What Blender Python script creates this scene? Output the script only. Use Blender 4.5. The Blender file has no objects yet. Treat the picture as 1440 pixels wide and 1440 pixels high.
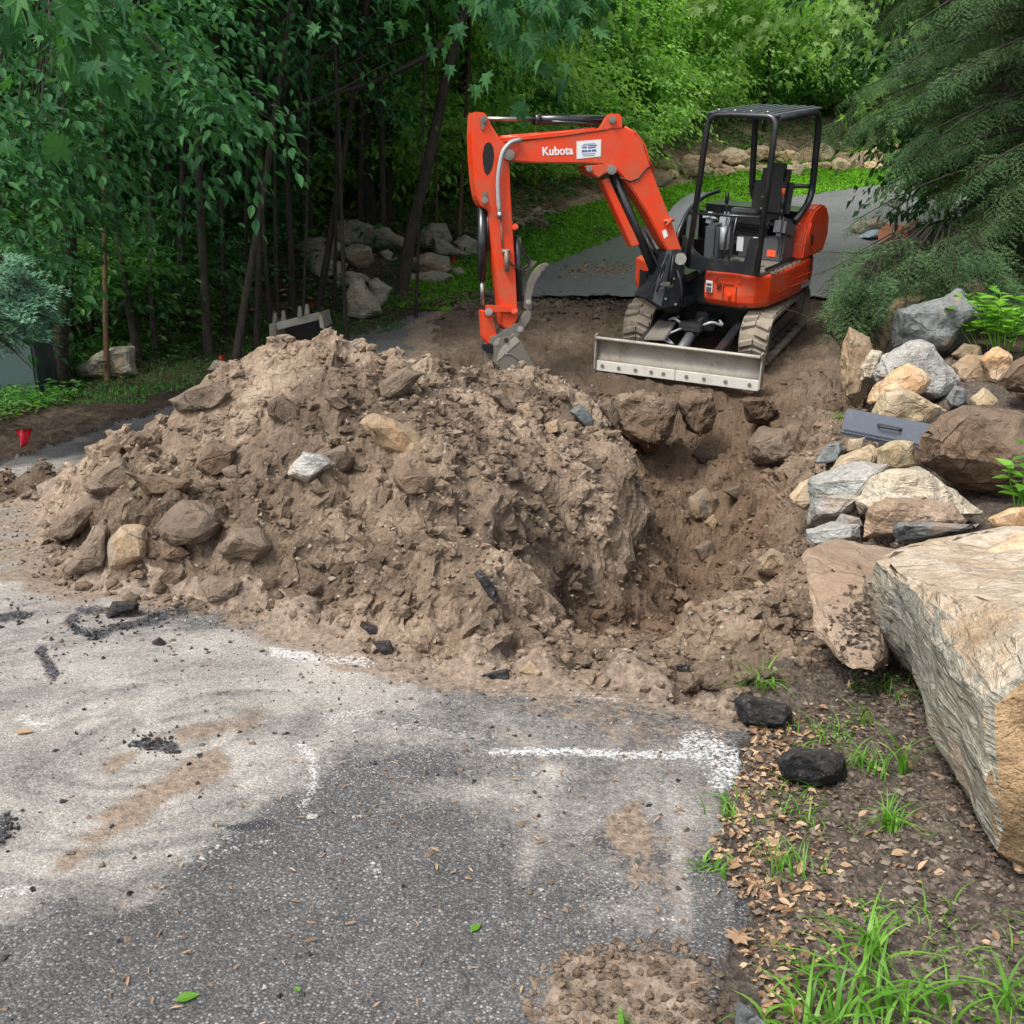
import bpy, bmesh, math, random
import numpy as np
from mathutils import Vector, Matrix, noise as mnoise
random.seed(7); rng = np.random.default_rng(7)
R = math.radians
sc = bpy.context.scene
col = sc.collection

# ------------------------------------------------------------ camera, sky, sun, exposure
PITCH = R(16.5); FPX = 1560.0; CZ = 1.6
cam = bpy.data.objects.new('camera', bpy.data.cameras.new('camera')); col.objects.link(cam)
cam.location = (0, 0, CZ); cam.rotation_euler = (R(90) - PITCH, 0, 0)
cam.data.sensor_width = 36; cam.data.lens = 36 * FPX / 1440; cam.data.clip_end = 600
sc.camera = cam
world = bpy.data.worlds.new('World'); sc.world = world; world.use_nodes = True
wn = world.node_tree; bg = wn.nodes['Background']
sky = wn.nodes.new('ShaderNodeTexSky'); sky.sky_type = 'NISHITA'; sky.sun_disc = False
SUN_EL, SUN_AZ = R(57), R(222)          # azimuth clockwise from +Y
sky.sun_elevation = SUN_EL; sky.sun_rotation = SUN_AZ
sky.air_density = 1.0; sky.dust_density = 4.0; sky.ozone_density = 1.0
hs = wn.nodes.new('ShaderNodeHueSaturation'); hs.inputs['Saturation'].default_value = 0.35
wn.links.new(sky.outputs[0], hs.inputs['Color']); wn.links.new(hs.outputs[0], bg.inputs['Color'])
bg.inputs['Strength'].default_value = 0.15
sun = bpy.data.objects.new('sun', bpy.data.lights.new('sun', 'SUN')); col.objects.link(sun)
sun.data.energy = 1.7; sun.data.angle = R(16); sun.data.color = (1, .95, .87)
sun.rotation_euler = (R(90) - SUN_EL, 0, math.pi - SUN_AZ)
sun.location = (0, 0, 30)
sc.view_settings.view_transform = 'Standard'; sc.view_settings.look = 'None'
sc.view_settings.exposure = 1.02; sc.view_settings.gamma = 1; sc.view_settings.use_curve_mapping = False
sc.cycles.max_bounces = 6; sc.cycles.transparent_max_bounces = 4; sc.cycles.diffuse_bounces = 3
sc.cycles.use_denoising = True

# ------------------------------------------------------------ pixel <-> world
cp, sp = math.cos(PITCH), math.sin(PITCH)
def ray(px, py):
    u = (px - 720) / FPX; v = (py - 720) / FPX
    return np.array([u, cp - v * sp, -(sp + v * cp)])
def at(px, py, d):
    r = ray(px, py); t = d / r[1]
    return np.array([0, 0, CZ]) + r * t
def topix(X, Y, Z):
    z = Z - CZ; fw = Y * cp - z * sp; up = Y * sp + z * cp
    fw = np.maximum(fw, .05)
    return 720 + FPX * X / fw, 720 - FPX * up / fw
def onplane(px, py, p0, n):
    r = ray(px, py); o = np.array([0, 0, CZ]); n = np.array(n, float)
    return o + r * (np.dot(np.array(p0) - o, n) / np.dot(r, n))

# ------------------------------------------------------------ noise in numpy
def hash2(ix, iy, s):
    h = (ix.astype(np.int64) * 374761393 + iy.astype(np.int64) * 668265263 + s * 982451653) & 0xffffffff
    h = ((h ^ (h >> 13)) * 1274126177) & 0xffffffff
    h = h ^ (h >> 16)
    return (h & 0xffff) / 65535.0
def vnoise(x, y, s=0):
    ix = np.floor(x); iy = np.floor(y); fx = x - ix; fy = y - iy
    fx = fx * fx * (3 - 2 * fx); fy = fy * fy * (3 - 2 * fy)
    a = hash2(ix, iy, s); b = hash2(ix + 1, iy, s); c = hash2(ix, iy + 1, s); d = hash2(ix + 1, iy + 1, s)
    return (a * (1 - fx) + b * fx) * (1 - fy) + (c * (1 - fx) + d * fx) * fy
def fbm(x, y, f, o=4, s=0, g=.5):
    t = 0; a = 1; n = 0
    for i in range(o):
        t = t + a * vnoise(x * f + 17.3 * i, y * f - 9.1 * i, s + i); n += a; a *= g; f *= 2.03
    return t / n
def bumps(x, y, cell, s, keep=.6):
    X = x / cell; Y = y / cell; ix = np.floor(X); iy = np.floor(Y); out = np.zeros_like(x)
    for dx in (-1, 0, 1):
        for dy in (-1, 0, 1):
            cx = ix + dx; cy = iy + dy
            rx = cx + hash2(cx, cy, s); ry = cy + hash2(cx, cy, s + 1)
            on = hash2(cx, cy, s + 2) < keep
            r = .25 + .5 * hash2(cx, cy, s + 3); q = .7 + .8 * hash2(cx, cy, s + 4)
            d2 = ((X - rx) * q) ** 2 + ((Y - ry) / q) ** 2
            h = np.sqrt(np.maximum(0, r * r - d2)) * on
            out = np.maximum(out, h)
    return out * cell
def sstep(x, a, b):
    t = np.clip((x - a) / (b - a), 0, 1); return t * t * (3 - 2 * t)
def sdf(X, Y, poly):
    """signed distance, negative inside"""
    d = np.full(X.shape, 1e9); ins = np.zeros(X.shape, bool); n = len(poly)
    for i in range(n):
        x1, y1 = poly[i]; x2, y2 = poly[(i + 1) % n]
        ex, ey = x2 - x1, y2 - y1; L = ex * ex + ey * ey + 1e-12
        t = np.clip(((X - x1) * ex + (Y - y1) * ey) / L, 0, 1)
        d = np.minimum(d, np.hypot(X - x1 - t * ex, Y - y1 - t * ey))
        c = ((y1 > Y) != (y2 > Y)) & (X < (x2 - x1) * (Y - y1) / (y2 - y1 + 1e-12) + x1)
        ins ^= c
    return np.where(ins, -d, d)
def pdist(X, Y, line):
    """distance to a polyline and signed side (+ = left of travel)"""
    d = np.full(X.shape, 1e9); s = np.zeros(X.shape)
    for (x1, y1), (x2, y2) in zip(line[:-1], line[1:]):
        ex, ey = x2 - x1, y2 - y1; L = ex * ex + ey * ey
        t = np.clip(((X - x1) * ex + (Y - y1) * ey) / L, 0, 1)
        dd = np.hypot(X - x1 - t * ex, Y - y1 - t * ey)
        side = np.sign(ex * (Y - y1) - ey * (X - x1))
        m = dd < d; d = np.where(m, dd, d); s = np.where(m, side, s)
    return d, s * d

# ------------------------------------------------------------ base terrain
KY = [-20, 3, 9, 10.6, 12.5, 15, 25, 35, 50, 80, 140]
KZ = [0, 0, -.26, -.28, -.09, .12, .97, 1.95, 3.2, 9, 22]
def prof(y): return np.interp(y, KY, KZ)
def ground0(px, py):
    r = ray(px, py); t = .5
    lo, hi = .5, 120
    ts = np.linspace(.5, 120, 6000); z = CZ + r[2] * ts; g = prof(r[1] * ts)
    k = np.argmax(z < g); t = ts[k] if (z < g).any() else 100
    return np.array([r[0] * t, r[1] * t, g[k]])
RL_PX = [(-300, 790), (0, 655), (150, 602), (330, 535), (560, 455), (651, 427), (768, 368), (877, 329), (970, 293), (1060, 282), (1150, 275), (1280, 252), (1440, 232)]
ROADL = [tuple(ground0(*p)[:2]) for p in RL_PX]
WALLX = ([0, 2.3, 3.8, 5, 6.5, 8, 9.5, 11.5, 14, 18, 24, 40], [1.35, 1.3, 1.4, 1.65, 2.15, 2.6, 3.05, 3.6, 5.0, 7.0, 9.8, 17])
def base(x, y):
    x = np.asarray(x, float); y = np.asarray(y, float)
    z = prof(y)
    xw = np.interp(y, *WALLX)
    z = z + np.interp(y, [4, 6, 9], [0, .12, .52]) * sstep(x - xw, .12, .7) * (1 - sstep(y, 13, 17)) + .55 * sstep(x - xw, 1.2, 4) * sstep(y, 4.5, 8)
    d, s = pdist(x, y, ROADL)
    z = z + 1.1 * sstep(s, 1.6, 5.5) * sstep(y, 18, 25) + .35 * sstep(s, .3, 3) * sstep(y, 13, 17) + 2.5 * sstep(s, 5, 16) * sstep(y, 22, 34)
    z = z + .10 * (fbm(x, y, .5, 3, 5) - .5) * sstep(s, .3, 1.5)
    return z
def gz(x, y): return float(base(np.array([x]), np.array([y]))[0])
def onground(px, py):
    r = ray(px, py); ts = np.linspace(1.2, 110, 9000)
    z = CZ + r[2] * ts; g = base(r[0] * ts, r[1] * ts); w = z < g
    k = int(np.argmax(w)) if w.any() else len(ts) - 1
    return np.array([r[0] * ts[k], r[1] * ts[k], g[k]])

# ------------------------------------------------------------ pile and trench: surface through surveyed points
CT = []
def C(px, py, d): CT.append(tuple(at(px, py, d)))
def W(x, y, dz=0): CT.append((x, y, float(prof(y)) + dz))
for p in [(60,700),(65,760),(95,818),(220,842),(340,868),(480,905),(600,955),(720,970),(860,980),(1000,1010),(1035,985),(1080,950),(1180,930)]:
    g = ground0(*p); CT.append(tuple(g))
for p in [(0,700),(0,850),(300,960),(600,1060),(900,1090),(1040,1100),(1200,1100)]: CT.append(tuple(ground0(*p)))
C(110,745,4.55); C(160,640,5.3); C(240,580,5.6); C(300,545,5.7); C(370,520,5.75); C(410,492,5.8); C(455,470,5.75); C(520,492,5.8); C(560,515,5.9)
C(455,870,3.85); C(455,780,4.25); C(455,700,4.65); C(455,620,5.0); C(455,545,5.35)
C(250,780,4.25); C(250,700,4.75); C(300,640,5.1); C(160,730,4.5)
C(340,800,4.05); C(360,720,4.55); C(370,640,4.95); C(380,570,5.35)
C(600,930,3.55); C(600,850,3.85); C(600,700,4.6); C(600,600,5.2); C(600,520,5.95); C(640,560,5.9)
C(720,925,3.6); C(720,860,3.8); C(720,780,4.15); C(720,700,4.7); C(720,610,5.7); C(720,540,7.0); C(700,520,7.4)
C(800,925,3.75); C(800,893,4.85); C(765,885,4.6); C(735,888,4.3); C(800,868,4.92); C(765,862,4.66); C(765,815,4.72); C(800,800,5.0); C(800,700,5.25); C(800,620,6.2); C(740,882,4.0); C(800,550,7.6)
C(850,897,5.0); C(890,893,5.2); C(860,862,5.1); C(865,810,5.2); C(862,762,5.25); C(870,735,5.4); C(880,680,5.8); C(890,640,6.4); C(860,590,7.3); C(840,560,8.2)
C(905,690,5.95); C(912,725,6.05); C(905,770,5.75); C(920,790,6.1); C(925,830,6.0); C(898,870,5.5); C(890,815,5.4)
# trench
C(942,720,8.2); C(945,770,7.5); C(948,820,6.9); C(950,862,6.2); C(925,900,4.75); C(950,893,4.9)
C(975,850,6.9); C(985,800,7.7); C(985,730,9.1); C(985,690,9.7); C(1000,650,10.15); C(960,650,10.1); C(930,665,9.8); C(1030,665,9.9)
W(1.0,6.4,-.8); W(1.05,7.2,-.85); W(1.08,8,-.85); W(1.15,8.8,-.8); W(1.3,9.6,-.7); W(.95,5.7,-.68); W(1.0,5.3,-.6)
C(880,935,3.85); C(960,935,3.95); C(1000,900,4.35); C(1060,960,3.72); C(1100,900,4.1)
C(1040,800,5.7); C(1020,850,5.0); C(1060,700,7.1); C(1100,830,5.0); C(1130,700,6.4); C(1120,600,8.5); C(1065,630,9.0); C(1150,520,10.4); C(1130,760,5.6); C(1110,860,4.65)
C(1170,600,8.3); C(1140,650,7.3)
C(1010,622,10.3); C(960,622,10.3); C(920,632,10.0)
for x in (.6, 1.0, 1.4, 1.8, 2.2, 2.6): W(x, 10.8, -.17); W(x, 11.15, -.15)
# behind the pile
for x, y in [(-3.2,5.7),(-3.0,6.6),(-2.2,6.9),(-1.2,7.3),(-.3,8.2),(.2,9.2),(.6,10.2),(-4,5),(-4,6.5),(-4,8),(-4,10),(-2,9),(-1,10),(0,11),(1,12),(2,12),(-2,12),(3,12),(3.5,10),(3.3,8),(3.6,6),(2.6,5),(0,13.5),(3,14),(-3,14),(-3,3.4),(-2,2.4),(0,2),(2,2),(2,3.4),(0,3),(-1,3.2),(1,3.2)]: W(x, y)
CT = np.array(CT)
def rbf_fit(P):
    n = len(P); D = np.hypot(P[:, None, 0] - P[None, :, 0], P[:, None, 1] - P[None, :, 1])
    D = np.sqrt(D * D + .03 ** 2)
    A = np.zeros((n + 3, n + 3)); A[:n, :n] = D + np.eye(n) * -.015
    Q = np.c_[np.ones(n), P[:, :2]]; A[:n, n:] = Q; A[n:, :n] = Q.T
    return np.linalg.solve(A, np.r_[P[:, 2], 0, 0, 0])
CW = rbf_fit(CT)
def rbf(x, y):
    z = CW[-3] + CW[-2] * x + CW[-1] * y
    for i, (a, b, c) in enumerate(CT): z = z + CW[i] * np.sqrt((x - a) ** 2 + (y - b) ** 2 + .03 ** 2)
    return z
front = [tuple(ground0(*p)[:2]) for p in [(50,705),(62,765),(85,820),(200,848),(330,868),(470,905),(590,938),(720,955),(860,966),(960,985),(1030,1000),(1060,985),(1140,960),(1170,900)]]
DIRT = front + [(1.75,4.3),(1.95,5.2),(2.25,6.2),(2.6,7.4),(2.95,8.6),(3.4,10.5),(3.9,12.5),(4.2,15.6),(1.2,14.9),(-.6,14.9),(-1.1,13.6),(-1.0,11.5),(-1.4,9.5),(-1.7,8),(-2.6,7.0),(-3.2,6.4),(-3.4,5.8)]
def hpile(x, y):
    b = base(x, y)
    wob = (fbm(x, y, 2.2, 4, 31) - .5) * .5
    d = sdf(x, y, DIRT) + wob * .55
    m = sstep(-d, -.02, .30)
    xw = np.interp(y, *WALLX)
    m2 = m * (1 - sstep(x - xw, -.05, .35))
    h = rbf(x, y)
    z = b + (h - b) * m2
    # lumps
    amp = sstep(-d, -.05, .12) * (1 - .55 * sstep(y, 10.2, 11.2))
    z = z + amp * ((fbm(x, y, 2.2, 3, 40) - .5) * .17 + (fbm(x, y, 7, 4, 41) - .5) * .10 + (fbm(x, y, 42, 2, 45) - .5) * .022)
    z = z + amp * (bumps(x, y, .34, 50, .35) * .42 + bumps(x, y, .17, 60, .5) * .52 + bumps(x, y, .085, 70, .6) * .6 + bumps(x, y, .035, 80, .7) * .5)
    z = z - amp * .07 * sstep(fbm(x, y, 5, 3, 44), .5, .75)
    return z, d, b

# ------------------------------------------------------------ object helpers
def link(o): col.objects.link(o); return o
def meta(o, label=None, cat=None, group=None, kind=None):
    if label: o['label'] = label
    if cat: o['category'] = cat
    if group: o['group'] = group
    if kind: o['kind'] = kind
    return o
def empty(name, loc, label, cat, group=None):
    o = link(bpy.data.objects.new(name, None)); o.location = loc; o.empty_display_size = .1
    return meta(o, label, cat, group)
def mesh_np(name, V, F, mats, smooth=False, mi=None):
    V = np.asarray(V, np.float32); F = np.asarray(F, np.int32)
    me = bpy.data.meshes.new(name); k = F.shape[1]
    me.vertices.add(len(V)); me.vertices.foreach_set('co', V.ravel())
    me.loops.add(F.size); me.loops.foreach_set('vertex_index', F.ravel())
    me.polygons.add(len(F)); me.polygons.foreach_set('loop_start', np.arange(0, F.size, k, dtype=np.int32))
    if mi is not None: me.polygons.foreach_set('material_index', np.asarray(mi, np.int32))
    me.polygons.foreach_set('use_smooth', np.full(len(F), smooth))
    for m in (mats if isinstance(mats, (list, tuple)) else [mats]): me.materials.append(m)
    me.update(calc_edges=True); return me
def obj(name, me, parent=None, **k):
    o = link(bpy.data.objects.new(name, me))
    if parent: o.parent = parent
    return meta(o, **k)

# ------------------------------------------------------------ materials
class NT:
    def __init__(s, name):
        s.m = bpy.data.materials.new(name); s.m.use_nodes = True; s.t = s.m.node_tree; s.t.nodes.clear()
        s.out = s.n('ShaderNodeOutputMaterial')
    def n(s, t, **k):
        x = s.t.nodes.new(t)
        for a, b in k.items():
            if a.startswith('i_'):
                q = a[2:]; q = int(q) if q.isdigit() else q.replace('_', ' ')
                if isinstance(b, bpy.types.NodeSocket): s.t.links.new(b, x.inputs[q])
                else: x.inputs[q].default_value = b
            else: setattr(x, a, b)
        return x
    def noise(s, vec, scale, detail=4, rough=.6, dist=0):
        return s.n('ShaderNodeTexNoise', i_Vector=vec, i_Scale=scale, i_Detail=detail, i_Roughness=rough, i_Distortion=dist).outputs[0]
    def ramp(s, fac, stops):
        r = s.n('ShaderNodeValToRGB'); s.t.links.new(fac, r.inputs[0]); cr = r.color_ramp
        while len(cr.elements) < len(stops): cr.elements.new(.5)
        for e, (p, c) in zip(cr.elements, stops):
            e.position = p; e.color = (*c, 1) if not isinstance(c, (int, float)) else (c, c, c, 1)
        return r.outputs[0]
    def mix(s, f, a, b, mode='MIX'):
        x = s.n('ShaderNodeMix', data_type='RGBA', blend_type=mode)
        for k, v in ((0, f), (6, a), (7, b)):
            if isinstance(v, bpy.types.NodeSocket): s.t.links.new(v, x.inputs[k])
            elif isinstance(v, (int, float)): x.inputs[k].default_value = v if k == 0 else (v, v, v, 1)
            else: x.inputs[k].default_value = (*v, 1)
        return x.outputs[2]
    def math(s, op, a, b=0, c=0):
        x = s.n('ShaderNodeMath', operation=op)
        for k, v in enumerate((a, b, c)):
            if isinstance(v, bpy.types.NodeSocket): s.t.links.new(v, x.inputs[k])
            else: x.inputs[k].default_value = v
        return x.outputs[0]
    def obj(s): return s.n('ShaderNodeTexCoord').outputs['Object']
    def pos(s): return s.n('ShaderNodeNewGeometry').outputs['Position']
    def scale(s, v, sx, sy, sz):
        return s.n('ShaderNodeMapping', i_Vector=v, i_Scale=(sx, sy, sz)).outputs[0]
    def bump(s, h, strength=.5, dist=.01, normal=None):
        b = s.n('ShaderNodeBump', i_Height=h, i_Strength=strength, i_Distance=dist)
        if normal: s.t.links.new(normal, b.inputs['Normal'])
        return b.outputs[0]
    def bsdf(s, color, rough=.8, metal=0, normal=None, coat=0, spec=.5, **k):
        b = s.n('ShaderNodeBsdfPrincipled')
        for q, v in (('Base Color', color), ('Roughness', rough), ('Metallic', metal), ('Coat Weight', coat), ('Specular IOR Level', spec)):
            if isinstance(v, bpy.types.NodeSocket): s.t.links.new(v, b.inputs[q])
            else: b.inputs[q].default_value = (*v, 1) if isinstance(v, tuple) else v
        if normal: s.t.links.new(normal, b.inputs['Normal'])
        s.t.links.new(b.outputs[0], s.out.inputs[0]); return b

def m_rock(name, stops, strata=0, scale=4, dirt=0.0, bump=.6, crack=.55, patch=.7):
    n = NT(name); v = n.obj(); rnd = n.n('ShaderNodeObjectInfo').outputs['Random']
    off = n.n('ShaderNodeCombineXYZ', i_0=rnd, i_1=rnd, i_2=rnd).outputs[0]
    v = n.n('ShaderNodeVectorMath', operation='MULTIPLY_ADD', i_0=off, i_1=(37., 11., 23.), i_2=v).outputs[0]
    a = n.noise(v, scale, 6, .65, .6); big = n.noise(v, scale * .35, 3, .5, 1.0)
    vs = n.scale(v, 3, 3, 13) if strata else v
    st = n.noise(vs, 2.2, 4, .6, .8)
    f = n.math('ADD', n.math('MULTIPLY', a, .45), n.math('MULTIPLY', n.math('ADD', n.math('MULTIPLY', big, .65), n.math('MULTIPLY', st, .35 + .25 * strata)), .75))
    c = n.ramp(n.math('SUBTRACT', f, .1), stops)
    fine = n.noise(v, 90, 3, .7)
    c = n.mix(.75, c, n.ramp(n.math('ADD', n.math('MULTIPLY', fine, .5), n.math('MULTIPLY', n.noise(v, 22, 5, .75), .5)), [(.36, .28), (.5, .8), (.62, 1.15)]), 'MULTIPLY')
    cr = n.n('ShaderNodeTexVoronoi', feature='DISTANCE_TO_EDGE', i_Vector=n.n('ShaderNodeVectorMath', operation='MULTIPLY_ADD', i_0=n.n('ShaderNodeTexNoise', i_Vector=v, i_Scale=5.0).outputs[1], i_1=(.35,.35,.35), i_2=v).outputs[0], i_Scale=2.6).outputs[0]
    pm = n.ramp(n.noise(v, scale * .45, 4, .6, 1.2), [(.54, 0), (.62, .7)]); c = n.mix(n.math('MULTIPLY', pm, patch), c, n.mix(.5, c, (.40, .20, .07)))
    pg = n.ramp(n.noise(v, scale * .6, 5, .65, .8), [(.36, .8), (.43, 0)]); c = n.mix(n.math('MULTIPLY', pg, patch), c, (.19, .2, .185))
    ck = n.ramp(n.math('ADD', cr, n.math('MULTIPLY', n.noise(v, 1.7, 2), .08)), [(.03, .3), (.045, .75), (.06, 1)])
    c = n.mix(crack, c, ck, 'MULTIPLY')
    sep = n.n('ShaderNodeSeparateXYZ', i_0=n.n('ShaderNodeNewGeometry').outputs['Normal']).outputs[2]
    dd = n.math('MULTIPLY', n.ramp(n.math('ADD', n.math('MULTIPLY', sep, .35), n.noise(v, 3.5, 5, .7)), [(.45, 0), (.75, 1)]), dirt)
    c = n.mix(dd, c, (.15, .112, .08))
    h = n.math('ADD', n.math('ADD', n.math('MULTIPLY', a, 1.0), n.math('MULTIPLY', fine, .25)), n.math('ADD', n.math('MULTIPLY', st, .5 + strata), n.math('MULTIPLY', ck, crack)))
    n.bsdf(c, .85, normal=n.bump(h, bump, .03), spec=.3); return n.m
M = {}
M['rock_tan'] = m_rock('rock_tan', [(.25, (.13, .085, .05)), (.42, (.34, .24, .145)), (.58, (.42, .32, .21)), (.75, (.54, .46, .35))], 0, 4, .45)
M['rock_orange'] = m_rock('rock_orange', [(.25, (.16, .12, .07)), (.42, (.5, .3, .15)), (.55, (.6, .46, .3)), (.75, (.62, .56, .46))], 0, 4, .1)
M['rock_cream'] = m_rock('rock_cream', [(.25, (.22, .16, .09)), (.4, (.48, .38, .22)), (.55, (.50, .42, .29)), (.75, (.58, .53, .44))], 0, 4, .35)
M['rock_grey'] = m_rock('rock_grey', [(.25, (.055, .062, .062)), (.45, (.13, .145, .145)), (.6, (.21, .225, .22)), (.8, (.36, .37, .35))], 0, 5, .08)
M['rock_white'] = m_rock('rock_white', [(.25, (.12, .13, .12)), (.42, (.3, .32, .3)), (.56, (.38, .39, .37)), (.75, (.54, .54, .51))], 1, 3, .35)
M['rock_strata'] = m_rock('rock_strata', [(.25, (.12, .115, .09)), (.42, (.27, .245, .18)), (.56, (.44, .38, .28)), (.75, (.58, .52, .42))], 1.4, 3, .1)
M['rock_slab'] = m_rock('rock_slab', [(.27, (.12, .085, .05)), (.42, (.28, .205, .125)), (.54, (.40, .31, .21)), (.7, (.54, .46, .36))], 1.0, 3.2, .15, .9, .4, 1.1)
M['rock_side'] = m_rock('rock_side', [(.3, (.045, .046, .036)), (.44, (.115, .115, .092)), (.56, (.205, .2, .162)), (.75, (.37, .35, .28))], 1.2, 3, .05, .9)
M['rock_broken'] = m_rock('rock_broken', [(.3, (.04, .028, .016)), (.44, (.14, .095, .05)), (.56, (.3, .2, .11)), (.75, (.48, .34, .19))], 0, 6, .0, 1.0, .15)
M['rock_pink'] = m_rock('rock_pink', [(.27, (.16, .10, .06)), (.42, (.38, .25, .16)), (.56, (.52, .38, .27)), (.75, (.58, .48, .39))], .5, 3.5, .7)
M['rock_dirty'] = m_rock('rock_dirty', [(.25, (.07, .05, .035)), (.45, (.14, .105, .076)), (.6, (.22, .17, .125)), (.8, (.36, .3, .23))], 0, 6, .55, .9, .5, 0)
M['rock_soil'] = m_rock('rock_soil', [(.25, (.075, .048, .03)), (.45, (.135, .088, .055)), (.6, (.19, .128, .082)), (.8, (.25, .18, .12))], 0, 8, .6, 1.0, .5, 0)
M['rock_forest'] = m_rock('rock_forest', [(.25, (.06, .06, .045)), (.45, (.18, .175, .135)), (.6, (.3, .285, .22)), (.8, (.42, .4, .33))], .6, 3, .15)
M['rock_asphalt'] = m_rock('rock_asphalt', [(.35, (.012, .012, .014)), (.5, (.035, .035, .038)), (.58, (.09, .09, .092)), (.66, (.26, .26, .25))], 0, 60, .15, 1.0, 0, 0)

def m_dirt():
    n = NT('soil_dirt'); v = n.pos()
    a = n.noise(v, 1.1, 5, .6, .5); b = n.noise(v, 9, 6, .7); c_ = n.noise(v, 60, 4, .7)
    f = n.math('ADD', n.math('MULTIPLY', a, .5), n.math('ADD', n.math('MULTIPLY', b, .3), n.math('MULTIPLY', c_, .2)))
    c = n.ramp(f, [(.36, (.050, .034, .022)), (.45, (.108, .080, .057)), (.53, (.20, .15, .107)), (.64, (.39, .31, .23))])
    vo = n.n('ShaderNodeTexVoronoi', i_Vector=v, i_Scale=48.0); gr = n.ramp(vo.outputs['Color'], [(.86, 0), (.9, 1)])
    edge = n.ramp(vo.outputs['Distance'], [(.3, 1), (.45, 0)])
    c = n.mix(n.math('MULTIPLY', n.math('MULTIPLY', gr, edge), .65), c, (.40, .34, .27))
    # soil colour turns darker and redder with depth
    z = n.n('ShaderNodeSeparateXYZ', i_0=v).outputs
    depth_fac = n.math('MULTIPLY', n.ramp(n.math('ADD', n.math('MULTIPLY', z[2], -1), n.math('MULTIPLY', a, .3)), [(.35, 0), (.6, 1)]), .55)
    c = n.mix(depth_fac, c, (.11, .066, .038))
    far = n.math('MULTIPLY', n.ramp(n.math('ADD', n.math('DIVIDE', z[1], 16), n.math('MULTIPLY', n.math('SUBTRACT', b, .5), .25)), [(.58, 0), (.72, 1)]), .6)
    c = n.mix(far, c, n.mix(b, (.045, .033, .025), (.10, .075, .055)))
    h = n.math('ADD', n.math('MULTIPLY', b, 1.0), n.math('ADD', n.math('MULTIPLY', c_, .6), n.math('MULTIPLY', vo.outputs['Distance'], .3)))
    n.bsdf(c, .95, normal=n.bump(h, .9, .025), spec=.15); return n.m
M['dirt'] = m_dirt()

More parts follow.
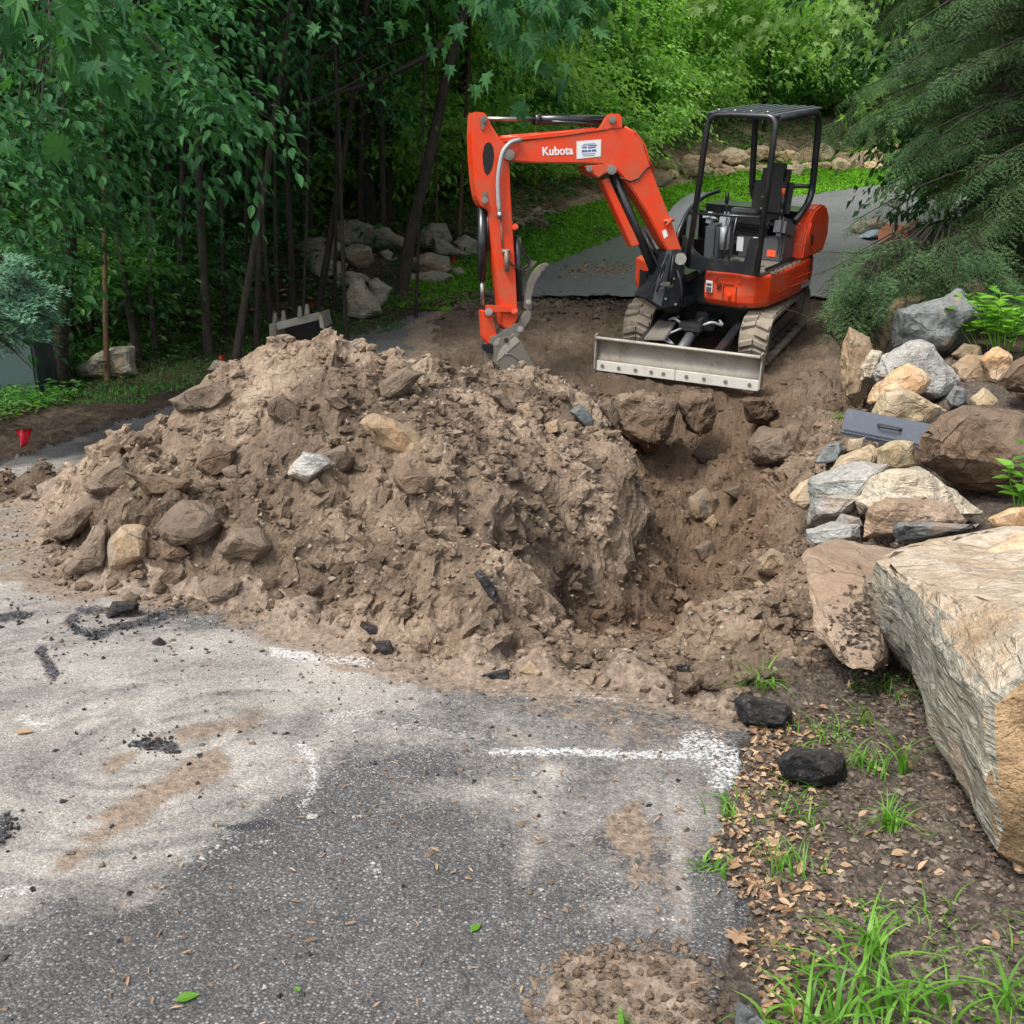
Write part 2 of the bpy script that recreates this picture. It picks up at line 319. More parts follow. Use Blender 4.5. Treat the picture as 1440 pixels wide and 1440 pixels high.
def m_asphalt(name, masks=True):
    n = NT(name); v = n.pos()
    vo = n.n('ShaderNodeTexVoronoi', i_Vector=v, i_Scale=145.0); sep = n.n('ShaderNodeSeparateColor', i_0=vo.outputs['Color']).outputs
    vo2 = n.n('ShaderNodeTexVoronoi', i_Vector=v, i_Scale=300.0); s2 = n.n('ShaderNodeSeparateColor', i_0=vo2.outputs['Color']).outputs
    stone = n.ramp(sep[0], [(0, (.05, .05, .052)), (.4, (.085, .084, .083)), (.72, (.14, .138, .132)), (.88, (.215, .207, .195)), (1, (.37, .355, .33))])
    stone = n.mix(n.ramp(vo.outputs['Distance'], [(.35, 0), (.6, 1)]), stone, n.ramp(s2[0], [(0, (.028, .028, .03)), (.7, (.07, .07, .07)), (1, (.2, .19, .18))]))
    big = n.noise(v, .7, 4, .6, .5); mid = n.noise(v, 5, 5, .65)
    c = n.mix(.15, stone, (.09, .088, .086)); c = n.mix(1, c, n.ramp(n.math('ADD', n.math('MULTIPLY', big, .5), n.math('MULTIPLY', mid, .5)), [(.35, .5), (.65, 1.15)]), 'MULTIPLY')
    crk = n.n('ShaderNodeTexVoronoi', feature='DISTANCE_TO_EDGE', i_Vector=n.n('ShaderNodeVectorMath', operation='MULTIPLY_ADD', i_0=n.n('ShaderNodeTexNoise', i_Vector=v, i_Scale=4.0, i_Detail=5.0).outputs[1], i_1=(.5, .5, .5), i_2=v).outputs[0], i_Scale=.9).outputs[0]
    c = n.mix(n.math('MULTIPLY', n.ramp(crk, [(0, .8), (.006, .5), (.012, 0)]), n.ramp(big, [(.5, 0), (.6, 1)])), c, (.02, .02, .02))
    hgt = n.math('ADD', n.math('MULTIPLY', n.math('SUBTRACT', 1, vo.outputs['Distance']), .8), n.math('MULTIPLY', s2[1], .35))
    if masks:
        at_ = n.n('ShaderNodeAttribute', attribute_name='mask'); ms = n.n('ShaderNodeSeparateColor', i_0=at_.outputs['Color']).outputs
        fn = n.noise(v, 38, 4, .75); fn2 = n.noise(v, 130, 3, .8)
        def soft(sock, k, lo, hi, noi):
            return n.ramp(n.math('ADD', sock, n.math('MULTIPLY', n.math('SUBTRACT', noi, .5), k)), [(lo, 0), (hi, 1)])
        film = n.mix(n.ramp(n.noise(v, 2.3, 4, .7), [(.38, 0), (.62, 1)]), (.205, .172, .132), (.40, .352, .288))
        dust = n.math('MULTIPLY', soft(ms[0], 1.5, .2, .8, n.math('ADD', n.math('MULTIPLY', fn, .6), n.math('MULTIPLY', n.noise(v, 9, 5, .7), .4))), n.ramp(fn2, [(.3, .35), (.62, .95)]))
        c = n.mix(dust, c, n.mix(.35, film, n.ramp(sep[1], [(0, .2), (1, .6)])))
        mud = n.math('MULTIPLY', soft(ms[1], 2.2, .42, .72, n.math('ADD', n.math('MULTIPLY', fn, .5), n.math('MULTIPLY', n.noise(v, 12, 5, .7), .5))), .9)
        c = n.mix(mud, c, n.mix(n.ramp(fn, [(.35, 0), (.65, 1)]), (.095, .068, .047), (.27, .205, .15)))
        pt = n.math('MULTIPLY', soft(ms[2], 1.6, .35, 1.15, n.math('ADD', n.math('MULTIPLY', fn2, .5), n.math('MULTIPLY', sep[2], .5))), n.ramp(fn, [(.35, .25), (.6, .85)]))
        c = n.mix(pt, c, (.74, .76, .76))
        tar = soft(at_.outputs['Alpha'], .9, .35, .6, fn)
        c = n.mix(tar, c, n.ramp(s2[2], [(0, (.012, .012, .014)), (.9, (.05, .05, .055)), (1, .3)]))
        hgt = n.math('ADD', hgt, n.math('MULTIPLY', n.math('MULTIPLY', mud, fn), 2.5))
    n.bsdf(c, n.ramp(mid, [(.3, .6), (.7, .9)]), normal=n.bump(hgt, .7, .004), spec=.35); return n.m
M['asphalt'] = m_asphalt('asphalt'); 
def m_road():
    n = NT('far_asphalt'); v = n.pos()
    a = n.noise(v, .5, 4, .6); b = n.noise(v, 30, 3, .7); w = n.n('ShaderNodeTexVoronoi', i_Vector=v, i_Scale=60.0).outputs['Color']
    c = n.mix(.6, n.ramp(n.math('ADD', n.math('MULTIPLY', a, .6), n.math('MULTIPLY', n.noise(v, 3, 5, .7), .4)), [(.35, (.13, .132, .138)), (.65, (.21, .213, .222))]), n.ramp(w, [(0, (.03, .03, .032)), (.8, (.13, .132, .135)), (1, (.42, .41, .39))]))
    n.bsdf(c, n.ramp(a, [(.35, .5), (.65, .7)]), normal=n.bump(b, .35, .006), spec=.5); return n.m
M['road'] = m_road()
def m_mulch():
    n = NT('mulch'); v = n.pos()
    a = n.noise(v, 1.6, 4, .6); b = n.noise(n.scale(v, 1, 1, .4), 45, 5, .75, 1.5); vo = n.n('ShaderNodeTexVoronoi', i_Vector=n.scale(v, 1, .55, 1), i_Scale=70.0)
    c = n.ramp(n.math('ADD', n.math('MULTIPLY', a, .4), n.math('MULTIPLY', b, .6)), [(.35, (.035, .027, .022)), (.5, (.09, .072, .058)), (.62, (.16, .13, .105)), (.8, (.28, .23, .185))])
    c = n.mix(.7, c, n.ramp(n.n('ShaderNodeSeparateColor', i_0=vo.outputs['Color']).outputs[0], [(0, .45), (1, 1.5)]), 'MULTIPLY'); 
    n.bsdf(c, .95, normal=n.bump(n.math('ADD', b, vo.outputs['Distance']), 1, .012), spec=.2); return n.m
M['mulch'] = m_mulch()
def m_forest():
    n = NT('forest_floor'); v = n.pos()
    a = n.noise(v, .8, 5, .65); b = n.noise(v, 16, 5, .75)
    c = n.ramp(n.math('ADD', n.math('MULTIPLY', a, .5), n.math('MULTIPLY', b, .5)), [(.36, (.014, .011, .008)), (.47, (.034, .025, .018)), (.56, (.068, .05, .034)), (.68, (.14, .108, .078))])
    n.bsdf(c, .95, normal=n.bump(b, 1, .04), spec=.15); return n.m
M['forest'] = m_forest()
def m_bankrock():
    n = NT('bank_soil'); v = n.pos(); a = n.noise(v, 1.6, 6, .7, .8); b = n.noise(v, 14, 4, .7)
    c = n.ramp(n.math('ADD', n.math('MULTIPLY', a, .6), n.math('MULTIPLY', b, .4)), [(.38, (.05, .035, .02)), (.5, (.17, .12, .075)), (.6, (.33, .25, .17))])
    n.bsdf(c, .95, normal=n.bump(a, 1, .1), spec=.15); return n.m
M['bank'] = m_bankrock()
def m_leaf(name, c1, c2, c3, tr=.45, rough=.5, spec=.35):
    n = NT(name); g = n.n('ShaderNodeNewGeometry'); v = n.pos(); rnd = g.outputs['Random Per Island']
    f = n.math('ADD', n.math('MULTIPLY', rnd, .6), n.math('MULTIPLY', n.noise(v, .45, 3, .6), .55))
    c = n.ramp(f, [(.25, c1), (.55, c2), (.9, c3)])
    b = n.bsdf(c, rough, spec=spec)
    t = n.n('ShaderNodeBsdfTranslucent', i_Color=n.mix(1, c, (1.5, 1.6, .7), 'MULTIPLY'))
    mx = n.n('ShaderNodeMixShader', i_0=tr); n.t.links.new(b.outputs[0], mx.inputs[1]); n.t.links.new(t.outputs[0], mx.inputs[2])
    n.t.links.new(mx.outputs[0], n.out.inputs[0]); return n.m
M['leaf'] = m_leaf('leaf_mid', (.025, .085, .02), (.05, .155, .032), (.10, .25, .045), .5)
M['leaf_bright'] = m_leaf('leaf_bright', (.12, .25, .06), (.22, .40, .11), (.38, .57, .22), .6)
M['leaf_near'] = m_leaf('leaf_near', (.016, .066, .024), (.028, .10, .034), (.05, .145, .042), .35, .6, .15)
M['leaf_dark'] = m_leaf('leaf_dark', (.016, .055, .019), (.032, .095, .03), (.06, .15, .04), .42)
M['hemlock'] = m_leaf('hemlock', (.02, .05, .02), (.045, .098, .038), (.13, .20, .085), .28, .75, .15)
M['juniper'] = m_leaf('juniper', (.03, .09, .055), (.06, .15, .09), (.12, .24, .14), .15)
M['grass'] = m_leaf('grass', (.07, .18, .018), (.14, .33, .03), (.24, .5, .05), .5)
M['weed'] = m_leaf('weed', (.06, .16, .018), (.11, .27, .03), (.2, .4, .06), .45, .45)
M['litter'] = m_leaf('litter', (.1, .055, .03), (.26, .16, .09), (.45, .32, .2), .1, .7)
M['chips'] = m_leaf('chips', (.03, .023, .018), (.08, .063, .05), (.19, .155, .125), 0, .9, .2)
def m_bark(name, c1, c2):
    n = NT(name); v = n.obj(); a = n.noise(n.scale(v, 1, 1, .15), 30, 5, .7, .5); b = n.noise(v, 3, 3)
    c = n.ramp(n.math('ADD', n.math('MULTIPLY', a, .65), n.math('MULTIPLY', b, .35)), [(.35, c1), (.62, c2)])
    n.bsdf(c, .9, normal=n.bump(a, .9, .02), spec=.2); return n.m
M['bark'] = m_bark('bark', (.016, .014, .011), (.062, .054, .042))
M['bark_dark'] = m_bark('bark_dark', (.012, .011, .009), (.045, .038, .03))
M['bark_tan'] = m_bark('bark_tan', (.06, .038, .02), (.16, .105, .06))
def m_paint(name, c, rough=.3, metal=0, dirt=.25, dc=(.2, .15, .1), coat=.3, dscale=4, dlo=.52):
    n = NT(name); v = n.obj(); a = n.noise(v, dscale, 6, .7, .3); b = n.noise(v, dscale * 12, 4, .7)
    f = n.math('MULTIPLY', n.ramp(n.math('ADD', n.math('MULTIPLY', a, .7), n.math('MULTIPLY', b, .3)), [(dlo, 0), (dlo + .16, 1)]), dirt)
    cc = n.mix(f, n.mix(.12, c, n.ramp(b, [(.3, .3), (.7, 1)]), 'MULTIPLY'), dc)
    rr = n.math('ADD', rough, n.math('MULTIPLY', f, .5))
    n.bsdf(cc, rr, metal, coat=coat, normal=n.bump(b, .06, .004)); return n.m
M['orange'] = m_paint('orange_paint', (.74, .055, .010), .36, 0, .55, (.27, .13, .07), .2, 5, .46)
M['black'] = m_paint('black_paint', (.014, .016, .02), .33, 0, .3, (.1, .085, .065))
M['plastic'] = m_paint('grey_plastic', (.075, .08, .09), .45, 0, .2, coat=0)
M['lightgrey'] = m_paint('light_grey_cover', (.3, .33, .35), .35, 0, .25, coat=.2)
M['seat'] = m_paint('black_vinyl', (.012, .012, .013), .55, 0, .15, coat=0)
M['chrome'] = m_paint('steel', (.34, .33, .31), .35, .9, .5, coat=0)
M['worn'] = m_paint('worn_steel', (.2, .185, .155), .55, .25, .6, (.085, .07, .05), 0, 3, .5)
M['blade'] = m_paint('blade_steel', (.36, .34, .29), .6, .1, .75, (.17, .145, .11), 0, 2.2, .5)
M['edge'] = m_paint('cutting_edge', (.6, .59, .54), .55, .1, .5, (.3, .26, .2), 0, 5)
M['rubber'] = m_paint('track_rubber', (.08, .07, .058), .8, 0, .95, (.25, .215, .165), 0, 5, .36)
M['white'] = m_paint('white_decal', (.75, .77, .78), .5, 0, .05, coat=0)
M['blue'] = m_paint('blue_print', (.05, .12, .3), .6, 0, 0, coat=0)
M['red'] = m_paint('red_plastic', (.7, .03, .03), .5, 0, 0, coat=0)
M['ribbon'] = m_paint('orange_ribbon', (.85, .12, .04), .5, 0, 0, coat=0)
M['toolbox'] = m_paint('toolbox_paint', (.085, .1, .13), .42, .2, .35, (.2, .2, .19), .2, 6)
M['utility'] = m_paint('green_box', (.035, .062, .06), .5, 0, .3, (.06, .06, .05), 0)
M['terracotta'] = m_paint('terracotta', (.33, .13, .08), .8, 0, .3, coat=0)
M['tarp'] = m_paint('blue_grey_tarp', (.22, .27, .33), .5, 0, .2, coat=0)
M['gap_black'] = m_paint('seam_and_hole_shade', (.01, .01, .01), .8, 0, 0, coat=0)  # flat black for seams and slots; also paints the shade inside holes
# ------------------------------------------------------------ terrain meshes
def grid_faces(nx, ny):
    i = np.arange(nx - 1); j = np.arange(ny - 1); I, J = np.meshgrid(i, j)
    a = (J * nx + I).ravel(); return np.c_[a, a + 1, a + 1 + nx, a + nx]
def sub_mesh(name, V, F, keep, mat, attr=None, smooth=True):
    F = F[keep]; u, inv = np.unique(F, return_inverse=True)
    me = mesh_np(name, V[u], inv.reshape(F.shape), mat, smooth)
    if attr is not None:
        ca = me.color_attributes.new('mask', 'FLOAT_COLOR', 'POINT'); ca.data.foreach_set('color', np.ascontiguousarray(attr[u], np.float32).ravel())
    return me
X0, X1, Y0, Y1 = -4.6, 3.6, 1.35, 15.4
xs = np.arange(X0, X1 + .001, .0165); ys = [Y0]
while ys[-1] < Y1: ys.append(ys[-1] + min(.05, .0048 * ys[-1]))
ys = np.array(ys); X, Y = np.meshgrid(xs, ys); X = X.ravel(); Y = Y.ravel()
Z, DD, BB = hpile(X, Y)
# right strip of planting soil between the pavement and the stones
drive_r = [(1045 - 5, 2200), (1030, 1440), (1020, 1360), (1045, 1290), (1000, 1200), (1010, 1140), (1040, 1080), (1050, 1010), (1030, 960)]
RE = [tuple(ground0(*p)[:2]) for p in drive_r][::1]
def right_edge(y):
    P = sorted(RE, key=lambda q: q[1]); return np.interp(y, [q[1] for q in P], [q[0] for q in P])
PX, PY = topix(X, Y, BB)
edge_x = right_edge(Y) + (fbm(X, Y, 5, 4, 90) - .5) * .12
is_soil = (X > edge_x)
dl, sl = pdist(X, Y, ROADL)
is_left = sl + (fbm(X, Y, 4, 4, 91) - .5) * .25 > 0
isdirt = (DD + (fbm(X, Y, 3.5, 5, 131) - .5) * .30 < -.11)
# fine relief
Z = Z + np.where(~isdirt & is_soil, (fbm(X, Y, 20, 3, 93) - .5) * .035 + bumps(X, Y, .03, 95, .6) * .35 - .01, 0)
Z = Z + np.where(~isdirt & is_left, (fbm(X, Y, 12, 3, 93) - .5) * .07 + .02, 0)
Z = Z + np.where(~isdirt & ~is_soil & ~is_left, (fbm(X, Y, 3, 3, 94) - .5) * .012, 0)
# dirt thinly spread on the pavement beside the camera (lower right) has relief too
PT = [(750,1440),(745,1380),(790,1345),(860,1330),(960,1330),(1010,1370),(1025,1500),(740,1500)]
dpt = sdf(PX, PY, PT) + (fbm(X, Y, 7, 4, 96) - .5) * 90
mpt = sstep(-dpt, -10, 45)
Z = Z + mpt * (.012 + bumps(X, Y, .05, 97, .6) * .5 + bumps(X, Y, .028, 98, .7) * .5)
# masks: dust, mud, paint, tar
def soft(poly, w=25, k=60, fs=4, s=0): return sstep(-(sdf(PX, PY, poly) + (fbm(X, Y, fs, 4, 110 + s) - .5) * k), -w, w)
pale = soft([(-900,660),(120,640),(70,760),(95,825),(340,870),(500,910),(640,975),(600,1010),(480,1040),(400,1110),(330,1190),(190,1260),(-100,1320),(-1200,1500)], 30, 110, 2.5, 1)
cx_, cy_ = ground0(200, 1010)[:2]
rad = np.hypot(X - cx_ - .1 + .5 * (fbm(X, Y, .9, 3, 8) - .5), (Y - cy_) * 1.05 + .5 * (fbm(X, Y, .9, 3, 9) - .5)); ang = np.arctan2(Y - cy_, X - cx_)
swirl = fbm(rad * 22 + fbm(X, Y, 2, 2, 7) * 3, ang * 1.4 + 9, 1, 4, 111)
streak = fbm((X * .8 + Y * .6) * 3, (Y * .8 - X * .6) * 22, 1, 3, 112)
nearr = sstep(rad, 1.5, .7)
dustv = pale * (.30 + .85 * np.where(nearr > 0, swirl * nearr + streak * (1 - nearr), streak))
dustv += .22 * soft([(560,1130),(700,1060),(1040,1000),(1030,1300),(940,1330),(800,1200),(620,1180)], 60, 160, 3, 4) * fbm(X, Y, 6, 4, 113)
for a, b, w in [((735,1230),(780,1080),14), ((780,1080),(700,1010),8), ((850,1060),(885,1020),9), ((960,1320),(950,1110),16), ((560,1110),(740,1120),12)]:
    d_, _ = pdist(PX, PY, [a, b]); dustv += .42 * sstep(-(d_ + (fbm(X, Y, 9, 4, 115) - .5) * 26), -w * 1.8, -w * .2) * fbm(X, Y, 10, 3, 116) * 1.1
mud = 0
for p, s in [([(60,1230),(110,1160),(200,1100),(260,1060),(330,1010),(370,1010),(300,1090),(200,1170),(90,1240)], 11),
             ([(230,1020),(370,1000),(360,1030),(250,1050)], 12), ([(600,975),(760,990),(900,1000),(1030,1020),(1000,1040),(800,1010),(640,995)], 13), ([(120,1085),(190,1040),(240,1030),(150,1110)],14),
             ([(-200,715),(60,700),(70,770),(100,825),(-200,820)], 15), ([(850,1150),(900,1120),(930,1230),(880,1260)], 16)]:
    mud = np.maximum(mud, soft(p, 16, 50, 5, s) * .85)
mud = np.maximum(mud, sstep(-(DD + (fbm(X, Y, 5, 4, 33) - .5) * .35), -.28, .02) * .95)
mud = np.maximum(mud, mpt); mud = mud * (.3 + 1.3 * fbm(X, Y, 6, 5, 35)) * np.where(DD < .05, 1.3, 1)
mud = np.maximum(mud, .55 * soft([(900,930),(1030,980),(1030,1060),(860,1040),(700,1000)], 25, 60, 5, 18))
paint = 0
for line, w, k in [([(690,1056),(800,1057),(900,1062),(1005,1062)],5.5,1), ([(975,1047),(1040,1075),(1015,1092)],20,1), ([(1000,1055),(1035,1075)],22,1), ([(422,1048),(440,1070),(440,1105),(425,1135)],6,.9),
                   ([(385,915),(430,924),(520,933)],6.5,.95), ([(520,1012),(620,1028),(700,1035)],4,.55), ([(520,1210),(532,1232)],5,.8), ([(460,1045),(472,1100)],3.5,.45), ([(280,1205),(330,1170)],8,.5), ([(0,1255),(50,1250)],7,.6),
                   ([(380,1180),(250,1215)],4,.4), ([(465,1010),(515,1000)],9,.5), ([(800,975),(870,985)],4,.5), ([(930,1290),(990,1298)],4,.5), ([(30,1010),(60,1020)],8,.6)]:
    d_, _ = pdist(PX, PY, line); paint = np.maximum(paint, k * sstep(-d_, -w * 1.7, -w * .4))
tar = 0
for line, w in [([(95,875),(130,895),(165,880),(230,868),(280,850)],7), ([(95,875),(110,862),(150,856)],5), ([(185,1045),(245,1052)],8), ([(0,870),(40,866)],6), ([(300,1162),(330,1166),(385,1158)],6), ([(1045,1230),(1030,1440)],12),([(1050,1050),(1035,1180)],12), ([(60,920),(75,945)],12), ([(0,1180),(10,1150)],14)]:
    d_, _ = pdist(PX, PY, line); tar = np.maximum(tar, sstep(-(d_ + (fbm(X, Y, 14, 3, 120) - .5) * 14), -w * 1.6, -w * .3))
mud = np.maximum(mud, .5 * soft([(560,960),(1035,985),(1035,1180),(960,1300),(800,1180),(650,1090)], 60, 170, 3, 60) * sstep(fbm(X, Y, 4, 5, 161), .42, .7)); dustv += .42 * soft([(380,880),(1040,960),(1050,1320),(900,1350),(620,1210),(400,1110)], 70, 160, 3, 40) * sstep(fbm(X, Y, 2.6, 5, 141), .3, .72); paint = paint * .66; tar = tar * .7; dustv = dustv * (.55 + .8 * fbm(X, Y, 1.6, 5, 77))
attr = np.c_[np.clip(dustv, 0, 1.2), np.clip(mud, 0, 1), paint * np.ones_like(X), tar * np.ones_like(X)]
gy_, gx_ = np.gradient(Z.reshape(len(ys), len(xs)), ys, xs); steep = sstep(np.hypot(gx_, gy_).ravel(), .7, 2.2) * (DD < 0)
XX = X + steep * ((fbm(Y, Z, 7, 5, 401) - .5) * .20 + (fbm(Y * 1.3, Z * 1.3, 30, 2, 402) - .5) * .05); YY = Y + steep * ((fbm(X, Z, 8, 5, 403) - .5) * .16)
V = np.c_[XX, YY, Z]; F = grid_faces(len(xs), len(ys))
fd = isdirt[F].mean(1) > .5; fs = (~fd) & (is_soil[F].mean(1) > .5); fl = (~fd) & (~fs) & (is_left[F].mean(1) > .5); fa = ~(fd | fs | fl)
yc = Y[F].mean(1); xc = X[F].mean(1)
# the pile is a thing; the trench and the torn-up road bed are the setting
crestx = np.interp(yc, [2.8, 3.9, 4.5, 5.5, 6.5, 8.3, 8.8], [.45, .62, .80, .88, .80, .55, -1.6])
pile = fd & (xc < crestx) & (yc < 8.7)
obj('driveway', sub_mesh('driveway', V, F, fa, M['asphalt'], attr), kind='structure')
obj('planting_soil', sub_mesh('planting_soil', V, F, fs, M['mulch']), kind='structure')
obj('verge_soil', sub_mesh('verge_soil', V, F, fl, M['forest']), kind='structure')
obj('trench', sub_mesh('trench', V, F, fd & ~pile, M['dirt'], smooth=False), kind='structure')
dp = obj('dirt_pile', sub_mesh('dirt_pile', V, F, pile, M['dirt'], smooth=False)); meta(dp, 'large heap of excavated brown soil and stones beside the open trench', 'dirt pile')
HX, HY, HZ = xs, ys, Z.reshape(len(ys), len(xs))
HZ2 = HZ
def hz(x, y):
    if not (X0 < x < X1 and Y0 < y < Y1 - .1): return gz(x, y)
    i = min(int((x - X0) / .0165), len(xs) - 2); j = min(int(np.searchsorted(ys, y)) - 1, len(ys) - 2); return float(HZ[j, i])
hzv = np.vectorize(hz)
def hit(px, py):
    r = ray(px, py); ts = np.linspace(1.4, 60, 5860)
    x = r[0] * ts; y = r[1] * ts; z = CZ + r[2] * ts
    i = np.clip(((x - X0) / .0165).astype(int), 0, len(xs) - 1); j = np.clip(np.searchsorted(ys, y) - 1, 0, len(ys) - 1)
    ins = (x > X0) & (x < X1) & (y > Y0) & (y < Y1 - .1)
    h = np.where(ins, HZ[j, i], base(x, y)); w = z < h
    k = int(np.argmax(w)) if w.any() else len(ts) - 1
    return np.array([x[k], y[k], h[k]])
# surrounding ground at coarser steps with the detailed patch left open
def patch(x0, x1, y0, y1, step, mat_name, holes, name, dz=0.0):
    a = np.arange(x0, x1 + 1e-6, step); b = np.arange(y0, y1 + 1e-6, step); A, B = np.meshgrid(a, b); A = A.ravel(); B = B.ravel()
    z = base(A, B) + (fbm(A, B, 2.5, 4, 200) - .5) * .12 + dz
    dd, ss = pdist(A, B, ROADL); xr = np.interp(B, *WALLX)
    onroad = (ss < .05) & (A < xr + .3)
    z = np.where(onroad, base(A, B) - .03, z)
    for (hx0, hx1, hy0, hy1) in holes: z = np.where((A > hx0 + .02) & (A < hx1 - .02) & (B > hy0) & (B < hy1 - .1), z - .25 - 3 * ((A > hx0+.3) & (A < hx1-.3) & (B > hy0+.3) & (B < hy1-.5)), z)
    f = grid_faces(len(a), len(b)); return np.c_[A, B, z], f
V2, F2 = patch(-18, 20, .2, 46, .16, None, [(X0, X1, Y0, Y1)], 'g')
c2 = V2[F2].mean(1); d2, s2 = pdist(c2[:, 0], c2[:, 1], ROADL)
isbank = (s2 > 1.7) & (s2 < 7) & (c2[:, 1] > 20)
near_a = (c2[:, 1] < 6) & (c2[:, 0] < right_edge(c2[:, 1])) & (s2 < 0)
insidehole = (c2[:, 0] > X0 + .35) & (c2[:, 0] < X1 - .35) & (c2[:, 1] > Y0 + .35) & (c2[:, 1] < Y1 - .6)
obj('forest_floor', sub_mesh('forest_floor', V2, F2, ~isbank & ~near_a & ~insidehole, M['forest']), kind='structure')
obj('bank', sub_mesh('bank', V2, F2, isbank, M['bank']), kind='structure')
obj('driveway', sub_mesh('driveway', V2, F2, near_a & ~insidehole, M['asphalt'], np.tile([[.5, .1, 0, 0]], (len(V2), 1))), kind='structure')
V3, F3 = patch(-120, 120, -30, 150, 1.5, None, [(-18, 20, .2, 46)], 'g', -.1)
c3_ = V3[F3].mean(1); ih = (c3_[:, 0] > -16) & (c3_[:, 0] < 18) & (c3_[:, 1] > 2.2) & (c3_[:, 1] < 44)
obj('terrain', sub_mesh('terrain', V3, F3, ~ih, M['forest']), kind='structure')
# far road ribbon
rows = []
LP = np.array(ROADL); 
tt = np.linspace(0, 1, 90)
Lp = [(x, y) for x, y in ROADL if y > 9]
def resample(P, n):
    P = np.array(P); s = np.r_[0, np.cumsum(np.hypot(*np.diff(P, axis=0).T))]; q = np.linspace(0, s[-1], n); return np.c_[np.interp(q, s, P[:, 0]), np.interp(q, s, P[:, 1])]
cut = ground0(640, 432)[1] - .3
Lr = resample([p for p in ROADL], 400); Lr = Lr[Lr[:, 1] > cut]
kk = 45; Lpad = np.vstack([Lr[0] + (Lr[0] - Lr[k]) for k in range(kk, 0, -1)] + [Lr] + [Lr[-1] + (Lr[-1] - Lr[-1 - k]) for k in range(1, kk + 1)]) if False else np.vstack([[Lr[0] + (Lr[0] - Lr[k]) for k in range(kk, 0, -1)], Lr, [2 * Lr[-1] - Lr[-1 - k] for k in range(1, kk + 1)]]); ker = np.ones(2 * kk + 1) / (2 * kk + 1); Lr = np.c_[np.convolve(Lpad[:, 0], ker, 'valid'), np.convolve(Lpad[:, 1], ker, 'valid')]
tn = np.gradient(Lr, axis=0); tn /= np.linalg.norm(tn, axis=1)[:, None]; nr = np.c_[tn[:, 1], -tn[:, 0]]
NW = 30; RVv = []
for k in range(len(Lr)):
    wd = 4.6
    for j in range(NW):
        p = Lr[k] + nr[k] * wd * j / (NW - 1); w_ = .10 * (vnoise(np.array([p[0] * 3]), np.array([p[1] * 3]), 3)[0] - .5) * (j in (0, NW - 1))
        crown = .05 * math.sin(math.pi * j / (NW - 1))
        yy = max(p[1], cut + .5 + -.1 + .55 * vnoise(np.array([p[0] * 1.8]), np.array([1.]), 5)[0] + .28 * vnoise(np.array([p[0] * 9]), np.array([1.]), 6)[0]) if k < 40 else p[1]
        RVv.append((p[0] + w_, yy, prof(yy) + .012 + crown))
obj('road', mesh_np('road', RVv, grid_faces(NW, len(Lr)), M['road'], True), kind='structure')
# cut end of the asphalt: a thin dark broken edge
def ev(x): return cut + .5 + .25 * vnoise(np.array([x * 2.5]), np.array([1.]), 5)[0]
ex = np.linspace(Lr[0][0] - .1, Lr[0][0] + 5.2, 60)
# ------------------------------------------------------------ rocks
def finish(name, bm, mat, loc, smooth=False):
    me = bpy.data.meshes.new(name); 
    for v in bm.verts: v.co -= Vector(loc)
    bm.normal_update(); bm.to_mesh(me); bm.free(); me.materials.append(mat)
    if smooth: me.polygons.foreach_set('use_smooth', np.full(len(me.polygons), True))
    o = link(bpy.data.objects.new(name, me)); o.location = loc; return o
def hull_rock(name, pts, mat, label, cat='rock', group=None, target=.03, rough=.35, seed=0, parent=None):
    bm = bmesh.new()
    for p in pts: bm.verts.new(p)
    r = bmesh.ops.convex_hull(bm, input=bm.verts[:])
    for v in [v for v in bm.verts if not v.link_faces]: bm.verts.remove(v)
    bmesh.ops.dissolve_limit(bm, angle_limit=R(7), verts=bm.verts[:], edges=bm.edges[:])
    cs = np.array([v.co[:] for v in bm.verts]); size = float(np.linalg.norm(cs.max(0) - cs.min(0)))
    bmesh.ops.bevel(bm, geom=bm.edges[:], offset=size * .022, segments=1, affect='EDGES', clamp_overlap=True)
    bmesh.ops.triangulate(bm, faces=bm.faces[:])
    t = max(target, size * .022)
    for it in range(7):
        long = [e for e in bm.edges if e.calc_length() > t * 1.6]
        if not long or len(bm.verts) > 9000: break
        bmesh.ops.subdivide_edges(bm, edges=long, cuts=1); bmesh.ops.triangulate(bm, faces=bm.faces[:])
    bm.normal_update()
    off = Vector((seed * 3.1, seed * 7.7, seed * 1.3)); q = size
    for v in bm.verts:
        p = v.co / q
        a = mnoise.fractal(p * 2.6 + off, 1.0, 2.0, 2) * .075
        c = mnoise.noise(p * 5.5 + off); ridge = -abs(c) * .05
        st = mnoise.noise(Vector((p.x * 4, p.y * 4, p.z * 4)) + off * 2); step = (math.floor(st * 3) / 3 - st) * .035
        f = mnoise.fractal(p * 16 + off, .9, 2.1, 3) * .02
        v['d'] if False else None
        v.co = v.co + v.normal * q * rough * (a + ridge + step + f) * 1.6
    c = cs.mean(0); o = finish(name, bm, M[mat], tuple(c)); 
    if parent is None: meta(o, label, cat, group)
    return o
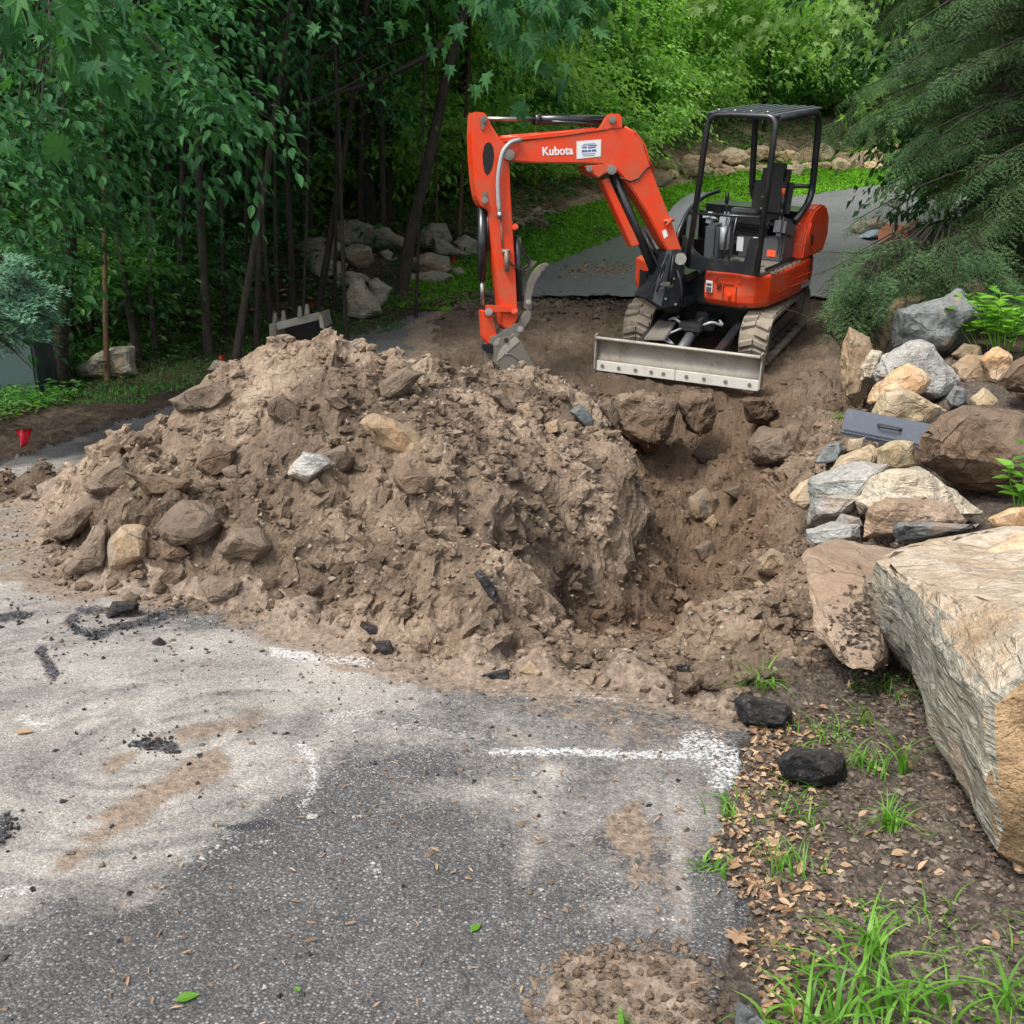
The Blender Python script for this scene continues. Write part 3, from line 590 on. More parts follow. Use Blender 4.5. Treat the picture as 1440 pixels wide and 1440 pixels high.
def poly_rock(poly, d, mat, label, thick=1.0, seed=0, conv=None, cat='rock', name='boulder', group=None, rough=.35, flat=0.0, snap=False):
    P = [conv(*p) if conv else p for p in poly]
    cxp = sum(p[0] for p in P) / len(P); cyp = sum(p[1] for p in P) / len(P)
    if snap: h = hit(cxp, max(p[1] for p in P) - 2); d = h[1] + .03
    pts = [at(p[0], p[1], d) for p in P]; c = np.mean(pts, 0)
    w = max(np.ptp([p[0] for p in pts]), .3 * np.ptp([p[2] for p in pts])); hgt = np.ptp([p[2] for p in pts]); t = min(w, hgt * 1.5) * .5 * thick
    al = list(pts)
    rr = random.Random(seed + 5)
    for p, q in zip(P, pts):
        k = .62 + .2 * rr.random(); x, y = cxp + (p[0] - cxp) * k, cyp + (p[1] - cyp) * k
        al.append(at(x, y + (2 if p[1] > cyp else 0), d - t * (.5 + .45 * rr.random())))
        k = .7; x, y = cxp + (p[0] - cxp) * k, cyp + (p[1] - cyp) * k
        al.append(at(x, y, d + t * (.8 + .4 * rr.random())))
    return hull_rock(name, al, mat, label, cat, group, seed=seed, rough=rough)
c4 = lambda a, b: (1060 + a / 3.6, 360 + b / 3.6)
c5 = lambda a, b: (1060 + a / 2.667, 700 + b / 2.667)
c6 = lambda a, b: (a / 2.3226, 420 + b / 2.3226)
WALL = [
 ([(710,290),(735,265),(1040,160),(1150,270),(1180,320),(1050,400),(1000,490),(970,510),(700,470)], 9.3, 'rock_grey', 'largest dark grey boulder at the top of the stone row, under the hemlock', 1.1),
 ([(590,300),(640,250),(750,190),(900,180),(800,240),(720,290),(700,450),(640,520),(600,460)], 9.9, 'rock_tan', 'tall tan rock leaning behind the left side of the big dark grey boulder', .9),
 ([(1050,145),(1130,110),(1185,160),(1180,240),(1120,240)], 10.3, 'rock_tan', 'small tan rock perched behind the top right of the big grey boulder', 1),
 ([(1140,245),(1230,205),(1250,260),(1200,300)], 9.9, 'rock_soil', 'small flat brown rock at the right shoulder of the big grey boulder', 1),
 ([(780,190),(800,150),(870,130),(930,180),(900,220),(780,220)], 10.7, 'rock_orange', 'orange brown rock half hidden under the hemlock branches', 1),
 ([(430,490),(480,350),(540,380),(600,400),(620,500),(560,600),(550,720),(520,770),(455,750),(440,600)], 8.9, 'rock_tan', 'upright tan rock face at the trench end of the stone row', 1.2),
 ([(530,560),(600,470),(660,480),(640,560),(600,640),(540,640)], 8.75, 'rock_strata', 'wedge shaped tan rock between the upright rock face and the pale grey boulder', 1),
 ([(590,600),(640,500),(790,415),(880,430),(980,530),(1040,620),(1030,680),(960,740),(880,710),(650,680)], 8.2, 'rock_white', 'pale grey green faceted boulder in front of the big dark grey one', 1.0),
 ([(590,660),(710,570),(790,535),(870,590),(900,630),(870,700),(750,700),(640,700),(590,770),(560,750)], 7.75, 'rock_orange', 'rock with a bright orange top above the pale yellow boulder', 1),
 ([(580,790),(640,680),(740,660),(900,720),(1020,775),(900,870),(700,870),(590,860)], 7.3, 'rock_cream', 'smooth pale yellow boulder directly behind the open toolbox', 1),
 ([(970,720),(1020,650),(1070,670),(1085,735),(1040,770),(985,765)], 7.6, 'rock_grey', 'small grey green rock wedged right of the pale yellow boulder', 1),
 ([(985,540),(1080,475),(1200,500),(1250,650),(1260,760),(1100,760),(1040,640)], 8.4, 'rock_tan', 'wide smooth tan boulder right of the pale grey green one', 1),
 ([(990,500),(1060,435),(1160,450),(1165,500),(1060,540)], 8.9, 'rock_tan', 'low tan rock tucked under the front of the big grey boulder', 1),
 ([(1095,730),(1160,670),(1230,720),(1280,800),(1120,790)], 7.7, 'rock_cream', 'small yellow tan rock behind the soil covered boulder', 1),
 ([(1240,620),(1320,530),(1440,480),(1500,560),(1480,700),(1260,700)], 7.5, 'rock_soil', 'dark brown overhanging rock at the right edge above the soil covered boulder', 1),
 ([(1130,520),(1230,450),(1310,500),(1330,600),(1240,680),(1180,640)], 8.25, 'rock_orange', 'ochre rock beneath the bright leafy plant', 1),
 ([(820,900),(870,850),(1060,745),(1280,770),(1400,800),(1500,900),(1500,1100),(1300,1220),(1140,1200),(1000,1150),(840,1050),(820,980)], 5.8, 'rock_soil', 'large round boulder completely coated with brown soil', .9),
 ([(300,1050),(360,960),(440,935),(470,985),(430,1050)], 6.6, 'rock_grey', 'small blue grey rock on the soil at the left of the toolbox', 1),
 ([(370,1080),(440,1000),(600,950),(650,1010),(620,1110),(400,1130)], 6.2, 'rock_cream', 'long yellow cream rock below the toolbox', 1),
 ([(480,925),(565,915),(560,985),(470,990)], 6.45, 'rock_cream', 'narrow cream rock propping the underside of the toolbox', 1),
 ([(615,965),(720,915),(820,930),(840,1070),(720,1090),(630,1070)], 6.0, 'rock_cream', 'angular yellow and grey rock under the right half of the toolbox', 1),
 ([(165,1210),(230,1150),(300,1115),(310,1250),(260,1290),(185,1250)], 5.75, 'rock_cream', 'small cream rock leaning on the left end of the grey white block', 1),
 ([(255,1130),(300,1090),(500,1040),(700,1050),(640,1110),(520,1190),(490,1320),(400,1380),(262,1370)], 5.4, 'rock_white', 'grey and white block with an upright dark left face', 1),
 ([(490,1230),(560,1110),(700,1060),(830,1060),(1180,1270),(1200,1320),(1060,1370),(700,1330),(520,1300)], 5.2, 'rock_strata', 'long striped rock sloping down to the right below the soil covered boulder', 1),
 ([(535,1290),(600,1230),(720,1205),(900,1205),(1000,1260),(1065,1345),(920,1420),(700,1430),(540,1440)], 4.75, 'rock_pink', 'rounded cream and white block just behind the foreground slabs', 1),
 ([(255,1390),(400,1335),(545,1350),(545,1430),(430,1470),(270,1470)], 4.85, 'rock_white', 'low bluish white rock at the left corner behind the pinkish slab', 1),
 ([(400,1345),(440,1305),(540,1325),(560,1370),(430,1380)], 5.0, 'rock_grey', 'thin blue grey rock standing behind the low bluish white one', 1),
 ([(690,1380),(720,1345),(1170,1350),(1120,1390),(900,1430),(700,1470)], 4.55, 'rock_grey', 'flat blue grey stone lying in front of the rounded cream block', 1),
 ([(1170,1320),(1300,1265),(1520,1255),(1520,1420),(1280,1400),(1190,1380)], 4.35, 'rock_orange', 'yellow tan rock at the right edge behind the largest slab', 1),
]
for k, (poly, d, mat, lab, th) in enumerate(WALL):
    poly_rock(poly, d, mat, lab, th, seed=k, conv=c4, group='stones of the retaining row')
# foreground slabs from surveyed corners
def P5(a, b, d): return at(*c5(a, b), d)
hull_rock('boulder', [P5(178,172,4.05), P5(300,150,4.3), P5(560,190,4.3), P5(520,330,3.7), P5(470,470,3.5), P5(500,560,3.4), P5(470,650,3.2), P5(355,650,3.15), P5(310,600,3.3), P5(215,500,3.55), P5(195,330,3.75),
   P5(300,620,3.45), P5(480,640,3.45), P5(600,500,3.9), P5(230,470,4.0), P5(600,300,4.6), P5(230,330,4.4)], 'rock_pink', 'pinkish tan slab with leaf litter on it, left of the largest slab', 'rock', 'stones of the retaining row', .018, .14, 77)
big = hull_rock('boulder', [P5(440,205,3.5), P5(640,165,3.95), P5(1010,90,4.0), P5(1300,100,3.9), P5(1300,560,2.2), P5(1040,600,2.3), P5(850,760,2.32), P5(700,470,2.75), P5(585,290,3.15),
   P5(388,320,3.6), P5(400,400,3.6), P5(520,590,3.5), P5(560,640,3.35), P5(640,870,2.95), P5(760,1110,2.6), P5(900,1400,2.28), P5(990,1330,2.3), P5(1300,1500,2.2), P5(1300,1000,3.0), P5(900,600,4.0), P5(1400,700,3.4)],
   'rock_slab', 'largest foreground slab with a broad layered tan top and tall striped side', 'rock', 'stones of the retaining row', .02, .16, 78)
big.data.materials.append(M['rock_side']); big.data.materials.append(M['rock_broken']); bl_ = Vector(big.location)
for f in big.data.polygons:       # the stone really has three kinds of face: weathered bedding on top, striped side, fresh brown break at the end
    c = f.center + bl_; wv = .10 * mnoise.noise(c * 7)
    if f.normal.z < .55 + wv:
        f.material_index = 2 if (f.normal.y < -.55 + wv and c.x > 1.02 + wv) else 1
hull_rock('boulder', [at(1385,780,3.6), at(1440,745,3.7), at(1470,790,3.4), at(1400,800,3.5), at(1400,770,3.9), at(1480,760,3.9)], 'rock_orange', 'thin orange flake lying on top of the largest slab', 'rock', None, .015, .3, 79)
poly_rock([(1422,1190),(1470,1175),(1490,1240),(1425,1228)], 2.35, 'rock_orange', 'small rusty rock at the foot of the largest slab at the right edge', 1, 80, name='boulder')
PILE = [
 ([(545,330),(600,290),(690,260),(770,300),(740,345),(700,375),(580,370)], 'rock_dirty', 'smooth rounded slab near the top left of the dirt pile', 1),
 ([(870,335),(920,305),(985,360),(985,405),(920,415),(875,385)], 'rock_dirty', 'brown angular rock below the peak of the dirt pile', 1),
 ([(1160,400),(1220,362),(1290,395),(1400,465),(1405,535),(1330,510),(1230,495)], 'rock_tan', 'long pale slab high on the middle of the dirt pile', .8),
 ([(1280,575),(1330,528),(1432,578),(1412,640),(1330,650),(1280,610)], 'rock_soil', 'dark square edged block below the long pale slab on the pile', 1),
 ([(935,575),(985,487),(1060,508),(1105,540),(1000,604)], 'rock_white', 'clean white and grey rock in the centre of the pile', .8),
 ([(1050,505),(1130,475),(1170,520),(1140,560),(1080,570)], 'rock_dirty', 'brown rock touching the right of the clean white rock', 1),
 ([(485,755),(550,690),(600,635),(720,680),(765,740),(640,810),(560,815),(510,790)], 'rock_dirty', 'large flat topped tan rock at the lower left of the pile', 1),
 ([(345,785),(400,740),(480,735),(492,855),(380,895),(350,875)], 'rock_tan', 'square tan block standing at the foot of the pile', 1),
 ([(205,895),(310,735),(352,745),(350,885),(225,910)], 'rock_dirty', 'dark slab leaning against the square tan block', .7),
 ([(158,775),(200,705),(300,635),(395,630),(340,720),(220,800)], 'rock_dirty', 'brown slab at the far left toe of the pile', 1),
 ([(255,610),(330,550),(400,518),(470,595),(400,650),(275,640)], 'rock_dirty', 'soil covered boulder on the left flank of the pile', 1),
 ([(330,490),(370,462),(408,485),(395,518),(335,518)], 'rock_soil', 'small brown rock at the back left edge of the pile by the pavement', 1),
 ([(420,462),(450,432),(500,450),(475,492),(425,485)], 'rock_soil', 'dark clod next to the small brown rock at the back left edge', 1),
 ([(635,545),(680,465),(775,485),(775,550),(700,590),(650,580)], 'rock_soil', 'round soil coated boulder in the upper left of the pile', 1),
 ([(705,830),(755,755),(855,740),(890,810),(835,860),(760,860)], 'rock_dirty', 'rounded dirty rock right of the large flat topped rock', 1),
 ([(652,930),(700,902),(805,920),(792,985),(680,995)], 'rock_dirty', 'loose brown rock on the pavement edge at the front of the pile', 1),
 ([(340,925),(370,908),(408,935),(392,962),(345,962)], 'rock_soil', 'small brown stone alone on the pale pavement below the square block', 1),
 ([(1235,270),(1330,220),(1395,238),(1320,320),(1240,330)], 'rock_dirty', 'jutting flat slab on the right shoulder of the peak', .8),
 ([(1055,322),(1100,300),(1155,350),(1100,378)], 'rock_dirty', 'pale dusty rock just below the peak of the pile', 1),
 ([(1140,150),(1175,140),(1200,180),(1160,185)], 'rock_grey', 'small grey stone sticking out beside the peak', 1),
 ([(520,790),(600,800),(640,830),(600,870),(520,850)], 'rock_soil', 'dark rock under the front lip of the large flat topped rock', 1),
 ([(400,560),(520,590),(640,590),(600,640),(480,650)], 'rock_soil', 'low mounded rock across the left slope of the pile', .8),
 ([(720,560),(760,535),(820,560),(790,590),(735,590)], 'rock_dirty', 'small grey brown rock left of the clean white rock', 1),
]
for k, (poly, mat, lab, th) in enumerate(PILE):
    poly_rock(poly, 0, mat, lab, th, seed=100 + k, conv=c6, snap=True, group='rocks on the dirt pile', rough=.4, name='rock')
MORE = [
 ([(1058,785),(1085,770),(1115,783),(1118,803),(1085,812),(1062,805)], 'rock_tan', 'smooth rounded boulder resting on the right bank of the trench', 'rock'),
 ([(965,702),(990,684),(1012,700),(1005,736),(975,736)], 'rock_tan', 'largest boulder lying in the bottom of the trench', 'rock'),
 ([(990,735),(1003,722),(1013,735),(1005,748)], 'rock_tan', 'small stone in front of the boulder in the trench bottom', 'rock'),
 ([(968,640),(985,625),(1005,640),(990,655)], 'rock_dirty', 'small stone at the far end of the trench bottom', 'rock'),
 ([(1015,690),(1040,680),(1055,695),(1035,705)], 'rock_dirty', 'flat stone on the trench slope right of the boulder', 'rock'),
 ([(975,770),(1000,760),(1010,780),(985,790)], 'rock_dirty', 'brown stone nearest the camera in the trench bottom', 'rock'),
 ([(800,578),(815,568),(838,590),(835,604),(820,598)], 'rock_grey', 'narrow grey stone on the crest near the blade', 'rock'),
 ([(686,553),(705,545),(728,578),(715,583)], 'rock_dirty', 'flat brown stone on the crest right of the bucket', 'rock'),
 ([(728,575),(745,562),(755,585),(740,592)], 'rock_tan', 'small tan stone just beside the flat one on the crest', 'rock'),
 ([(838,568),(858,560),(880,590),(865,606)], 'rock_dirty', 'brown stone at the left edge of the crumbling ledge', 'rock'),
 ([(1050,622),(1068,596),(1108,604),(1122,645),(1085,660),(1055,650)], 'rock_dirty', 'large rock half buried in the far right wall of the trench', 'rock'),
 ([(1060,590),(1065,575),(1078,572),(1070,600)], 'rock_dirty', 'grey chip on the slope right of the blade', 'rock'),
 ([(815,645),(835,640),(850,660),(825,668)], 'rock_dirty', 'small flat stone on the shoulder above the trench', 'rock'),
 ([(700,660),(730,655),(738,675),(712,682)], 'rock_dirty', 'brown stone in the middle of the gravelly face', 'rock'),
 ([(760,595),(785,590),(790,608),(768,612)], 'rock_tan', 'tan stone below the crest right of the bucket', 'rock'),
 ([(145,872),(158,846),(196,846),(197,857),(152,864)], 'rock_asphalt', 'long black asphalt chunk on the pale pavement at the left', 'asphalt chunk'),
 ([(213,903),(224,895),(234,905),(222,912)], 'rock_asphalt', 'small black asphalt lump alone in the pale dust', 'asphalt chunk'),
 ([(498,888),(515,877),(550,880),(545,898),(503,900)], 'rock_asphalt', 'black asphalt chunk at the front edge of the pile', 'asphalt chunk'),
 ([(519,900),(550,898),(556,920),(543,926)], 'rock_asphalt', 'black asphalt lump directly under the front chunk', 'asphalt chunk'),
 ([(572,898),(602,890),(598,912),(578,912)], 'rock_grey', 'dark grey broken piece right of the asphalt chunks', 'asphalt chunk'),
 ([(663,805),(675,797),(700,828),(703,852),(690,845)], 'rock_asphalt', 'thin black asphalt shard standing in the lower pile face', 'asphalt chunk'),
 ([(675,878),(700,870),(705,885),(685,890)], 'rock_asphalt', 'asphalt flake below the standing shard', 'asphalt chunk'),
 ([(680,948),(715,938),(722,955),(690,960)], 'rock_asphalt', 'asphalt lump half buried at the front toe of the pile', 'asphalt chunk'),
 ([(950,935),(965,930),(972,945),(957,950)], 'rock_asphalt', 'small asphalt lump at the near end of the trench', 'asphalt chunk'),
 ([(725,945),(745,925),(765,945),(755,955)], 'rock_tan', 'pointed tan stone at the toe of the pile', 'rock'),
 ([(1030,985),(1045,975),(1110,988),(1122,1005),(1110,1026),(1045,1020)], 'rock_asphalt', 'thick black asphalt chunk at the pavement corner beside the trench', 'asphalt chunk'),
 ([(1090,1068),(1110,1052),(1160,1050),(1190,1065),(1192,1095),(1150,1112),(1100,1095)], 'rock_asphalt', 'larger black asphalt chunk lying in the grass', 'asphalt chunk'),
 ([(1032,1445),(1034,1400),(1085,1440),(1090,1470),(1040,1470)], 'rock_grey', 'grey slate corner poking in at the bottom edge', 'rock'),
 ([(427,1150),(435,1143),(452,1145),(448,1153),(430,1158)], 'rock_white', 'white pebble below the curved white paint mark', 'pebble'),
 ([(275,1210),(283,1202),(292,1208),(285,1216)], 'rock_white', 'white pebble at the lower left of the pale dust', 'pebble'),
 ([(157,1336),(172,1334),(173,1344),(160,1346)], 'rock_cream', 'cream pebble at the lower left of the pavement', 'pebble'),
 ([(116,1318),(128,1308),(140,1316),(130,1326)], 'rock_white', 'flat white pebble left of the cream one', 'pebble'),
 ([(193,1176),(205,1170),(215,1176),(205,1182)], 'rock_cream', 'pebble on the brown muddy smear', 'pebble'),
 ([(877,1018),(888,1013),(895,1020),(885,1025)], 'rock_white', 'grey white pebble above the long paint line', 'pebble'),
 ([(910,1190),(918,1186),(924,1192),(916,1197)], 'rock_white', 'bluish pebble on the dark pavement right of centre', 'pebble'),
 ([(650,1330-2),(665,1330),(662,1338)], 'rock_white', 'tiny pebble near the green leaf', 'pebble'),
]
MORE = MORE[:-1]
for k, (poly, mat, lab, cat) in enumerate(MORE):
    poly_rock(poly, 0, mat, lab, 1.0, seed=200 + k, snap=True, cat=cat, name={'rock': 'rock', 'earth block': 'earth_block', 'asphalt chunk': 'asphalt_chunk', 'pebble': 'pebble'}[cat], rough=.4)
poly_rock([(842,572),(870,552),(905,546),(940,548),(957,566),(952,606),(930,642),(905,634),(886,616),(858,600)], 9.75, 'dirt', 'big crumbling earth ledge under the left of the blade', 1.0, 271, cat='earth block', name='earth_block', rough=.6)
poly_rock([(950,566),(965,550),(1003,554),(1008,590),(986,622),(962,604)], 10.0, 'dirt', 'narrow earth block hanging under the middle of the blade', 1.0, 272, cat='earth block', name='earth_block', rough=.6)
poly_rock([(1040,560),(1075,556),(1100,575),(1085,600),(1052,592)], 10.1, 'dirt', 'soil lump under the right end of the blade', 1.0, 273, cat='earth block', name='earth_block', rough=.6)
# forest rocks at the left (crop of 350..680 x 280..500, scale 4.3636)
c8 = lambda a, b: (350 + a / 4.3636, 280 + b / 4.3636)
FR = [
 ([(510,200),(560,150),(660,135),(780,170),(920,230),(920,290),(700,290),(560,280)], 20.5, 'broad grey boulder at the top of the forest rock heap'),
 ([(300,290),(380,245),(500,240),(560,290),(560,330),(330,330)], 19, 'flat grey boulder stepping down left of the broad one'),
 ([(320,340),(420,310),(560,310),(520,380),(350,390)], 18.2, 'low grey slab beneath the flat grey boulder'),
 ([(560,320),(680,285),(740,300),(760,370),(700,420),(600,370)], 18.2, 'tan grey boulder in the centre of the forest rock heap'),
 ([(350,400),(450,380),(600,400),(560,460),(420,480)], 17.3, 'dark slab low in the forest rock heap'),
 ([(490,500),(600,455),(700,460),(740,500),(640,520),(560,540)], 16.3, 'flat pale rock on top of the split rock'),
 ([(590,600),(640,510),(700,500),(760,600),(800,680),(700,730),(620,710)], 15.6, 'split rock with two faces nearest the grass strip'),
 ([(740,520),(790,500),(870,550),(840,620),(800,660),(760,600)], 15.9, 'upright brown rock right of the split rock'),
 ([(810,330),(850,315),(890,345),(880,380),(820,375)], 17.5, 'small ochre rock left of the leaning trunk'),
 ([(1050,210),(1120,160),(1200,165),(1240,250),(1180,300),(1060,290)], 19.5, 'mossy yellow boulder right of the leaning trunk'),
 ([(1130,240),(1200,245),(1325,330),(1290,360),(1150,330)], 18.6, 'pointed grey slab in front of the mossy yellow boulder'),
 ([(1020,380),(1100,345),(1220,365),(1235,430),(1180,465),(1030,440)], 17.2, 'ochre block above the grass right of the leaning trunk'),
 ([(950,370),(1020,365),(1020,430),(955,430)], 17.4, 'narrow rock joined to the left of the ochre block'),
 ([(960,460),(1150,445),(1240,470),(1180,510),(970,515)], 16.6, 'flat ledge rock under the ochre block'),
 ([(1260,270),(1330,230),(1390,260),(1395,330),(1320,340)], 19, 'dark rock behind the bucket cylinder of the excavator'),
 ([(1240,430),(1290,420),(1320,450),(1260,470)], 16.8, 'little rock at the right end of the forest heap'),
]
for k, (poly, d, lab) in enumerate(FR):
    P = [c8(*p) for p in poly]; mx_, my_ = np.mean(P, 0); P = [(mx_ + (a - mx_) * 1.22, my_ + (b - my_) * 1.3) for a, b in P]; g = onground(np.mean([p[0] for p in P]), max(p[1] for p in P))
    poly_rock(P, g[1] + .2, 'rock_forest', lab, 1.0, seed=300 + k, group='rocks under the trees', name='rock')
poly_rock([(100,515),(140,495),(190,485),(200,530),(110,535)], onground(150, 530)[1], 'rock_forest', 'flat rock on the forest floor behind the tan sapling', 1, 330, name='rock')
poly_rock([(290,560-40),(300,505),(320,510),(322,530)], onground(305, 532)[1], 'rock_forest', 'small rock with an orange ribbon left of the pile', 1, 331, name='rock')
poly_rock([(240,390),(262,376),(300,375),(300,420),(245,425)], 16, 'rock_forest', 'dark boulder between the left trunks', 1, 332, name='rock')
r2_ = random.Random(9); led = []
for row, (yo, sz) in enumerate([(0, .9), (-14, 1.2)]):
    x = 745 + row * 12
    while x < 1290:
        w = r2_.uniform(20, 44) * sz; top = np.interp(x, [745, 850, 930, 1000, 1150, 1290], [318, 276, 250, 243, 240, 232]); h = r2_.uniform(14, 26) * sz
        if x > 915 or (row == 0 and r2_.random() < .4): led.append((x + w / 2, top + yo - h * .3 + r2_.uniform(-4, 4), w, h))
        x += w * (.8 if x > 900 else 1.25)
for k, (x, y, w, h) in enumerate(led):
    P = [(x + w * .6 * math.cos(a) * r2_.uniform(.75, 1.1), y + h * .6 * math.sin(a) * r2_.uniform(.75, 1.1)) for a in np.linspace(0, 6.28, 8)[:-1]]
    g = onground(x, y + h * .5)
    poly_rock(P, g[1] + .2, ['rock_tan', 'rock_cream', 'rock_tan', 'rock_orange'][k % 4] if x > 900 else 'rock_dirty', 'tan ledge rock in the bank beyond the curve of the road' if x > 900 else 'dusty rock in the shaded bank above the grass verge', 1, 400 + k, name='rock', group='ledge rocks beyond the road' if x > 900 else 'rocks in the shaded bank')
for k, (P, lab, mt) in enumerate([([(1195,320),(1205,312),(1240,308),(1252,318),(1240,330),(1200,330)], 'flat grey rock at the road edge behind the excavator', 'rock_forest'),
   ([(1252,318),(1290,305),(1300,312),(1285,325),(1255,328)], 'pinkish grey rock right of the discarded disc', 'rock_pink'), ([(1236,305),(1250,298),(1262,300),(1260,310)], 'small grey rock behind the discarded disc', 'rock_grey'), ([(1240,300-14),(1252,280),(1270,285),(1262,296)], 'pale rock under the hemlock branches', 'rock_white')]):
    g = onground(P[0][0], max(p[1] for p in P)); poly_rock(P, min(g[1], 22), mt, lab, 1, 450 + k, name='rock')
# ------------------------------------------------------------ mesh builder for made things
class MB:
    def __init__(s, T=None): s.bm = bmesh.new(); s.T = T      # T maps local coordinates to the world
    def w(s, p): return Vector(s.T(p)) if s.T else Vector(p)
    def add(s, b):
        me = bpy.data.meshes.new('t'); b.to_mesh(me); b.free(); s.bm.from_mesh(me); bpy.data.meshes.remove(me); return s
    def box(s, c, size, rot=None, bev=.008, taper=None):
        b = bmesh.new(); bmesh.ops.create_cube(b, size=1)
        for v in b.verts:
            p = Vector((v.co.x * size[0], v.co.y * size[1], v.co.z * size[2]))
            if taper and v.co.z < 0: p.x *= taper; p.y *= taper
            if rot is not None: p = rot @ p
            v.co = p + Vector(c)
        if bev: bmesh.ops.bevel(b, geom=b.edges[:], offset=bev, segments=2, affect='EDGES', clamp_overlap=True)
        for v in b.verts: v.co = s.w(v.co)
        return s.add(b)
    def tube(s, pts, r, n=10, caps=True, smooth=True):
        P = [s.w(p) for p in pts]; b = bmesh.new(); rings = []
        rr = r if isinstance(r, (list, tuple)) else [r] * len(P)
        t0 = (P[1] - P[0]).normalized(); up = Vector((0, 0, 1)) if abs(t0.z) < .9 else Vector((0, 1, 0)); side = t0.cross(up).normalized()
        for i, p in enumerate(P):
            t = (P[min(i + 1, len(P) - 1)] - P[max(i - 1, 0)]).normalized(); side = (side - t * side.dot(t)).normalized(); o = t.cross(side)
            rings.append([b.verts.new(p + (side * math.cos(a) + o * math.sin(a)) * rr[i]) for a in [2 * math.pi * k / n for k in range(n)]])
        for A, B in zip(rings[:-1], rings[1:]):
            for k in range(n):
                f = b.faces.new((A[k], A[(k + 1) % n], B[(k + 1) % n], B[k])); f.smooth = smooth
        if caps: b.faces.new(rings[0][::-1]); b.faces.new(rings[-1])
        return s.add(b)
    def prism(s, poly, off, bev=.006):
        """poly: world/local 3D points (planar), off: vector of the extrusion"""
        P = [s.w(p) for p in poly]; O = Vector(off); b = bmesh.new()
        A = [b.verts.new(p) for p in P]; B = [b.verts.new(p + O) for p in P]; n = len(P)
        b.faces.new(A[::-1]); b.faces.new(B)
        for k in range(n): b.faces.new((A[k], A[(k + 1) % n], B[(k + 1) % n], B[k]))
        bmesh.ops.recalc_face_normals(b, faces=b.faces[:])
        if bev: bmesh.ops.bevel(b, geom=b.edges[:], offset=bev, segments=2, affect='EDGES', clamp_overlap=True)
        return s.add(b)
    def build(s, name, mat, parent=None, **k):
        bmesh.ops.recalc_face_normals(s.bm, faces=s.bm.faces[:])
        base_ = Vector((0, 0, 0)); p = parent
        while p is not None: base_ += p.location; p = p.parent
        for v in s.bm.verts: v.co -= base_
        me = bpy.data.meshes.new(name); s.bm.to_mesh(me); s.bm.free(); me.materials.append(M[mat])
        return obj(name, me, parent, **k)
def arc(pts, r=.12, n=5):
    """round the corners of a polyline"""
    P = [Vector(p) for p in pts]; out = [P[0]]
    for a, b, c in zip(P[:-2], P[1:-1], P[2:]):
        u = (a - b); v = (c - b); k = min(r, u.length * .45, v.length * .45); u = u.normalized() * k; v = v.normalized() * k
        for i in range(n + 1):
            t = i / n; out.append(b + u * (1 - t) ** 2 + v * t ** 2)
    out.append(P[-1]); return out

M['roofmetal'] = m_paint('roof_metal', (.13, .145, .16), .35, .2, .2, coat=.2)
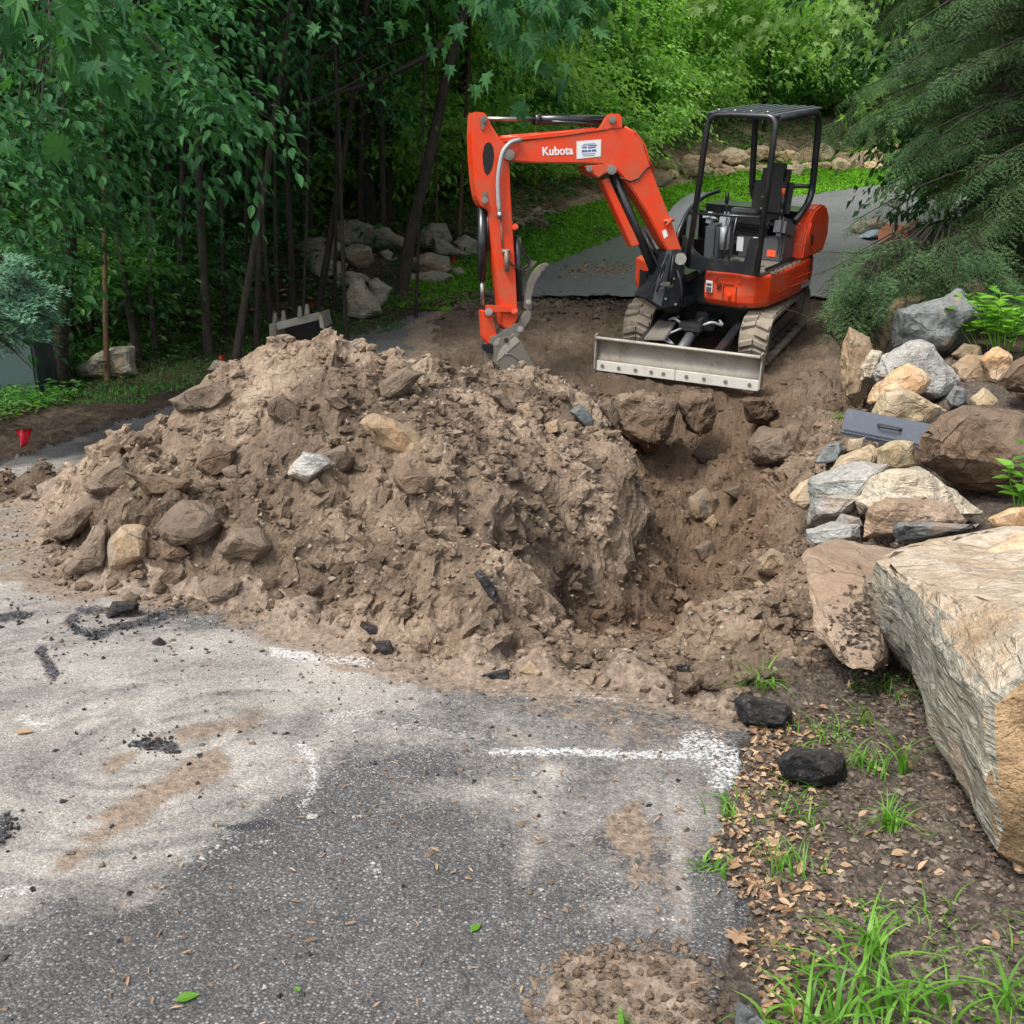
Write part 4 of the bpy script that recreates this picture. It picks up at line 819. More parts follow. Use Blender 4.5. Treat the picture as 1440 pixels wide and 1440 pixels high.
# ------------------------------------------------------------ the excavator
def rotm(yaw, pit, rol):
    return np.array((Matrix.Rotation(yaw, 3, 'Z') @ Matrix.Rotation(pit, 3, 'X') @ Matrix.Rotation(rol, 3, 'Y')))
EX = np.array([2.324, 12.499, -.07]); EM = rotm(-.451, .119, .053)
EH = EM @ np.array(Matrix.Rotation(-.17, 3, 'Z'))
U = lambda p: EX + EM @ np.array(p, float)
H = lambda p: EX + EH @ np.array(p, float)
def hp(px, py, axis, val):
    n = EH[:, axis]; w = onplane(px, py, EX + n * val, n); return EH.T @ (w - EX)
exc = empty('mini_excavator', tuple(EX), 'orange and black mini excavator with canopy, its arm stretched over the dirt pile', 'excavator')
for sx in (-1, 1):
    x0, x1 = sx * .475, sx * .775; xc = (x0 + x1) / 2
    prof_ = [];
    L0, L1, zt, zb = -1.02, 1.02, .50, .03
    for a in np.linspace(-90, 90, 9)[::-1]: prof_.append((L1 - .24 + .24 * math.cos(R(a)), (zt + zb) / 2 + .235 * math.sin(R(a))))
    for a in np.linspace(-90, -270, 9): prof_.append((L0 + .24 + .24 * math.cos(R(a)), (zt + zb) / 2 + .235 * math.sin(R(a))))
    loop = prof_ + [prof_[0]]
    # belt
    b = bmesh.new(); ri = []
    dense = []
    for (a, c), (d, e) in zip(loop[:-1], loop[1:]):
        k = max(1, int(math.hypot(d - a, e - c) / .06))
        for i in range(k): dense.append((a + (d - a) * i / k, c + (e - c) * i / k))
    n = len(dense); dn = []
    for i in range(n):
        t = np.array(dense[(i + 1) % n]) - np.array(dense[i - 1]); t = t / np.linalg.norm(t); dn.append((t[1] * -1, t[0]))
    sgn = 1 if np.dot(dn[0], (dense[0][0], dense[0][1] - .26)) > 0 else -1
    for i, (y, z) in enumerate(dense):
        ny, nz = dn[i][0] * sgn, dn[i][1] * sgn
        ri.append([b.verts.new(Vector(U((xx, y + ny * o, z + nz * o)))) for xx, o in ((xc - .15, 0), (xc + .15, 0), (xc + .15, -.035), (xc - .15, -.035))])
    for i in range(n):
        A, B = ri[i], ri[(i + 1) % n]
        for k in range(4): b.faces.new((A[k], A[(k + 1) % 4], B[(k + 1) % 4], B[k]))
    tr = MB().add(b).build('rubber_track', 'rubber', exc)
    # lugs
    lg = MB()
    per = np.r_[0, np.cumsum([math.dist(dense[i], dense[(i + 1) % n]) for i in range(n)])]; NL = 40
    for k in range(NL):
        for hs_, xo in ((-1, -.073), (1, .073)):
            s_ = (k + (.0 if hs_ < 0 else .5)) / NL * per[-1]; i = min(int(np.searchsorted(per, s_, 'right')) - 1, n - 1)
            y, z = dense[i]; ny, nz = dn[i][0] * sgn, dn[i][1] * sgn; ty, tz = -nz, ny
            bb = bmesh.new(); bmesh.ops.create_cube(bb, size=1)
            for v in bb.verts:
                q = .07 if v.co.z < 0 else .046
                lx = v.co.x * .135 + xo + xc; tt_ = v.co.y * q + .022 * hs_ * (v.co.x * 2); oo = .0 if v.co.z < 0 else .028
                v.co = Vector(U((lx, y + ty * tt_ + ny * oo, z + tz * tt_ + nz * oo)))
            lg.add(bb)
    lg.build('tread_lugs', 'rubber', tr, kind='stuff')
    fr = MB(U).box((xc, 0, .27), (.17, 1.35, .2), bev=.02)
    fr.box((sx * .70, 0, .16), (.04, 1.5, .1), bev=.01)
    fr.build('track_frame', 'black', exc)
    for yy, rr_ in ((-.78, .2), (.78, .2), (-.4, .075), (-.13, .075), (.13, .075), (.4, .075)):
        z_ = .265 if rr_ > .1 else .14
        MB(U).tube([(xc - .09, yy, z_), (xc + .09, yy, z_)], rr_, 20).tube([(xc - .11, yy, z_), (xc + .11, yy, z_)], rr_ * .35, 12).build('roller' if rr_ < .1 else ('idler' if yy < 0 else 'sprocket'), 'black' if rr_ < .1 else 'worn', exc)
MB(U).box((0, 0, .36), (.95, .7, .22), bev=.03).box((0, -.55, .33), (.3, .5, .12), bev=.02).build('undercarriage_frame', 'black', exc)
MB(U).tube([(0, .05, .44), (0, .05, .62)], .34, 28).build('slew_ring', 'black', exc)
# blade
by, zb = -1.576, -.045
pr = [(0, .0), (.012, .13), (.045, .25), (.02, .34), (-.02, .375), (-.05, .37), (-.045, .34), (.0, .30), (.02, .24), (-.02, .13), (-.03, 0)]
bl = MB(U); bb = bmesh.new(); rows = []
prf = [(-.0, .09), (.04, .15), (.055, .22), (.04, .29), (.0, .345), (-.035, .368), (-.055, .36), (-.05, .335), (.015, .33), (.075, .29), (.09, .22), (.075, .15), (.05, .09)]
for xx in np.linspace(-.85, .85, 9): rows.append([bb.verts.new(Vector(U((xx, by + a, zb + c)))) for a, c in prf])
for A, B in zip(rows[:-1], rows[1:]):
    for k in range(len(prf)): f = bb.faces.new((A[k], B[k], B[(k + 1) % len(prf)], A[(k + 1) % len(prf)])); f.smooth = True
bb.faces.new(rows[0]); bb.faces.new(rows[-1][::-1]); bl.add(bb); blade = bl.build('dozer_blade', 'blade', exc)
for sx in (-1, 1):
    MB(U).prism([(sx * .852, by - .04, zb + .02), (sx * .852, by + .10, zb + .02), (sx * .852, by + .11, zb + .3), (sx * .852, by + .03, zb + .385), (sx * .852, by - .05, zb + .38), (sx * .852, by - .02, zb + .3)], EM @ np.array([sx * .016, 0, 0]), .004).build('end_plate', 'blade', blade)
MB(U).box((-.425, by + .005, zb + .052), (.845, .03, .105), bev=.004).box((.425, by + .005, zb + .052), (.845, .03, .105), bev=.004).build('cutting_edge', 'edge', blade)
for xx in (-.78, -.6, -.42, -.25, -.12, .12, .3, .52, .76):
    MB(U).tube([(xx, by - .018, zb + .055), (xx, by - .003, zb + .055)], .02, 10).build('bolt', 'worn', blade)
for sx in (-1, 1): MB(U).prism([(sx * .30, by + .07, .12), (sx * .36, by + .07, .30), (sx * .36, -.45, .42), (sx * .30, -.45, .24)], EM @ np.array([sx * .09, 0, 0]), .01).build('blade_arm', 'black', exc)
MB(U).prism([(-.38, by + .09, .30), (-.16, by + .09, .32), (-.2, -1.0, .37), (-.40, -1.0, .37)], EM @ np.array([0, 0, .03]), .008).build('step_plate', 'worn', exc)
cyl = MB(U).tube([(0, by + .1, .22), (0, -1.05, .32)], .055, 14).tube([(0, -1.1, .33), (0, -1.02, .345)], .07, 14).build('blade_cylinder', 'plastic', exc)
MB(U).tube([(0, -1.05, .33), (0, -.75, .40)], .026, 10).build('rod', 'chrome', cyl)
MB(U).box((0, -1.12, .40), (.24, .1, .09), bev=.012).build('valve_block', 'black', exc)
MB(U).box((0, -.72, .42), (.14, .12, .1), bev=.02).build('cylinder_mount', 'black', exc)
for sx in (-1, 1):
    MB(U).tube(arc([(sx * .12, -1.1, .42), (sx * .2, -1.08, .46), (sx * .30, -.98, .40), (sx * .22, -.85, .42)], .08), .014, 8).build('hose', 'lightgrey', exc)
    MB(U).tube(arc([(-.09, -1.14 - .02 * sx, .38), (-.2, -1.25, .33), (-.22, -1.28 - .05 * sx, .28), (-.12, -1.32, .25)], .05), .011, 8).build('hose', 'lightgrey', exc)
# --- house: skirt panels
def ringloft(T, rings, mat, name, parent, smooth=False, cap=True, bev=0):
    b = bmesh.new(); Rr = [[b.verts.new(Vector(T(p))) for p in r] for r in rings]; n = len(rings[0])
    for A, B in zip(Rr[:-1], Rr[1:]):
        for k in range(n): f = b.faces.new((A[k], A[(k + 1) % n], B[(k + 1) % n], B[k])); f.smooth = smooth
    if cap: b.faces.new(Rr[0][::-1]); b.faces.new(Rr[-1])
    bmesh.ops.recalc_face_normals(b, faces=b.faces[:])
    if bev: bmesh.ops.bevel(b, geom=b.edges[:], offset=bev, segments=2, affect='EDGES', clamp_overlap=True)
    return MB().add(b).build(name, mat, parent)
def inset(poly, k, z, c=(.3, 0)): return [(c[0] + (x - c[0]) * k, c[1] + (y - c[1]) * k, z) for x, y in poly]
SK = [(.16, -.80), (.56, -.82), (.70, -.76), (.80, -.62), (.83, -.2), (.82, .25), (.77, .62), (.60, .62), (.62, -.2), (.5, -.55), (.16, -.6)]
skirt = ringloft(H, [inset(SK, .93, .575), inset(SK, .985, .635), inset(SK, 1, .72), inset(SK, 1, .895), inset(SK, .985, .915)], 'orange', 'skirt_panel', exc, bev=.006)
SL = [(-.76, -.62), (-.60, -.74), (-.5, -.74), (-.5, -.4), (-.62, .3), (-.78, .3), (-.82, -.2)]
ringloft(H, [inset(SL, .95, .6, (-.6, -.2)), inset(SL, 1, .68, (-.6, -.2)), inset(SL, 1, .92, (-.6, -.2))], 'orange', 'skirt_panel', exc, bev=.01)
for x, z in ((.29, .865), (.55, .86), (.45, .70)): MB(H).tube([(x, -.832, z), (x, -.80, z)], .022, 12).tube([(x, -.838, z), (x, -.83, z)], .009, 8).build('bolt', 'orange', skirt)
MB(H).box((.225, -.822, .765), (.075, .006, .12), bev=.002).build('decal', 'white', skirt)
MB(H).box((.225, -.826, .785), (.06, .004, .03), bev=0).box((.225, -.826, .735), (.06, .004, .05), bev=0).build('print', 'plastic', skirt)
for k in range(4): MB(H).box((.335, -.824, .755 + .018 * k), (.055, .008, .007), bev=0).build('vent_slot', 'gap_black', skirt)
MB(H).box((.44, -.824, .81), (.12, .006, .006), bev=0).box((.385, -.824, .70), (.005, .006, .2), bev=0).box((.53, -.824, .70), (.005, .006, .2), bev=0).build('panel_seam', 'gap_black', skirt)
a_ = Matrix.Rotation(R(-2), 3, 'Z')
MB(H).box((.828, .1, .775), (.012, .6, .012), a_, .003).box((.828, -.05, .705), (.012, .75, .012), a_, .003).build('pressed_ridge', 'orange', skirt)
MB(H).box((.828, .30, .66), (.01, .22, .055), a_, .002).build('reflector', 'lightgrey', skirt)
for k in range(7): MB(H).box((.79 - .001 * k, -.55 + .115 * k, .922), (.05, .075, .02), Matrix.Rotation(R(14), 3, 'Z'), .005).build('grip_tooth', 'worn', skirt)
# counterweight and engine deck
CW_ = [(.80, .5)] + [(.02 + .82 * math.cos(R(a)), .15 + .86 * math.sin(R(a))) for a in range(30, 151, 10)] + [(-.76, .5), (-.7, .2), (.7, .2)]
ringloft(H, [inset(CW_, .95, .52, (0, .4)), inset(CW_, 1, .6, (0, .4)), inset(CW_, 1, .95, (0, .4)), inset(CW_, .96, 1.02, (0, .4))], 'black', 'counterweight', exc, bev=.01)
MB(H).box((0, -.1, .70), (1.3, 1.3, .3), bev=.03).build('swing_platform', 'black', exc)
hood = ringloft(H, [[(x, y, z) for y, z in [(.20, .93), (.80, .93), (.90, 1.1), (.88, 1.3), (.78, 1.42), (.60, 1.46), (.42, 1.42), (.28, 1.28), (.22, 1.1)]] for x in (.66, .70, .80)], 'orange', 'engine_side_cover', exc, bev=.02)
MB(H).prism([(.815, .36 + .075 * math.cos(a), 1.17 + .13 * math.sin(a)) for a in np.linspace(0, 6.283, 20)[:-1]], EH @ np.array([-.02, 0, 0]), .004).build('cover_recess', 'orange', hood)
MB(H).prism([(.822, .38 + .03 * math.cos(a), 1.12 + .06 * math.sin(a)) for a in np.linspace(0, 6.283, 16)[:-1]], EH @ np.array([-.01, 0, 0]), 0).build('hand_hole_shade', 'gap_black', hood)  # black plate on the cover paints the shade inside the hand hole
MB(H).box((.05, .66, 1.13), (1.25, .52, .5), bev=.08).build('engine_cover', 'black', exc)
# floor, seat and controls
MB(H).box((.36, -.40, .935), (.80, .70, .03), bev=.006).build('floor_mat', 'worn', exc)
MB(H).box((.745, -.28, .955), (.02, .72, .05), bev=.004).build('floor_sill', 'black', exc)
MB(H).box((.44, .05, 1.07), (.50, .34, .26), bev=.02).build('seat_base', 'plastic', exc)
MB(H).box((.42, -.125, 1.09), (.11, .006, .18), bev=.002).build('decal', 'white', exc)
MB(H).box((.22, -.125, 1.09), (.075, .006, .15), bev=.002).build('decal', 'white', exc)
MB(H).box((.58, -.125, 1.03), (.10, .006, .07), bev=.002).build('decal', 'ribbon', exc, label='orange warning decal')
seat = MB(H).box((.36, .02, 1.33), (.46, .44, .1), bev=.04).build('seat_cushion', 'seat', exc)
for k in range(4): MB(H).box((.36, .03, 1.215 + .022 * k), (.34 - .02 * (k % 2), .34, .016), bev=.006).build('suspension_bellow', 'seat', exc)
rb = Matrix.Rotation(R(-10), 3, 'X')
MB(H).box((.36, .30, 1.54), (.44, .13, .44), rb, .06).box((.36, .36, 1.76), (.32, .12, .24), rb, .055).build('seat_back', 'seat', exc)
for x, k in ((.66, 1), (.04, 0)):
    cn = MB(H).box((x, -.02, 1.28), (.13, .36, .2), Matrix.Rotation(R(-16), 3, 'X'), .04).box((x, -.06, 1.13), (.08, .12, .24), bev=.02).build('arm_console', 'lightgrey' if k == 0 else 'plastic', exc)
    MB(H).tube([(x, -.13, 1.36), (x + .005, -.15, 1.52)], .012, 8).build('lever', 'black', cn)
    MB(H).tube([(x + .005, -.15, 1.50), (x + .006, -.155, 1.56), (x + .007, -.157, 1.61)], [.018, .024, .02], 10).build('joystick_grip', 'seat', cn)
lv = MB(H).tube([(.60, .02, 1.38), (.61, -.02, 1.62)], .007, 8).build('blade_lever', 'worn', exc)
MB(H).tube([(.61, -.02, 1.61), (.612, -.028, 1.68)], [.016, .02], 10).build('knob', 'ribbon', lv)
for x in (.19, .26):
    MB(H).tube([(x, -.46, .96), (x + .01, -.44, 1.22), (x + .03, -.40, 1.45)], .013, 8).build('travel_lever', 'black', exc)
for x in (.08, .2, .33): MB(H).box((x, -.50, .965), (.09, .13, .018), Matrix.Rotation(R(20), 3, 'X'), .004).build('pedal', 'black', exc)
MB(H).box((.0, -.30, 1.12), (.15, .2, .38), bev=.03).build('side_console', 'plastic', exc)
MB(H).box((-.06, -.30, 1.36), (.15, .17, .12), Matrix.Rotation(R(-20), 3, 'X'), .05).build('meter_panel', 'lightgrey', exc)
MB(H).tube([(.10, -.28, 1.05), (.10, -.28, 1.28)], .06, 14).build('fluid_bottle', 'lightgrey', exc)
MB(H).box((.15, .1, 1.40), (.3, .1, .05), bev=.015).build('control_bracket', 'plastic', exc)
# left shroud: curved shell rising from the front to the rear
b = bmesh.new(); rows = []
for k, a in enumerate(np.linspace(0, 90, 10)):
    y = -.62 + .95 * (1 - math.cos(R(a))) ; z = .95 + .58 * math.sin(R(a)); rows.append([b.verts.new(Vector(H(p))) for p in ((-.30, y, z), (-.58, y + .03, z - .02), (-.66, y + .05, z - .12), (-.68, y + .05, .93))])
for A, B in zip(rows[:-1], rows[1:]):
    for k in range(3): f = b.faces.new((A[k], A[k + 1], B[k + 1], B[k])); f.smooth = True
bmesh.ops.solidify(b, geom=b.faces[:], thickness=.02)
MB().add(b).build('tank_cover', 'lightgrey', exc)
MB(H).tube(arc([(-.29, -.64, .95), (-.29, -.6, 1.2), (-.29, -.36, 1.44), (-.29, -.0, 1.535), (-.29, .35, 1.54)], .2), .022, 8).build('cover_trim', 'black', exc)
# canopy frame (placed from the posts as seen, on the front, side and roof planes)
yf = -.719; zt = 2.43; xl, xr = .402 - .352, .402 + .352; yr = yf + 1.117
fl_b = hp(967, 372, 1, yf - .17); fr_b = hp(1064, 386, 1, yf - .17)
front_l = arc([(fl_b[0], yf - .17, fl_b[2] - .02), (xl, yf - .015, zt - .03), (xl + .02, yf + .1, zt)], .14)
fr0 = MB(H).tube([tuple(fl_b)] + arc([tuple(fl_b), (xl + .0, yf, zt - .01), (xl + .25, yf, zt)], .13)[1:] + arc([(xl + .25, yf, zt), (xr, yf, zt), tuple(fr_b)], .10)[1:], .031, 12).build('front_post', 'black', exc)
MB(H).tube(arc([(xr, yf + .03, zt - .02), (xr, yr, zt - .02), (xr - .02, yr + .06, 1.52), (xr - .05, yr - .28, 1.33)], .17), .036, 12).build('side_frame', 'black', exc)
MB(H).tube(arc([(xl, yf + .03, zt - .02), (xl, yr, zt - .02), (xl, yr + .06, 1.55), (xl + .1, yr + .1, 1.35)], .15), .034, 12).build('side_frame', 'black', exc)
MB(H).tube([(xl, yr + .04, 1.62), (xr - .01, yr + .05, 1.66)], .022, 10).build('rear_crossbar', 'black', exc)
a0 = hp(971, 300, 1, yf - .1); a1 = hp(1074, 306, 1, yf - .1)
MB(H).tube([tuple(a0), tuple(a1)], .014, 8).build('front_crossbar', 'black', exc)
rf = MB(H).box(((xl + xr) / 2, (yf + yr) / 2 + .01, zt + .012), (xr - xl + .03, yr - yf + .02, .02), bev=.006).build('canopy_roof', 'roofmetal', exc)
for k in range(7): MB(H).box((xl + .06 + (xr - xl - .12) * k / 6, (yf + yr) / 2, zt + .028), (.035, yr - yf - .04, .014), bev=.005).build('roof_rib', 'roofmetal', rf)
for k in range(4): MB(H).tube([(xl + .09 + .17 * k, yf + .03, zt + .026), (xl + .09 + .17 * k, yf + .03, zt + .046)], .014, 8).build('bolt', 'chrome', rf)
for px, py in ((988, 200), (976, 270), (1084, 204), (1083, 221), (1072, 277), (1070, 293), (1071, 375), (972, 341)):
    q = hp(px, py, 1, yf - .12 * (py - 170) / 200 - .03); MB(H).tube([tuple(q), (q[0], q[1] + .05, q[2])], .009, 8).build('bolt', 'chrome', fr0)
# lower front panel with its scooped opening
pts_px = [(960, 330), (969, 338), (977, 352), (987, 361), (1000, 364), (1046, 368), (1050, 350), (1055, 335), (1068, 335), (1064, 389), (1030, 384), (968, 378), (955, 366)]
pp = [tuple(hp(a, b_, 1, yf - .17)) for a, b_ in pts_px]
MB(H).prism(pp, EH @ np.array([0, .02, 0]), .004).build('front_panel', 'black', exc)
# --- swing bracket, boom, arm, bucket in their own upright plane
Bd = np.array([-.94, -.341, 0]); Bd /= np.linalg.norm(Bd); Bn = np.array([.341, -.94, 0]); Bn /= np.linalg.norm(Bn)   # Bn points to the camera side
BP = np.array(H((-.02, -.98, 1.0)))
d_c3 = lambda a, b: (620 + a / 3.6, 140 + b / 3.6)
d_c7 = lambda a, b: (640 + a / 7.58, 340 + b / 7.58)
def bp(px, py, off): return tuple(onplane(px, py, BP + Bn * off, Bn))
def B3(L, off): return [bp(*d_c3(a, b), off) for a, b in L]
def B7(L, off): return [bp(*d_c7(a, b), off) for a, b in L]
boom_poly = [(318,212),(345,205),(400,212),(620,185),(760,165),(850,152),(925,143),(975,165),(1020,215),(1045,290),(1065,350),(1100,440),(1140,540),(1185,660),(1222,765),(1205,800),(1165,790),(1120,720),(1050,585),(985,480),(935,410),(905,375),(870,345),(815,328),(740,324),(500,322),(375,315),(335,305),(312,262)]
boom = MB().prism(B3(boom_poly, .095), -Bn * .19, .012).build('boom', 'orange', exc)
MB().prism(B3([(320,203),(620,172),(850,138),(850,150),(620,184),(320,214)], .105), -Bn * .21, .003).build('top_flange', 'orange', boom)
MB().tube(B3([(300,196),(420,188),(620,166),(780,150)], .05), .014, 8).build('hydraulic_pipe', 'orange', boom)
MB().tube(B3([(300,190),(420,180),(620,160),(780,146)], -.02), .014, 8).build('hydraulic_pipe', 'orange', boom)
MB().tube(B3([(930,140),(985,170),(1030,230),(1050,300),(1075,360)], .03), .013, 8).build('hydraulic_pipe', 'orange', boom)
for so in (.10, -.075): MB().prism(B3([(800,150),(835,90),(855,72),(905,72),(918,92),(920,145)], so), -Bn * .03, .006).build('cylinder_bracket', 'orange', boom)
MB().prism(B3([(725,335),(770,380),(800,398),(830,375),(860,372),(900,350),(850,325)], .11), -Bn * .22, .01).build('cylinder_lug', 'orange', boom)
def pin(a, b, r, o0, o1, mat='chrome', par=boom, cv=d_c3):
    MB().tube([bp(*cv(a, b), o0), bp(*cv(a, b), o1)], r, 16).tube([bp(*cv(a, b), o0 + .012), bp(*cv(a, b), o0)], r * .55, 12).build('pin', mat, par)
pin(868,102,.035,.12,-.12); pin(866,355,.045,.135,-.13); pin(345,278,.05,.14,-.14); pin(752,350,.03,.12,-.12)
MB().tube(B3([(905,395),(960,415),(1000,400),(1040,350),(1070,335)], .105), .008, 6).build('cable', 'seat', boom)
MB().tube(B3([(1130,615),(1180,610)], .11), .014, 8).tube(B3([(1140,640),(1170,600)], .12), .012, 8).build('pipe_clamp', 'orange', boom)
MB().prism(B3([(1120,665),(1140,658),(1150,690),(1130,705)], .0975), -Bn * .002, 0).build('decal', 'white', boom)
# lettering on the boom
def text(name, s, p_left, p_right, mat, parent, off, thick=0.0):
    cu = bpy.data.curves.new(name, 'FONT'); cu.body = s; cu.size = 1; cu.offset = thick; cu.extrude = .002
    o = bpy.data.objects.new(name, cu); col.objects.link(o); dg = bpy.context.evaluated_depsgraph_get(); me = bpy.data.meshes.new_from_object(o.evaluated_get(dg)); bpy.data.objects.remove(o)
    vs = np.array([v.co[:] for v in me.vertices]); x0, x1 = vs[:, 0].min(), vs[:, 0].max()
    A = np.array(bp(*d_c3(*p_left), off)); B = np.array(bp(*d_c3(*p_right), off)); ex_ = (B - A); s_ = np.linalg.norm(ex_) / (x1 - x0); ex_ /= np.linalg.norm(ex_); ez = np.cross(ex_, Bn); ez = ez if ez[2] > 0 else -ez
    base_ = np.array(parent.location) + (np.array(parent.parent.location) if parent.parent else 0)
    for v in me.vertices:
        q = A + ex_ * (v.co.x - x0) * s_ + ez * v.co.y * s_ * 1.0 + Bn * v.co.z - base_; v.co = q
    me.materials.clear(); me.materials.append(M[mat]); return obj(name, me, parent)
text('lettering', 'Kubota', (515,283), (670,276), 'white', boom, .0965, .022)
st = MB().prism(B3([(688,211),(811,202),(809,288),(688,301)], .098), -Bn * .003, 0).build('sticker', 'white', boom)
for (a, b, w_, h_) in [(722,225,60,3),(714,233,26,4),(714,241,26,6),(745,231,44,6),(745,241,38,6),(714,256,14,12),(730,255,12,12),(746,254,14,11),(764,253,22,11),(715,275,66,3),(720,284,56,3)]:
    MB().prism(B3([(a, b), (a + w_, b - w_ * .055), (a + w_, b - w_ * .055 + h_), (a, b + h_)], .0995), -Bn * .001, 0).build('printed_line', 'blue', st)
# arm
arm_poly = [(163,66),(180,62),(226,66),(238,88),(255,125),(280,165),(310,205),(335,240),(347,300),(352,400),(355,480),(362,600),(370,720),(380,880),(388,1030),(392,1110),(365,1150),(335,1165),(312,1150),(305,1060),(292,960),(270,800),(252,640),(243,560),(205,542),(185,500),(172,420),(162,300),(158,180)]
arm = MB().prism(B3(arm_poly, .085), -Bn * .17, .012).build('arm', 'orange', exc)
MB().prism(B3([(240,215),(255,222),(266,245),(270,290),(262,340),(248,372),(235,385),(222,370),(214,330),(211,280),(218,240),(228,222)], .087), -Bn * .004, 0).build('hole_shade_plate', 'gap_black', arm)  # solid black plate stands in for the shaded inside of the hole
pin(218,100,.032,.11,-.11,par=arm); pin(222,510,.03,.11,-.11,par=arm); pin(376,645,.03,.1,-.1,'orange',arm)
for pl in ([(200,95),(235,90),(215,158),(205,150)], [(212,470),(235,465),(232,505),(212,512)]): MB().prism(B3(pl, .10), -Bn * .012, .003).build('lock_plate', 'worn', arm)
MB().prism(B3([(395,225),(400,250),(360,305),(320,300),(330,250)], .11), -Bn * .012, .004).build('lock_plate', 'orange', arm)
hs1 = MB().tube([tuple(p) for p in arc(B3([(405,203),(355,212),(312,260),(288,380),(290,500),(298,590)], .13), .12)], .02, 10).build('hose', 'lightgrey', exc)
MB().tube(B3([(297,570),(300,604)], .13), .026, 10).build('fitting', 'chrome', hs1)
MB().tube(B3([(303,600),(312,750)], .10), .008, 8).tube(B3([(330,760),(335,870)], .115), .022, 10).tube(B3([(310,770),(350,765)], .11), .018, 8).build('valve', 'worn', arm)
MB().tube([tuple(p) for p in arc(B3([(345,815),(390,860),(440,870),(450,840),(410,770),(400,700)], .11), .06)], .009, 8).build('hose', 'seat', arm)
# cylinders
c1 = MB().tube(B3([(472,101),(830,103)], 0), .044, 16).tube(B3([(472,101),(500,101)], 0), .052, 16).tube(B3([(560,112),(680,118),(800,128)], .05), .014, 8).build('arm_cylinder', 'black', exc)
MB().tube(B3([(225,98),(475,100)], 0), .022, 12).build('rod', 'chrome', c1)
c2_ = MB().tube(B3([(208,548),(207,915)], -.01), .044, 16).tube(B3([(236,560),(240,770)], .02), .013, 8).build('bucket_cylinder', 'black', exc)
MB().tube(B3([(208,910),(210,1040)], -.01), .022, 12).build('rod', 'chrome', c2_)
c3c = MB().tube(B3([(870,370),(985,650),(1095,905)], 0), .045, 16).build('boom_cylinder', 'black', exc)
MB().prism(B3([(815,410),(848,395),(1008,735),(968,748)], .06), -Bn * .12, .008).build('cylinder_guard', 'orange', c3c)
MB().tube(B3([(1060,850),(1130,955)], 0), .024, 12).build('rod', 'chrome', c3c)
for k, (q0, q1) in enumerate([((1020,640),(1130,880)), ((960,590),(1100,800)), ((1170,720),(1215,860)), ((1040,700),(1150,930)), ((1180,770),(1160,950))]):
    m_ = ((q0[0] + q1[0]) / 2 + 12 * (-1) ** k, (q0[1] + q1[1]) / 2); MB().tube([tuple(p) for p in arc(B3([q0, m_, q1], .02 + .03 * k - .05), .2)], .013, 8).build('hose', 'seat', exc)
# linkage
ln = MB().prism(B3([(225,1040),(375,1045),(388,1062),(386,1082),(370,1090),(350,1078),(262,1078),(235,1092)], .12), -Bn * .03, .006).build('link', 'orange', exc)
MB().prism(B3([(225,1040),(375,1045),(388,1062),(386,1082),(370,1090),(350,1078),(262,1078),(235,1092)], -.09), -Bn * .03, .006).build('link', 'orange', exc)
pin(242,1075,.036,.135,-.13,par=exc); pin(374,1072,.03,.13,-.12,'orange',exc)
MB().prism(B3([(212,1070),(258,1070),(285,1190),(275,1225),(240,1240),(222,1210)], .07), -Bn * .14, .01).build('bucket_link', 'orange', exc)
# coupler, bucket, thumb
MB().prism(B3([(250,1200),(300,1185),(360,1135),(400,1130),(420,1160),(395,1200),(330,1225),(280,1250),(250,1240)], .09), -Bn * .18, .01).build('coupler', 'worn', exc)
bk = MB().prism(B7([(430,1100),(480,1030),(560,1010),(640,985),(700,1055),(790,1220),(880,1400),(860,1520),(560,1540),(440,1380)], .17), -Bn * .02, .005)
bk.prism(B7([(430,1100),(480,1030),(560,1010),(640,985),(700,1055),(790,1220),(880,1400),(860,1520),(560,1540),(440,1380)], -.20), -Bn * .02, .005)
bk.prism(B7([(430,1100),(480,1030),(500,1050),(460,1120),(470,1370),(580,1500),(560,1540),(440,1380)], .155), -Bn * .36, .004)
bk.prism(B7([(640,985),(700,1055),(880,1400),(860,1410),(690,1075),(620,1000)], .155), -Bn * .36, .004)
bucket = bk.build('bucket', 'worn', exc)
MB().prism(B7([(690,1060),(445,1280),(470,1170),(520,1110),(640,1010)], .176), -Bn * .006, .002).build('side_gusset', 'blade', bucket)
MB().tube([tuple(p) for p in B7([(520,1190),(600,1200),(680,1260),(720,1340),(735,1400)], .175)], .006, 6).build('weld_bead', 'worn', bucket)
for k in range(5):
    o_ = -.34 + k * .09; MB().prism(B7([(300,1090),(400,1100),(420,1200),(330,1180),(285,1130)], .08 + o_ * .6), -Bn * .03, .006).build('tooth', 'black', bucket)
pin(450,1080,.034,.16,-.16,'worn',bucket,d_c7); pin(545,1045,.02,.185,.14,'gap_black',bucket,d_c7)
th = MB().prism(B3([(548,828),(535,826),(500,840),(465,880),(440,940),(428,1000),(425,1060),(440,1068),(462,1060),(460,1000),(475,940),(490,905),(505,890),(510,870),(528,865),(530,850),(548,842)], .06), -Bn * .05, .006).build('thumb', 'worn', exc)
MB().prism(B3([(490,820),(465,815),(440,840),(420,880),(430,900),(450,870)], -.06), -Bn * .05, .006).build('tine', 'worn', th)
MB().prism(B3([(440,1066),(460,1072),(455,1110),(410,1180),(385,1195),(375,1165),(410,1100)], .075), -Bn * .1, .006).build('thumb_link', 'worn', exc)
pin(402,1162,.03,.1,-.1,'chrome',exc); pin(443,1025,.026,.08,-.04,'chrome',exc)
MB().tube(B3([(385,690),(395,1020)], 0), .038, 14).build('thumb_cylinder', 'black', exc)
